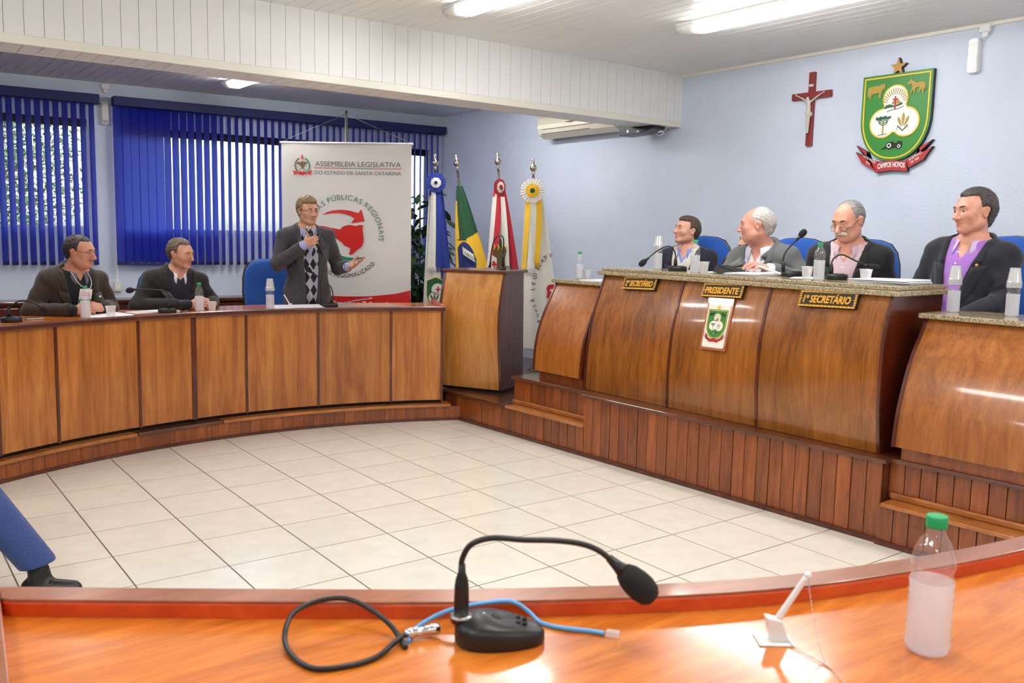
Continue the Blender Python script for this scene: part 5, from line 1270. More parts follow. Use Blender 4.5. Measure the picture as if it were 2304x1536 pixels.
# ================================================================== people: smooth-blended bodies on a voxel field
F32 = np.float32
def axis_pts(lo, hi, h, zones):
    """coordinates from lo to hi with step h, finer inside the zones (a, b, hf)"""
    out = [lo]; x = lo
    while x < hi:
        st = h
        for a, b, hf in zones:
            if a - h <= x <= b: st = min(st, hf)
        x += st; out.append(x)
    return np.array(out, F32)
class Field:
    def __init__(s, lo, hi, h, zx=(), zy=(), zz=()):
        s.X = axis_pts(lo[0], hi[0], h, zx); s.Y = axis_pts(lo[1], hi[1], h, zy); s.Z = axis_pts(lo[2], hi[2], h, zz)
        s.d = np.full((len(s.X), len(s.Y), len(s.Z)), 1.0, F32)
    def blk(s, lo, hi):
        sl = []
        for A, a, b in zip((s.X, s.Y, s.Z), lo, hi):
            i, j = np.searchsorted(A, a), np.searchsorted(A, b)
            if j <= i: return None
            sl.append(slice(max(i - 1, 0), j + 1))
        sl = tuple(sl); return sl, s.X[sl[0]][:, None, None], s.Y[sl[1]][None, :, None], s.Z[sl[2]][None, None, :]
    def put(s, sl, p, k, op):
        a = s.d[sl]
        if op == 'u':
            if k > 0: h = np.clip(.5 + .5 * (p - a) / k, 0, 1).astype(F32); r = p + (a - p) * h - k * h * (1 - h)
            else: r = np.minimum(a, p)
        else:
            p = -p
            if k > 0: h = np.clip(.5 - .5 * (p - a) / k, 0, 1).astype(F32); r = p + (a - p) * h + k * h * (1 - h)
            else: r = np.maximum(a, p)
        s.d[sl] = r
    def ell(s, c, r, k=.02, op='u', R=None):
        c = np.array(c, F32); m = max(r) + k + .03; q = s.blk(c - m, c + m)
        if q is None: return s
        sl, x, y, z = q; x, y, z = x - c[0], y - c[1], z - c[2]
        if R is not None:
            R = np.array(R, F32); x, y, z = R[0, 0] * x + R[1, 0] * y + R[2, 0] * z, R[0, 1] * x + R[1, 1] * y + R[2, 1] * z, R[0, 2] * x + R[1, 2] * y + R[2, 2] * z
        k0 = np.sqrt((x / r[0]) ** 2 + (y / r[1]) ** 2 + (z / r[2]) ** 2) + 1e-6
        k1 = np.sqrt((x / r[0] ** 2) ** 2 + (y / r[1] ** 2) ** 2 + (z / r[2] ** 2) ** 2) + 1e-6
        s.put(sl, k0 * (k0 - 1) / k1, k, op); return s
    def cone(s, a, b, ra, rb, k=.015, op='u', flat=None):
        """tapered capsule; flat=(axis vector, factor) squashes it across"""
        a = np.array(a, F32); b = np.array(b, F32); m = max(ra, rb) + k + .03
        q = s.blk(np.minimum(a, b) - m, np.maximum(a, b) + m)
        if q is None: return s
        sl, x, y, z = q; ab = b - a; L2 = float(ab @ ab) + 1e-9
        t = np.clip(((x - a[0]) * ab[0] + (y - a[1]) * ab[1] + (z - a[2]) * ab[2]) / L2, 0, 1)
        dx, dy, dz = x - (a[0] + t * ab[0]), y - (a[1] + t * ab[1]), z - (a[2] + t * ab[2])
        if flat is not None:
            n, f = np.array(flat[0], F32), flat[1]; pr = (dx * n[0] + dy * n[1] + dz * n[2]) * (f - 1); dx, dy, dz = dx + pr * n[0], dy + pr * n[1], dz + pr * n[2]
        s.put(sl, np.sqrt(dx * dx + dy * dy + dz * dz) - (ra + (rb - ra) * t), k, op); return s
    def lid(s, c, r, up, zcut, k, upper=True):
        c = np.array(c, F32); q = s.blk(c - r - .03, c + r + .03)
        if q is None: return s
        sl, x, y, z = q; x, y, z = x - c[0], y - c[1], z - c[2]; h = x * up[0] + y * up[1] + z * up[2]
        p = np.sqrt(x * x + y * y + z * z) - r
        s.put(sl, np.maximum(p, (zcut - h) if upper else (h - zcut)), k, 'u'); return s
    def grid(s): return s.X[:, None, None], s.Y[None, :, None], s.Z[None, None, :]
    def mesh(s):
        d = s.d; sg = d < 0
        n = np.zeros(tuple(k - 1 for k in d.shape), np.uint8)
        for i in (0, 1):
            for j in (0, 1):
                for k in (0, 1): n += sg[i:d.shape[0] - 1 + i, j:d.shape[1] - 1 + j, k:d.shape[2] - 1 + k]
        cells = np.argwhere((n > 0) & (n < 8)); idx = np.full(n.shape, -1, np.int32); idx[tuple(cells.T)] = np.arange(len(cells))
        ci, cj, ck = cells.T; acc = np.zeros((len(cells), 3)); cnt = np.zeros(len(cells))
        V = {}
        for i in (0, 1):
            for j in (0, 1):
                for k in (0, 1): V[i, j, k] = d[ci + i, cj + j, ck + k]
        P = lambda i, j, k: np.stack([s.X[ci + i], s.Y[cj + j], s.Z[ck + k]], 1).astype(float)
        for ax in range(3):
            for u in (0, 1):
                for v in (0, 1):
                    a = [u, v]; a.insert(ax, 0); b = [u, v]; b.insert(ax, 1); a, b = tuple(a), tuple(b)
                    va, vb = V[a], V[b]; m = (va < 0) != (vb < 0)
                    if not m.any(): continue
                    t = (va[m] / (va[m] - vb[m]))[:, None]; acc[m] += P(*a)[m] * (1 - t) + P(*b)[m] * t; cnt[m] += 1
        vs = acc / cnt[:, None]; quads = []
        for ax in range(3):
            A = [slice(None)] * 3; B = [slice(None)] * 3; A[ax] = slice(0, -1); B[ax] = slice(1, None)
            ch = sg[tuple(A)] != sg[tuple(B)]; e = np.argwhere(ch); o1, o2 = [a for a in range(3) if a != ax]
            ok = (e[:, o1] > 0) & (e[:, o2] > 0) & (e[:, o1] < n.shape[o1]) & (e[:, o2] < n.shape[o2]); e = e[ok]
            fl = sg[tuple(A)][tuple(e.T)]; q = []
            for da, db in ((1, 1), (0, 1), (0, 0), (1, 0)):
                c = e.copy(); c[:, o1] -= da; c[:, o2] -= db; q.append(idx[tuple(c.T)])
            q = np.stack(q, 1)
            if ax == 1: fl = ~fl
            q[~fl] = q[~fl][:, ::-1]; quads.append(q)
        return vs, np.concatenate(quads)
def field_obj(F, name, mats, parent, matfn=None, smooth_it=0, clip=None):
    vs, qs = F.mesh()
    if clip is not None:
        keep = clip(vs[qs].mean(1)); qs = qs[keep]; us, inv = np.unique(qs, return_inverse=True); vs = vs[us]; qs = inv.reshape(-1, 4)
    me = bpy.data.meshes.new(name); me.vertices.add(len(vs)); me.vertices.foreach_set('co', vs.ravel()); nf = len(qs)
    me.loops.add(nf * 4); me.polygons.add(nf); me.loops.foreach_set('vertex_index', qs.ravel().astype(np.int32))
    me.polygons.foreach_set('loop_start', np.arange(0, nf * 4, 4, dtype=np.int32)); 
    for m in mats: me.materials.append(M[m] if isinstance(m, str) else m)
    if matfn is not None: me.polygons.foreach_set('material_index', matfn(vs[qs].mean(1)).astype(np.int32))
    me.polygons.foreach_set('use_smooth', np.ones(nf, bool)); me.update(); me.validate()
    return place(me, name, parent, world=False)

def rotm(yaw=0, pitch=0, roll=0):
    """local +y forward: pitch>0 nods up, roll>0 leans to +x, yaw>0 turns to -x (counter-clockwise from above)"""
    return np.array((Matrix.Rotation(yaw, 3, 'Z') @ Matrix.Rotation(pitch, 3, 'X') @ Matrix.Rotation(roll, 3, 'Y')))
SKIN = {}
def skin_mat(c):
    if c not in SKIN:
        t = NT('skin'); t.set(Roughness=.48); t.b.inputs['Subsurface Weight'].default_value = 0.0; t.b.inputs['Subsurface Radius'].default_value = (.012, .005, .003); t.b.inputs['Subsurface Scale'].default_value = .6
        v = t.coords((1, 1, 1)); f = t.noise(v, 22, 4)
        t.l(t.ramp(f, [(.32, rgb(c[0] * .93, c[1] * .86, c[2] * .84)), (.65, rgb(*c))]), t.b.inputs['Base Color']); t.bump(t.noise(v, 260, 3), .12, .002)
        SKIN[c] = (t.m, plain('lips', (c[0] * .90, c[1] * .74, c[2] * .74), .45))
    return SKIN[c]
def hair_mat(name, c1, c2):
    t = NT(name); t.set(Roughness=.5); v = t.coords((60, 14, 26)); f = t.noise(v, 3, 4, .65, .6)
    t.l(t.ramp(f, [(.3, rgb(*c1)), (.7, rgb(*c2))]), t.b.inputs['Base Color']); t.bump(f, .5, .004); return t.m
def cloth_mat(name, c, var=.12, scale=500, rough=.85, weave=.35):
    t = NT(name); t.set(Roughness=rough); t.b.inputs['Sheen Weight'].default_value = .15
    v = t.coords((1, 1, 1)); f = t.noise(v, scale, 2)
    t.l(t.ramp(f, [(.3, rgb(*[x * (1 - var) for x in c])), (.7, rgb(*[min(255, x * (1 + var)) for x in c]))]), t.b.inputs['Base Color']); t.bump(f, weave, .002); return t.m
def stripe_mat(name, base, line, freq, width):
    t = NT(name); t.set(Roughness=.75); tc = t.n('ShaderNodeTexCoord'); sp = t.n('ShaderNodeSeparateXYZ'); t.l(tc.outputs['Object'], sp.inputs[0])
    m1 = t.n('ShaderNodeMath', operation='MULTIPLY'); m1.inputs[1].default_value = freq; t.l(sp.outputs[0], m1.inputs[0])
    m2 = t.n('ShaderNodeMath', operation='FRACT'); t.l(m1.outputs[0], m2.inputs[0])
    m3 = t.n('ShaderNodeMath', operation='LESS_THAN'); m3.inputs[1].default_value = width; t.l(m2.outputs[0], m3.inputs[0])
    mx = t.n('ShaderNodeMix', data_type='RGBA'); t.l(m3.outputs[0], mx.inputs[0]); mx.inputs[6].default_value = rgb(*base); mx.inputs[7].default_value = rgb(*line); t.l(mx.outputs[2], t.b.inputs['Base Color']); return t.m
def argyle_mat():
    t = NT('argyle_knit'); t.set(Roughness=.9); tc = t.n('ShaderNodeTexCoord'); sp = t.n('ShaderNodeSeparateXYZ'); t.l(tc.outputs['Object'], sp.inputs[0])
    def mth(op, a, b=None):
        k = t.n('ShaderNodeMath', operation=op)
        for i, q in enumerate((a, b)):
            if q is None: continue
            if isinstance(q, (int, float)): k.inputs[i].default_value = q
            else: t.l(q, k.inputs[i])
        return k.outputs[0]
    px = mth('MULTIPLY', sp.outputs[0], 1 / .062); pz = mth('MULTIPLY', sp.outputs[2], 1 / .108)
    a = mth('ADD', px, pz); b = mth('SUBTRACT', px, pz)
    fa = mth('FLOOR', mth('ADD', a, .25)); fb = mth('FLOOR', mth('ADD', b, .25))
    chk = mth('FRACT', mth('MULTIPLY', mth('ADD', fa, fb), .5)); isd = mth('GREATER_THAN', chk, .25)
    ga = mth('FRACT', mth('ADD', a, .75)); gb = mth('FRACT', mth('ADD', b, .75))
    ln = mth('MINIMUM', mth('ABSOLUTE', mth('SUBTRACT', ga, .5)), mth('ABSOLUTE', mth('SUBTRACT', gb, .5))); isl = mth('LESS_THAN', ln, .025)
    m1 = t.n('ShaderNodeMix', data_type='RGBA'); t.l(isd, m1.inputs[0]); m1.inputs[6].default_value = rgb(168, 170, 182); m1.inputs[7].default_value = rgb(34, 30, 44)
    m2 = t.n('ShaderNodeMix', data_type='RGBA'); t.l(isl, m2.inputs[0]); t.l(m1.outputs[2], m2.inputs[6]); m2.inputs[7].default_value = rgb(196, 192, 200); t.l(m2.outputs[2], t.b.inputs['Base Color']); return t.m

def hand_prims(F, wrist, d, n, curl, side, thumb_out=.7, spread=.12, s=1.0, curls=None):
    """wrist point, d = direction of fingers, n = palm normal (towards the palm side); side=+1 thumb on cross(d, n)"""
    d = np.array(d, float); d /= np.linalg.norm(d); n = np.array(n, float); n -= d * (n @ d); n /= np.linalg.norm(n); w = np.cross(d, n) * side; W_ = np.array(wrist, float)
    F.cone(W_ - d * .03 * s, W_ + d * .02 * s, .024 * s, .024 * s, .012, flat=(n, 1.25))
    F.ell(W_ + d * .052 * s + n * .002, (.040 * s, .046 * s, .0165 * s), .012, R=np.stack([w, d, n], 1))
    F.cone(W_ + d * .02 * s + w * .012 * s, W_ + d * .062 * s + w * .024 * s + n * .008 * s, .016 * s, .014 * s, .012)
    Ls = [(.044, .028, .021), (.048, .031, .022), (.044, .029, .021), (.035, .022, .019)]
    for i in range(4):
        off = (.0275 - .0185 * i) * s; kn = W_ + d * (.092 - .004 * abs(i - 1) - .006 * (i == 3)) * s + w * off; p = kn; F.cone(W_ + d * .02 * s + w * off * .5, kn, .011 * s, .0098 * s, .008)
        dirv = d + w * spread * (1 - i * .67); dirv /= np.linalg.norm(dirv); ang = 0; c = curls[i] if curls else curl
        for j, L in enumerate(Ls[i]):
            ang += c * (1.0 if j == 0 else (1.15 if j == 1 else .7)); v = dirv * cos(ang) + n * sin(ang); q = p + v * L * s
            F.cone(p, q, (.0092 - .0009 * j) * s, (.0086 - .0010 * j) * s, .0035); p = q
    tb = W_ + d * .028 * s + w * .026 * s + n * .006 * s; v1 = d * .62 + w * thumb_out + n * .35; v1 /= np.linalg.norm(v1); t1 = tb + v1 * .040 * s
    v2 = d * .85 + w * (thumb_out - .45) + n * (.35 + curl * .25); v2 /= np.linalg.norm(v2); t2 = t1 + v2 * .032 * s; v3 = d * .85 + w * (thumb_out - .6) + n * (.3 + curl * .3); v3 /= np.linalg.norm(v3); t3 = t2 + v3 * .025 * s
    F.cone(W_ + d * .01 * s + w * .014 * s, t1, .0150 * s, .0118 * s, .010); F.cone(t1, t2, .0112 * s, .0102 * s, .004); F.cone(t2, t3, .0102 * s, .0084 * s, .004)

def person(label, loc, heading, scale, head_heading, head_pitch=0.0, head_roll=0.0, stand=False, lean=0.0, side=0.0, twist=0.0, arms=None, skin=(214, 160, 132), face=None, hair=None, jacket=None, shirt=None, sweater=None, v_open=None, knees=.38, trousers='trousers_dark', extras=None, open_front=False, belly=0.0, res=1.0, shoes=True, neckf=0.0, head_off=(0, 0, 0), ankle=0.0, legf=1.0, hs=1.0, dh=0.0):
    """local frame: +y forward, +x to the person's right... mirrored pairs use sx = -1 / +1"""
    fc = dict(w=1.0, jaw=1.0, nose=1.0, eyes='open', brow='brow_brown', fat=0.0, gaze=(0, 0), lips=1.0); fc.update(face or {})
    r = thing('person', label, 'person', loc, heading - pi / 2, 'people at the desks', scale)
    hip = (.92 if stand else .50) + dh - .012
    HS = np.array([.945, .96, .91]) * hs; hk = .955 * hs
    TR = rotm(twist, -lean, side); PV = np.array([0, 0, hip])
    T_ = lambda x, y, z: PV + TR @ np.array([x, y, z - .0])         # torso frame, z above pelvis
    NB = T_(0, .005 + neckf * .3, .525); HC = T_(0, .048 + neckf, .674) + np.array(head_off)
    HR = rotm(head_heading - heading, head_pitch, head_roll)
    Hp = lambda x, y, z: HC + HR @ (np.array([x, y, z]) * HS)
    sh = {-1: T_(-.178, -.01, .455), 1: T_(.178, -.01, .455)}
    el, wr, hd = {}, {}, {}
    for s in (-1, 1):
        a = arms[s]; el[s] = np.array(a['el'], float); wr[s] = np.array(a['wr'], float); hd[s] = a.get('hand')
    zmin = hip - .12
    pts = [HC + .16, HC - .16, *[el[s] for s in el], *[wr[s] for s in wr], *[sh[s] for s in sh]]
    lo = np.min(pts, 0) - .16; hi = np.max(pts, 0) + .17
    lo = np.minimum(lo, [-.27, -.2, zmin]); hi = np.maximum(hi, [.27, .25, 0]); lo[2] = max(min(lo[2], zmin), zmin); lo[2] = zmin if not stand else min(zmin, lo[2])
    hf = .0037 * res; hh = .0046 * res; hc = .0085 * res
    zones = lambda i: [(HC[i] - .13, HC[i] + .135, hf)] + [(wr[s][i] - .12, wr[s][i] + .12, hh) for s in wr if hd[s]]
    F = Field(lo, hi, hc, zones(0), zones(1), zones(2))
    def torso(F, inf, arm_inf, sleeve_end=1.0, arms_too=True, bell=0.0):
        F.ell(T_(0, .0, .33), (.165 + inf, .108 + inf + belly * .3, .19 + inf), .03, R=TR)
        F.ell(T_(0, .015 + belly * .5, .14), (.152 + inf + belly * .4, .112 + inf + belly, .17 + inf), .05, R=TR)
        F.ell(T_(0, 0, .0), (.168 + inf, .118 + inf + belly * .4, .12 + inf), .05, R=TR)
        F.cone(T_(-.14, -.01, .43), T_(.14, -.01, .43), .062 + inf * .7, .062 + inf * .7, .06)
        for s in (-1, 1):
            F.cone(T_(s * .03, -.015, .53), sh[s], .045 + inf * .5, .052 + inf * .8, .05)
            if arms_too:
                F.cone(sh[s], el[s], .054 + arm_inf, .042 + arm_inf * 1.05, .03); e2 = el[s] + (wr[s] - el[s]) * sleeve_end
                F.cone(el[s], e2, .042 + arm_inf, .030 + arm_inf * 1.1 if sleeve_end >= .999 else .033 + arm_inf, .02)
        F.cone(T_(0, -.02, .50), NB, .075 + inf * .3, .06 + inf * .2, .05)
    # ------------------------------------------------ body (skin)
    torso(F, 0, 0)
    F.cone(T_(0, -.02, .47), Hp(0, -.024, -.05), .062 + fc['fat'] * .5, .051 + fc['fat'] * .4, .018)
    w = fc['w']; jw = fc['jaw']
    E = lambda c, rr, k, op='u': F.ell(Hp(*c), tuple(np.array(rr) * HS), k, op, HR)
    C_ = lambda a, b, ra, rb, k, op='u': F.cone(Hp(*a), Hp(*b), ra * hk, rb * hk, k, op)
    E((0, -.014, .034), (.075 * w, .096, .084), .02); E((0, .028, .0), (.066 * w, .066, .085), .03)
    E((0, .028, -.042), (.053 * w * jw, .058, .056), .03); E((0, .048, -.088), (.036 * jw, .036, .028), .025); E((0, .068, -.103), (.021, .019, .017), .016)
    for s in (-1, 1):
        E((s * .043 * w * jw, .008, -.068), (.022, .032, .026), .03); E((s * .042 * w, .054, -.020), (.025, .026, .024), .025)
        C_((s * .047 * w * jw, .0, -.060), (s * .014, .064, -.099), .0165, .0165, .018)
        if fc['fat']: E((s * .035 * w, .035, -.080), (.035, .035, .028 + fc['fat']), .03)
    if fc['fat']: E((0, .022, -.108), (.036, .036, .016 + fc['fat']), .03)
    C_((-.040 * w, .078, .024), (.040 * w, .078, .024), .011, .011, .018); C_((0, .086, .022), (0, .088, .03), .010, .010, .02)
    for s in (-1, 1): E((s * .033 * w, .103, .004), (.022, .0205, .0135), .012, 's')
    ns = fc['nose']
    C_((0, .086, .016), (0, .1125 + .006 * (ns - 1), -.029 * ns), .0078, .0118 * ns, .008); E((0, .1155 + .006 * (ns - 1), -.033 * ns), (.0118 * ns, .0105 * ns, .0098), .007)
    for s in (-1, 1): E((s * .0135 * ns, .100, -.0355 * ns), (.0082, .0115, .0085), .006); E((s * .0075, .107, -.0445 * ns), (.0042, .006, .003), .003, 's')
    C_((-.022, .083, -.0605), (0, .0895, -.0595), .0045 * fc['lips'], .0062 * fc['lips'], .007); C_((.022, .083, -.0605), (0, .0895, -.0595), .0045 * fc['lips'], .0062 * fc['lips'], .007)
    C_((-.016, .085, -.0715), (.016, .085, -.0715), .0068 * fc['lips'], .0068 * fc['lips'], .008); C_((0, .087, -.0715), (0, .0875, -.0715), .0065, .0065, .008)
    C_((-.026, .0885, -.0655), (0, .0965, -.0652), .0022, .0026, .004, 's'); C_((.026, .0885, -.0655), (0, .0965, -.0652), .0022, .0026, .004, 's')
    for s in (-1, 1): C_((s * .024, .096, -.045), (s * .034, .084, -.07), .002, .002, .010, 's')
    eyeC = {}
    up = HR @ np.array([0, 0, 1.0])
    for s in (-1, 1):
        c = Hp(s * .0325 * w, .0765, .005); eyeC[s] = c; cut = {'open': .0026, 'half': .0006, 'closed': -.006, 'down': -.0030}[fc['eyes']]
        F.lid(c, .0134, up, cut, .0015, True); F.lid(c, .0131, up, -.0048, .0015, False)
        E((s * .0765 * w, -.012, -.006), (.0075, .019, .031), .010); E((s * .083 * w, -.018, .008), (.006, .017, .018), .006); E((s * .0865 * w, -.007, -.004), (.006, .009, .014), .006, 's')
    for s in (-1, 1):
        if hd[s]:
            h = hd[s]; hand_prims(F, wr[s], h['d'], h['n'], h.get('curl', .5), h.get('side', 1), h.get('thumb', .7), h.get('spread', .12), h.get('s', .98), h.get('curls'))
    smat, lmat = skin_mat(skin); Hi = HR.T
    def mf(P):
        q = (P - HC) @ HR / HS; mi = np.zeros(len(P), int)
        lip = (q[:, 1] > .074) & (np.abs(q[:, 0]) < .026) & (np.abs(q[:, 2] + .0657) < .0105 - 12 * q[:, 0] ** 2); mi[lip] = 1
        return mi
    body = field_obj(F, 'body', [smat, lmat], r, mf)
    for s in (-1, 1):
        MB().tube(spline([Hp(s * .012 * w, .0965, .0235), Hp(s * .026 * w, .0950, .0285), Hp(s * .041 * w, .0885, .0295), Hp(s * .053 * w, .0765, .0240)], 4), [.0020, .0026, .0032, .0036, .0038, .0038, .0037, .0035, .0032, .0028, .0024, .0018, .0010], 8).build('eyebrow', fc['brow'], r, world=False)
    for s in (-1, 1):
        if fc['eyes'] in ('closed',): continue
        g = HR @ np.array([fc['gaze'][0], 1.0, fc['gaze'][1]]); g /= np.linalg.norm(g); c = Vector(eyeC[s]); gz = Vector(g); uu = gz.orthogonal().normalized(); vv = gz.cross(uu)
        b = MB(); rings = []; n = 16; R0 = .0122
        angs = [0.02, .16, .28, .36, .56, .62, .9, 1.2, 1.6, 2.2, 3.1]
        for a in angs: rings.append([c + gz * (R0 * cos(a)) + uu * (R0 * sin(a) * cos(2 * pi * k / n)) + vv * (R0 * sin(a) * sin(2 * pi * k / n)) for k in range(n)])
        b.loft(rings, caps=True); per = n
        for i in range(len(angs) - 1):
            for k in range(n): b.m[i * n + k] = 2 if i < 2 else (1 if i < 5 else 0)
        b.m[-2] = 2; b.build('eye', ['eyewhite', 'iris', 'black'], r, world=False)
    # ------------------------------------------------ hair
    if hair:
        hz = [(HC[i] - .14, HC[i] + .15, .0042 * res) for i in range(3)]
        G = Field(HC - .15, HC + .16, .0042 * res)
        th = hair.get('th', .012)
        eh = lambda c, rr, k, op='u': G.ell(Hp(*c), tuple(np.array(rr) * HS), k, op, HR)
        eh((0, -.020, .038 + hair.get('lift', 0)), (.075 * w + th * .7, .096 + th * .75, .084 + th), .02)
        if hair.get('front'): eh((hair.get('part', 0), .030, .088), (.060 * w, .050, .030), .03)
        if hair.get('nape'): G.cone(Hp(0, -.075, -.0), Hp(0, -.066, -.075), .052 * w, .036 * w, .03)
        x, y, z = G.grid(); q = [HR[0, i] * (x - HC[0]) + HR[1, i] * (y - HC[1]) + HR[2, i] * (z - HC[2]) for i in range(3)]
        qx, qy, qz = q[0] / HS[0], q[1] / HS[1], q[2] / HS[2]
        fz, sy, nz = hair.get('fz', .07), hair.get('side_y', .02), hair.get('nape_z', -.075)
        ax_ = np.abs(qx)
        # hairline: front edge height rising at the temples, then down in front of the ears, then back to the nape
        line_front = fz + hair.get('temple', .25) * np.maximum(ax_ - .02, 0) - hair.get('peak', .0) * np.exp(-(qx / .02) ** 2)
        front = np.where(qy > sy, line_front - qz, 1e3 * 0 - 1)
        sb = np.where((qy <= sy) & (qy > sy - .03), (hair.get('burn', -.01)) - qz, -1)
        ear = np.where((qy <= sy - .03) & (qy > -.045), .018 + .9 * np.maximum(0, -.02 - qy) * -1 - qz, -1)
        back = nz - qz
        cut = np.maximum(np.maximum(front, sb), np.maximum(ear, back)) * .8
        if hair.get('bald'):     # only a wreath of hair
            bz, by = hair['bald']; cut = np.maximum(cut, np.minimum(qz - bz + .35 * np.maximum(0, -qy - .02) * 0, qy - by + (qz - bz) * .6))
        amp = hair.get('rough', .0014)
        strand = amp * np.sin(qx * 420 + 30 * qz + 6 * np.sin(qy * 60)) + amp * np.sin(qz * 230 + qx * 160 - qy * 90)
        edge = np.clip(1 + cut / .024, 0, 1) ** 1.5; G.d = np.maximum(G.d + strand + edge * (th * .9), cut).astype(F32)
        if hair.get('quiff'):
            for (a, b_, ra, rb) in hair['quiff']: G.cone(Hp(*a), Hp(*b_), ra, rb, .012)
        field_obj(G, 'hair', [hair['mat']], r)
    if fc.get('moustache'):
        G = Field(Hp(0, .1, -.05) - .06, Hp(0, .1, -.05) + .06, .003)
        t_ = fc['moustache']
        for s in (-1, 1): G.cone(Hp(s * .003, .1015, -.0475), Hp(s * t_.get('w', .030), .088, -.058 - t_['droop']), t_['r'], t_['r'] * .62, .006, flat=(HR @ np.array([0, 1, 0]), 1.25))
        x, y, z = G.grid(); G.d = (G.d + .0012 * np.sin((x + y) * 900) * np.cos(z * 500)).astype(F32); field_obj(G, 'moustache', [t_['mat']], r)
    # ------------------------------------------------ shirt, collar, jacket
    top = [(HC[2] - .18, HC[2], .006)]
    jlo = np.minimum(np.min([*[el[s] for s in el], *[wr[s] for s in wr], *[sh[s] for s in sh]], 0) - .11, [-.26, -.22, zmin]); jhi = np.maximum(np.max([*[el[s] for s in el], *[wr[s] for s in wr], *[sh[s] for s in sh]], 0) + .11, [.26, .26, 0]); jhi[2] = max(jhi[2], NB[2] + .10)
    jlo[2] = zmin - (.10 if stand else 0)
    def under(inf, cuff, mat, name, vneck=None, collar=None, sl=.98):
        G = Field(jlo, jhi, .0075 * res)
        torso(G, inf, .006, sl, True)
        if not vneck:
            x, y, z = G.grid(); q = [TR[0, i] * (x - PV[0]) + TR[1, i] * (y - PV[1]) + TR[2, i] * (z - PV[2]) for i in range(3)]
            op_ = (shirt or {}).get('open', .35); vv = np.maximum(np.abs(q[0]) - np.clip((q[2] - .50 + .10 * op_) * .55, 0, 1), -q[1] + .01)
            G.d = np.maximum(np.maximum(G.d, (q[2] - .548 + .42 * q[1]) * .9), -vv).astype(F32)
        if vneck:
            x, y, z = G.grid(); q = [TR[0, i] * (x - PV[0]) + TR[1, i] * (y - PV[1]) + TR[2, i] * (z - PV[2]) for i in range(3)]
            ww = np.clip((q[2] - vneck[0]) / (.53 - vneck[0]), 0, 1.3) * vneck[1]; G.d = np.maximum(G.d, -np.maximum(np.abs(q[0]) - ww, -q[1] + .0)).astype(F32)
            G.cone(T_(0, -.02, .50), T_(0, 0, .60), .067, .067, .005, 's')
        return field_obj(G, name, [mat], r)
    if shirt:
        so_ = under(.008, True, shirt['mat'], 'shirt')
        R1 = .067 + fc['fat'] * .45; op_ = shirt.get('open', .35); th0 = .20 + .35 * op_
        cols = []
        for t in np.linspace(th0, 2 * pi - th0, 37):
            fx, fy = sin(t), cos(t); fr_ = (cos(t) + 1) / 2            # fr_ 1 at the front, 0 at the back
            zt = .572 - .050 * fr_ - .012 * fr_ ** 6; tip = max(0, 1 - min(t - th0, 2 * pi - th0 - t) / .75) ** 1.6
            yc = .004 + neckf * .3
            P = lambda rr, z: T_(fx * rr, yc + fy * rr * 1.02, z)
            cols.append([P(R1 - .001, zt - .035 - .01 * fr_), P(R1 - .001, zt), P(R1 + .004, zt + .003), P(R1 + .009, zt - .004), P(R1 + .014 + .004 * tip, zt - .022 - .006 * tip), P(R1 + .019 + .016 * tip, zt - .040 - .030 * tip)])
        cm = MB().loft(cols, closed=False, caps=False).build('collar', shirt.get('collar', shirt['mat']), so_, world=False); sm_ = cm.modifiers.new('s', 'SOLIDIFY'); sm_.thickness = .0022
        for s in (-1, 1):
            if hd[s] and shirt.get('cuffs', True): dv = wr[s] - el[s]; dv /= np.linalg.norm(dv); MB().tube([wr[s] - dv * .040, wr[s] - dv * .012], [.0335, .0325], 16).build('cuff', shirt['mat'], so_, world=False)
        if shirt.get('buttons'):
            for zb in (.46, .40, .33, .26): 
                p = T_(0, .108 + .012 + .012 * (1 - abs(zb - .3) * 4), zb); MB().lathe([(0, 0), (.0055, 0), (.0055, .002), (0, .002)], p, 10, ax=TR @ np.array([0, 1, .1])).build('button', 'white', so_, world=False)
    if sweater: under(.013, False, sweater['mat'], 'sweater', sweater.get('v', (.40, .06)), None, sweater.get('sl', .9))
    if jacket:
        jh = .0056 * res
        G = Field(jlo, jhi, jh)
        torso(G, .022, .015, .93)
        if stand:
            for s in (-1, 1): G.cone(T_(s * .07, .01, .0), T_(s * .085, .012, -.14), .115, .118, .05)
        for s in (-1, 1): G.ell(sh[s] + np.array([0, 0, .004]), (.066, .068, .06), .03)
        x, y, z = G.grid(); q = [TR[0, i] * (x - PV[0]) + TR[1, i] * (y - PV[1]) + TR[2, i] * (z - PV[2]) for i in range(3)]
        ph = random.uniform(0, 6)
        wr_ = .0030 * np.sin(q[2] * 34 + q[0] * 22 + ph) * np.sin(q[0] * 14 + q[1] * 17 + ph) + .0016 * np.sin(q[2] * 71 - q[0] * 50 + q[1] * 30)
        for s in (-1, 1):      # folds at the elbow
            de = np.sqrt((x - el[s][0]) ** 2 + (y - el[s][1]) ** 2 + (z - el[s][2]) ** 2); wr_ = wr_ + .005 * np.exp(-(de / .085) ** 2) * np.sin(de * 150 + q[0] * 40)
        G.d = (G.d + wr_ * (G.d < .1)).astype(F32)
        base = G.d.copy(); zb, wn = v_open if v_open else (.17, .085)
        t = np.clip((q[2] - zb) / (.53 - zb), 0, 1.25)
        W2 = t * wn if not open_front else np.maximum(wn * (.55 + .45 * t), .0)
        opening = np.maximum(np.abs(q[0] - (0.012 if not open_front else 0) * (1 - t)) - W2, -q[1] + .0)
        if not open_front: opening = np.maximum(opening, zb - q[2])
        G.d = np.maximum(G.d, -opening).astype(F32)
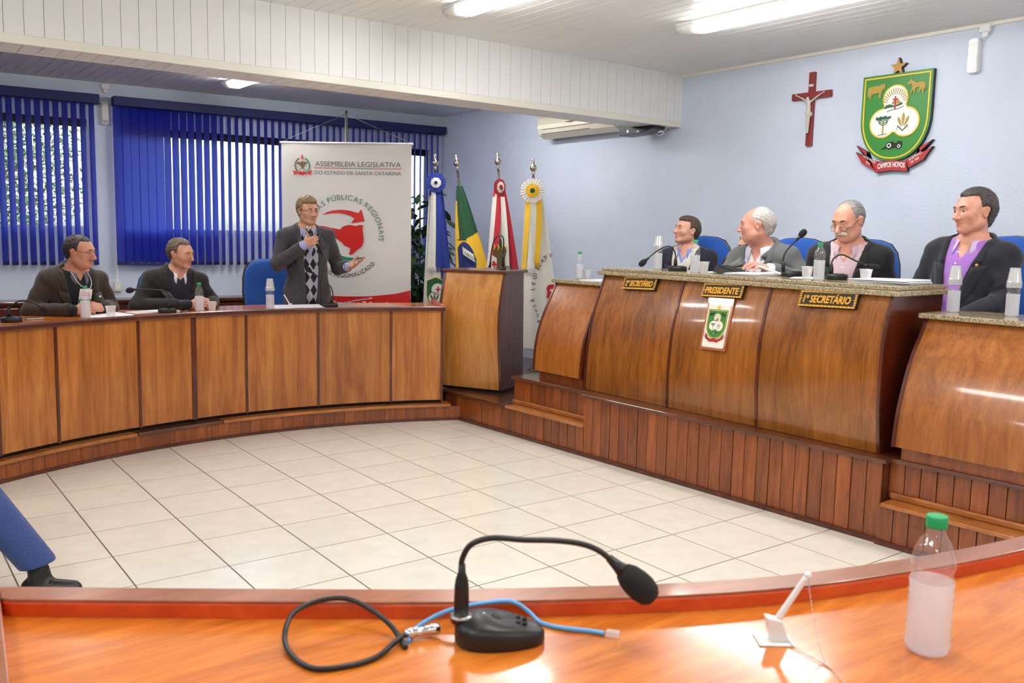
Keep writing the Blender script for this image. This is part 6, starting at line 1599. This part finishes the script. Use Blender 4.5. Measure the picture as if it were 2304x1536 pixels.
        cr = np.sqrt((np.sqrt(q[0] ** 2 + (q[1] + .012) ** 2) - .088 - fc['fat'] * .4) ** 2 + ((q[2] - (.528 - .42 * (q[1] + .01))) * .62) ** 2) - .0135
        cr = np.maximum(cr, q[1] - .02); hq = np.clip(.5 + .5 * (cr - G.d) / .008, 0, 1); G.d = (cr + (G.d - cr) * hq - .008 * hq * (1 - hq)).astype(F32)
        G.cone(T_(0, -.012, .49), T_(0, .004, .66), .0745 + fc['fat'] * .4, .074 + fc['fat'] * .4, .006, 's')
        for s in (-1, 1):      # flat sleeve ends
            dv = wr[s] - el[s]; L = np.linalg.norm(dv); dv /= L
            pl = (x - el[s][0]) * dv[0] + (y - el[s][1]) * dv[1] + (z - el[s][2]) * dv[2] - L * .93
            near = np.sqrt((x - wr[s][0]) ** 2 + (y - wr[s][1]) ** 2 + (z - wr[s][2]) ** 2) < .12
            G.d = np.where(near, np.maximum(G.d, pl), G.d).astype(F32)
        def surf(xs, zs):
            ys = np.linspace(.34, -.02, 181); P = PV + (np.stack(np.broadcast_arrays(xs[:, None], ys[None, :], zs[:, None]), -1) @ TR.T)
            ii = [np.clip(np.searchsorted(A_, P[..., a]), 0, len(A_) - 1) for a, A_ in enumerate((G.X, G.Y, G.Z))]
            return ys[np.argmax(G.d[ii[0], ii[1], ii[2]] < 0, 1)]
        LP = []
        for s in (-1, 1):
            for piece in (0, 1):
                tt = np.linspace(.02, .70, 13) if piece == 0 else np.linspace(.725, 1.0, 7); rows = []
                for kk, t1 in enumerate(tt):
                    z0 = zb + (.53 - zb) * t1; wi = t1 * wn if not open_front else wn * (.55 + .45 * t1)
                    wo = (.010 + .066 * (t1 / .7) ** .8) if piece == 0 else .050 * (1 - .45 * (t1 - .72) / .28)
                    u = np.linspace(0, 1, 6); zz = z0 + (.022 * u * (t1 / .7) ** 3 if piece == 0 else .012 * u)
                    xs = s * (wi - .002 + wo * u); rows.append((xs, zz))
                xs = np.concatenate([a for a, b in rows]); zs = np.concatenate([b for a, b in rows]); ys = surf(xs, zs)
                ys = np.where(ys < .03, np.maximum(ys, np.median(ys) - .04), ys).reshape(len(rows), 6); ys = (ys + np.roll(ys, 1, 0) * 0) 
                for _ in range(2): ys[1:-1] = (ys[:-2] + ys[1:-1] * 2 + ys[2:]) / 4
                LP.append([[T_(x, y + .0035 + .004 * min(1, c_ * 1.0) * (1 - c_ / 7), z) for c_, (x, y, z) in enumerate(zip(a, yy, b))] for (a, b), yy in zip(rows, ys)])
        jo = field_obj(G, 'jacket', [jacket['mat']], r); sm2 = jo.modifiers.new('smooth', 'SMOOTH'); sm2.factor = .5; sm2.iterations = 4
        for rows in LP:
            lo_ = MB().loft(rows, closed=False, caps=False).build('lapel', jacket['mat'], jo, world=False); so4 = lo_.modifiers.new('s', 'SOLIDIFY'); so4.thickness = .005; so4.offset = 0
        if jacket.get('pin'):
            px, pz, mt = jacket['pin']; MB().lathe([(0, 0), (.008, .0), (.008, .002), (.003, .004), (0, .004)], T_(px, .108 + .038, pz), 14, ax=TR @ np.array([.2 * np.sign(px), 1, .25])).build('lapel_pin', mt, jo, world=False)
    # ------------------------------------------------ legs
    L = Field(np.array([-.3, -.25, -.01]), np.array([.3, .95, hip + .1]), .013 if legf <= 1 else .008)
    L.ell(PV, (.172, .13 + belly * .3, .125), .04)
    for s in (-1, 1):
        if stand: a, b, c = (s * .09, 0, hip - .02), (s * .105, .02, .48), (s * .11, -.02, .09)
        else: a, b, c = (s * .09, .02, .50), (s * .12, knees, .50), (s * .125, knees + (ankle[s] if isinstance(ankle, dict) else ankle), .09)
        L.cone(a, b, .098, .068 * legf, .03); L.cone(b, np.array(c) + [0, 0, .06 if legf > 1 else 0], .066 * legf, .05 * legf * (1.12 if legf > 1 else 1), .02)
        if shoes:
            f0 = np.array(c); so3 = Field(f0 + [-.07, -.11, -.10], f0 + [.07, .25, .06], .008); so3.cone(f0 + [0, -.03, -.045], f0 + [0, .14, -.052], .044, .041, .02); so3.cone(f0 + [0, 0, .03], f0 + [0, .01, -.03], .043, .047, .02); so3.d = np.maximum(so3.d, (f0[2] - .088) - so3.grid()[2]).astype(F32); sh_ = field_obj(so3, 'shoe', ['shoe'], r)
            if legf > 1:
                for q_ in range(4): MB().tube(spline([tuple(f0 + [-.028, .05 + .022 * q_, -.012 - .006 * q_]), tuple(f0 + [0, .055 + .022 * q_, -.004 - .007 * q_]), tuple(f0 + [.028, .06 + .022 * q_, -.012 - .006 * q_])], 4), .0035, 6).build('lace', 'blackmat', sh_, world=False)
    if legf > 1: L.d = np.maximum(L.d, .125 - L.grid()[2] + .25 * (L.grid()[1] - knees - .2)).astype(F32)
    field_obj(L, 'trousers', [trousers], r)
    if extras: extras(r, dict(T=T_, Hp=Hp, HR=HR, TR=TR, HC=HC, NB=NB, el=el, wr=wr, w=w))
    return r

def glasses(r, k, frame, drop=0.0, tilt=0.0, w_=.024, h_=.0165, rim=True, fwd=0.0, rimless=False):
    Hp = k['Hp']; g = bpy.data.objects.new('glasses', None); 
    root = None
    def Q(x, y, z): return Hp(x, y + fwd, z - drop - (y - .0) * tilt)
    mb = MB()
    for s in (-1, 1):
        c = (s * .033 * k['w'], .093, .004)
        loop = [Q(c[0] + w_ * (abs(cos(t)) ** .7) * (1 if cos(t) > 0 else -1), c[1] - .006 * abs(cos(t)) * (1 if cos(t) * s > 0 else 0), c[2] + h_ * (abs(sin(t)) ** .7) * (1 if sin(t) > 0 else -1)) for t in np.linspace(0, 2 * pi, 25)]
        if not rimless: mb.tube(loop, .0011, 5)
        else: mb.tube([p for p in loop[2:11]], .0008, 5)
        mb.tube([Q(s * (.033 * k['w'] + w_), .088, .008), Q(s * .074 * k['w'], .060, .009), Q(s * .0815 * k['w'], -.005 - fwd, .012 + (.0 + drop) * 1.0), Q(s * .080 * k['w'], -.022 - fwd, .0 + drop)], .0016, 6)
    mb.tube([Q(-.010, .097, .008), Q(0, .101, .011), Q(.010, .097, .008)], .0012, 5)
    fr_ = mb.build('glasses', frame, r, world=False)
    for s in (-1, 1):
        c = (s * .033 * k['w'], .093, .004)
        b = MB(); lp = [Q(c[0] + w_ * (abs(cos(t)) ** .7) * (1 if cos(t) > 0 else -1), c[1], c[2] + h_ * (abs(sin(t)) ** .7) * (1 if sin(t) > 0 else -1)) for t in np.linspace(0, 2 * pi, 24, endpoint=False)]
        b.add(lp, [tuple(range(24))]); b.build('lens', 'lens', fr_, world=False)
# ================================================================== who sits and stands where
M['eyewhite'] = plain('eye_white', (196, 184, 176), .25); M['iris'] = plain('brown_iris', (62, 44, 32), .2)
M['brow_brown'] = plain('brown_eyebrow', (96, 66, 46), .8); M['brow_dark'] = plain('dark_eyebrow', (62, 50, 44), .8); M['brow_grey'] = plain('grey_eyebrow', (178, 158, 146), .8)
M['trousers_dark'] = cloth_mat('dark_trousers', (34, 32, 36)); M['shoe'] = plain('black_leather_shoe', (24, 22, 24), .4)
deg = RD
def lap(s, z=.63): return {'el': (s * .245, .0, .74), 'wr': (s * .13, .24, z), 'hand': {'d': (-s * .35, .9, -.1), 'n': (0, -.1, -1), 'curl': .3, 'side': s}}

# man in brown at the left desk
def ex_brown(r, k):
    glasses(r, k, 'gl_dark', rimless=True)
    T_ = k['T']; Ld = MB()
    sp = spline([T_(.06, .06, .53), T_(.055, .125, .485), T_(.040, .160, .455), T_(.016, .185, .435), T_(-.016, .185, .435), T_(-.040, .160, .455), T_(-.055, .125, .485), T_(-.06, .06, .53)], 6)
    ln = Ld.tube(sp, .0028, 6).build('lanyard', 'white', r, world=False)
    fr = Fr(T_(.02, .200, .375), k['TR'] @ np.array([-1, 0, 0]), k['TR'] @ np.array([0, .08, 1]))
    b = MB(); poly(b, fr, [(-.045, -.06), (.045, -.06), (.045, .06), (-.045, .06)], .003, 0, .002); bd = b.build('badge', 'paper', r, world=False)
    b = MB(); poly(b, fr, [(-.045, -.045), (.045, -.045), (.045, -.012), (.01, -.02), (-.045, -.012)], .0036, 0, .0006); b.build('badge_print', 'bgreen', bd, world=False)
    for q in range(3): b = MB(); poly(b, fr, [(-.03, .012 + .012 * q), (.03, .012 + .012 * q), (.03, .015 + .012 * q), (-.03, .015 + .012 * q)], .0034, 0, .0004); b.build('badge_print', 'redp', bd, world=False)
M['gl_dark'] = plain('dark_spectacle_frame', (40, 34, 34), .3); M['gl_black'] = plain('black_spectacle_frame', (16, 16, 18), .3)
HM_dark = hair_mat('dark_grey_hair', (28, 24, 24), (66, 60, 58)); HM_brown = hair_mat('grey_brown_hair', (70, 56, 44), (118, 100, 82)); HM_blond = hair_mat('light_brown_hair', (100, 76, 50), (160, 130, 92))
HM_white = hair_mat('white_hair', (150, 144, 138), (206, 202, 196)); HM_grey = hair_mat('grey_hair', (92, 88, 86), (160, 156, 152)); HM_salt = hair_mat('dark_swept_hair', (36, 31, 30), (88, 80, 76)); HM_chest = hair_mat('chestnut_hair', (52, 38, 30), (98, 76, 60)); HM_must = hair_mat('white_moustache', (196, 186, 170), (232, 226, 214))
PH = deg(-73)
A_loc = (.315, .97, .143)
person('seated man in brown jacket with moustache, glasses and a badge, leftmost', A_loc, PH, 1.0, deg(-40), deg(-7), deg(2), lean=deg(8), side=deg(-3), skin=(206, 146, 118), belly=.03, dh=.095,
       arms={1: {'el': (.29, .06, .83), 'wr': (.125, .33, .845), 'hand': {'d': (-.92, .35, .05), 'n': (.1, -.85, -.5), 'curl': .55, 'side': 1}},
             -1: {'el': (-.30, .05, .83), 'wr': (-.10, .31, .85), 'hand': {'d': (.9, .25, .12), 'n': (.2, -.75, -.62), 'curl': .5, 'side': -1}}},
       face=dict(w=1.04, jaw=1.1, fat=.008, nose=1.1, eyes='half', brow='brow_dark', moustache=dict(r=.0075, droop=.002, mat=HM_grey)),
       hair=dict(mat=HM_dark, fz=.072, th=.011, temple=.35, nape=True, burn=-.02), shirt=dict(mat=cloth_mat('black_polo', (22, 22, 28)), cuffs=False, collar=cloth_mat('grey_collar', (104, 104, 120))),
       jacket=dict(mat=cloth_mat('brown_corduroy_jacket', (52, 38, 28), .2), pin=(-.12, .37, 'white')), v_open=(.02, .115), extras=ex_brown)
chair((A_loc[0] + .03, A_loc[1] + .06, .143), deg(-98), 'blue office chair under the man in brown', .93)
# man in dark sweater
PH = deg(-86)
B_loc = (1.085, 1.13, .143)
person('seated man in black jacket and dark sweater, white collar, hands clasped', B_loc, PH, 1.0, deg(-55), deg(-8), deg(3), lean=deg(6), side=deg(-4), skin=(210, 156, 130), dh=.075,
       arms={1: {'el': (.28, .07, .83), 'wr': (-.02, .33, .845), 'hand': {'d': (-.9, .38, .06), 'n': (.1, -.85, -.5), 'curl': .6, 'side': 1}},
             -1: {'el': (-.31, .06, .83), 'wr': (-.21, .30, .85), 'hand': {'d': (.88, .22, .15), 'n': (.2, -.75, -.62), 'curl': .6, 'side': -1}}},
       face=dict(w=1.0, jaw=1.0, eyes='open', brow='brow_brown', gaze=(-.2, .1)), hair=dict(mat=HM_brown, fz=.072, th=.015, temple=.2, nape=True, burn=-.012),
       shirt=dict(mat=cloth_mat('white_shirt', (226, 226, 232), .04), cuffs=False), sweater=dict(mat=cloth_mat('navy_sweater', (26, 26, 38)), v=(.47, .055), sl=.99), jacket=dict(mat=cloth_mat('black_wool_jacket', (30, 26, 28), .2)), v_open=(.0, .105))
chair((B_loc[0] + .0, B_loc[1] + .06, .143), deg(-102), 'blue office chair under the man in the dark sweater', .96)
# standing speaker
PH = deg(-96)
def ex_speaker(r, k): glasses(r, k, 'gl_dark', w_=.022, h_=.013, rimless=True)
C_loc = (2.20, 1.06, .143)
M['argyle'] = argyle_mat()
person('standing speaker in grey blazer and argyle sweater holding a microphone', C_loc, PH, 1.01, deg(-84), deg(-4), deg(2), stand=True, skin=(208, 156, 128), lean=deg(-1), dh=-.01,
       arms={1: {'el': (.262, .06, 1.13), 'wr': (.095, .235, 1.295), 'hand': {'d': (-.72, .42, .42), 'n': (-.45, -.85, .1), 'curl': .95, 'side': 1, 'thumb': .8, 'spread': .05}},
             -1: {'el': (-.285, -.03, 1.10), 'wr': (-.285, .215, 1.115), 'hand': {'d': (-.45, .80, .22), 'n': (.62, .05, .75), 'curl': .22, 'side': -1, 'thumb': 1.0, 'spread': .35, 'curls': [.12, .22, .32, .4]}}},
       face=dict(w=.98, eyes='down', brow='brow_brown', jaw=1.02), hair=dict(mat=HM_blond, fz=.060, th=.022, temple=.05, side_y=.03, nape=True, front=True, burn=-.025, nape_z=-.095, lift=.004),
       shirt=dict(mat=stripe_mat('blue_striped_shirt', (206, 210, 236), (70, 80, 160), 90, .4), open=.5), sweater=dict(mat='argyle', v=(.30, .075), sl=.5), jacket=dict(mat=cloth_mat('charcoal_blazer', (58, 56, 60), .15)), v_open=(-.1, .078), open_front=True, trousers=cloth_mat('black_trousers', (20, 20, 22)), extras=ex_speaker)
chair((2.10, 1.46, .143), deg(-96), 'empty blue office chair behind the standing speaker', 1.02)
# handheld microphone in the speaker's right hand
Rz = Matrix.Rotation(PH - pi / 2, 4, 'Z'); W2L = Matrix.Translation(C_loc) @ Rz @ Matrix.Scale(1.01, 4)
def LW(p): return W2L @ Vector(p)
d_ = Vector((-.72, .42, .42)).normalized(); n_ = Vector((-.45, -.85, .1)); n_ = (n_ - d_ * n_.dot(d_)).normalized(); ax_m = d_.cross(n_).normalized()
gp = Vector((.095, .235, 1.295)) + d_ * .088 + n_ * .026
hm = thing('handheld_microphone', 'black handheld microphone held to the standing speaker\'s mouth', 'microphone', LW(gp))
p0, p1 = LW(gp - ax_m * .13), LW(gp + ax_m * .065)
MB().tube([p0, LW(gp), p1], [.0105, .0135, .0165], 14).build('handle', 'black', hm)
MB().lathe([(0, 0), (.017, 0), (.0185, .006), (.0185, .014), (.017, .016), (0, .016)], p1, 16, ax=(p1 - p0)).build('collar', 'black', hm)
u_ = (p1 - p0).normalized(); MB().ball(p1 + u_ * .036, .0245, 16).build('grille', 'alu', hm)
MB().tube(spline([p0, p0 - u_ * .05, p0 + Vector((0, .02, -.25)), p0 + Vector((.02, .06, -.6))], 6), .0032, 6).build('cable', 'black', hm)

# people on the rostrum
def rperson(label, s, n, head_h, body_h, scale, **kw):
    loc = RP(s, n, .454); 
    return person(label, tuple(loc), deg(body_h), scale, deg(head_h), **kw), loc
lapA = {1: lap(1), -1: lap(-1)}
_, l = rperson('man in navy jacket and open blue collar, head tilted back, behind the left granite', 1.545, 1.10, 166, -160, .97, dh=.05, head_pitch=deg(9), head_roll=deg(-2), lean=deg(-6), arms=lapA, skin=(216, 164, 140),
        face=dict(w=.97, eyes='half', brow='brow_brown'), hair=dict(mat=HM_chest, fz=.066, th=.012, temple=.15, nape=True, front=True, burn=-.02, nape_z=-.085),
        shirt=dict(mat=cloth_mat('blue_shirt', (128, 142, 206), .05), open=.6), sweater=dict(mat=cloth_mat('cream_sweater', (204, 200, 186)), v=(.40, .07)), jacket=dict(mat=cloth_mat('navy_jacket', (24, 26, 42), .15), pin=(-.11, .40, 'gold')), v_open=(.0, .105))
chair(tuple(RP(1.62, 1.14, .454)), deg(-150), 'blue office chair under the man in navy with the open blue collar')
_, l = rperson('white-haired man in grey suit looking left with one hand raised', 2.45, .90, 128, -172, 1.05, dh=.005, head_pitch=deg(-3), lean=deg(4), side=deg(3), skin=(218, 156, 136), belly=.02, neckf=.015,
        arms={1: {'el': (.255, .12, .80), 'wr': (.10, .32, .86), 'hand': {'d': (-.55, .75, .1), 'n': (0, -.1, -1), 'curl': .4, 'side': 1}},
              -1: {'el': (-.31, .02, .80), 'wr': (-.17, .29, .885), 'hand': {'d': (.30, .86, .30), 'n': (.45, .25, -.85), 'curl': .42, 'side': -1, 'thumb': .5, 'spread': .16}}},
        face=dict(w=1.05, jaw=1.1, fat=.008, eyes='half', brow='brow_grey', nose=1.12), hair=dict(mat=HM_white, fz=.09, th=.007, nape=True, bald=(.080, .02), burn=-.0, temple=.5, side_y=.03, rough=.001),
        shirt=dict(mat=cloth_mat('white_shirt_b', (226, 228, 240), .03), open=.7), jacket=dict(mat=cloth_mat('grey_suit_jacket', (98, 100, 100), .12)), v_open=(.12, .095))
chair(tuple(RP(2.52, 1.02, .454)), deg(-158), 'blue office chair behind the white-haired man in grey')
def ex_reader(r, k): glasses(r, k, 'gl_black', drop=.026, tilt=0, w_=.024, h_=.015, fwd=.012)
_, l = rperson('balding man with big white moustache and low glasses reading, black jacket', 3.06, .90, -184, -163, 1.05, dh=.03, head_pitch=deg(-20), head_roll=deg(0), lean=deg(2), arms=lapA, skin=(222, 162, 138), belly=.03, neckf=.012,
        face=dict(w=1.06, jaw=1.1, fat=.008, eyes='down', brow='brow_dark', nose=1.15, moustache=dict(r=.0155, droop=.004, w=.037, mat=HM_must)), hair=dict(mat=HM_grey, fz=.098, th=.008, nape=True, bald=(.092, .015), burn=-.012, temple=.5, side_y=.028, rough=.001),
        shirt=dict(mat=stripe_mat('pink_striped_shirt', (226, 204, 212), (150, 100, 120), 130, .25), open=.8, buttons=True), jacket=dict(mat=cloth_mat('black_jacket', (22, 22, 26), .15)), v_open=(.05, .105), extras=ex_reader)
chair(tuple(RP(3.09, .97, .454)), deg(-152), 'blue office chair behind the man with the white moustache')
_, l = rperson('man with swept-back dark hair, navy blazer and purple shirt, rightmost', 3.77, .88, -205, -184, 1.10, dh=.02, head_pitch=deg(-2), head_roll=deg(2), lean=deg(-5), side=deg(-3), arms=lapA, skin=(218, 160, 136),
        face=dict(w=1.04, jaw=1.08, eyes='open', brow='brow_dark', nose=1.06, gaze=(.1, -.05)), hair=dict(mat=HM_salt, fz=.074, th=.021, temple=.3, nape=True, burn=.012, side_y=.012, nape_z=-.1, rough=.0012),
        shirt=dict(mat=cloth_mat('purple_shirt', (164, 112, 196), .05), open=.75, buttons=True, collar=cloth_mat('lilac_collar', (206, 184, 226), .04)), jacket=dict(mat=cloth_mat('navy_blazer', (22, 24, 36), .15), pin=(-.125, .40, 'gold')), v_open=(.04, .10))
chair(tuple(RP(3.90, 1.0, .454)), deg(-172), 'blue office chair under the man in the purple shirt', 1.03)
_, l = rperson('person mostly hidden behind the white-haired man, only nose and mouth showing', 2.01, 1.36, 160, -160, .98, head_pitch=deg(0), lean=deg(2), arms=lapA, skin=(224, 180, 156), head_off=(0, 0, -.03),
        face=dict(w=.95, eyes='half'), hair=dict(mat=HM_dark, fz=.065, th=.014, nape=True, front=True), shirt=dict(mat='paper'), jacket=dict(mat=cloth_mat('dark_coat', (40, 38, 40))), res=1.4)
# person in jeans, only the lower leg enters the picture
JH = deg(-37)
J_loc = (-1.0, -1.70, .0)
person('person in blue jeans and dark shoe at the lower left edge', J_loc, JH, 1.0, JH, arms=lapA, skin=(200, 150, 120), hair=dict(mat=HM_dark, nape=True, front=True), shirt=dict(mat=cloth_mat('plain_shirt', (150, 150, 156))), jacket=dict(mat=cloth_mat('blue_jacket', (50, 60, 90))), v_open=(.0, .1), knees=.42, ankle={1: -.05, -1: .28}, legf=1.25, trousers=cloth_mat('blue_denim', (46, 66, 116), .25, 300, .9, .6), res=1.5)
chair(J_loc, JH, 'blue office chair under the person in jeans')
# small pale figure on the crucifix
def corpus():
    c = np.array([XW - .045, -1.815, 2.60]); F = Field(c + [-.03, -.15, -.23], c + [.03, .15, .13], .0032)
    q = lambda x, y, z: c + np.array([-x, -y, z])
    F.ell(q(.004, -.012, .052), (.013, .013, .017), .006); F.cone(q(0, -.004, .03), q(0, 0, -.01), .016, .013, .008); F.cone(q(0, 0, -.01), q(.002, .004, -.055), .013, .016, .008)
    for s in (-1, 1):
        F.cone(q(0, s * .014, .03), q(.0, s * .065, .062), .0075, .006, .006); F.cone(q(.0, s * .065, .062), q(-.004, s * .118, .088), .006, .0045, .003); F.ell(q(-.004, s * .125, .092), (.005, .007, .008), .003)
        F.cone(q(.004, s * .008, -.06), q(.014, s * .008 + .006, -.12), .0115, .0085, .006); F.cone(q(.014, s * .008 + .006, -.12), q(.0, s * .004, -.19), .008, .005, .004); F.cone(q(.0, s * .004, -.19), q(.008, s * .004, -.205), .005, .004, .003)
    F.cone(q(.002, -.012, -.05), q(.004, .018, -.065), .017, .018, .006)
    field_obj(F, 'figure', ['ivory'], cf)
_o = None
def fix_corpus():
    before = set(bpy.data.objects.keys()); corpus()
    for o in bpy.data.objects:
        if o.name not in before: o.matrix_parent_inverse = PINV[cf.name]
fix_corpus()
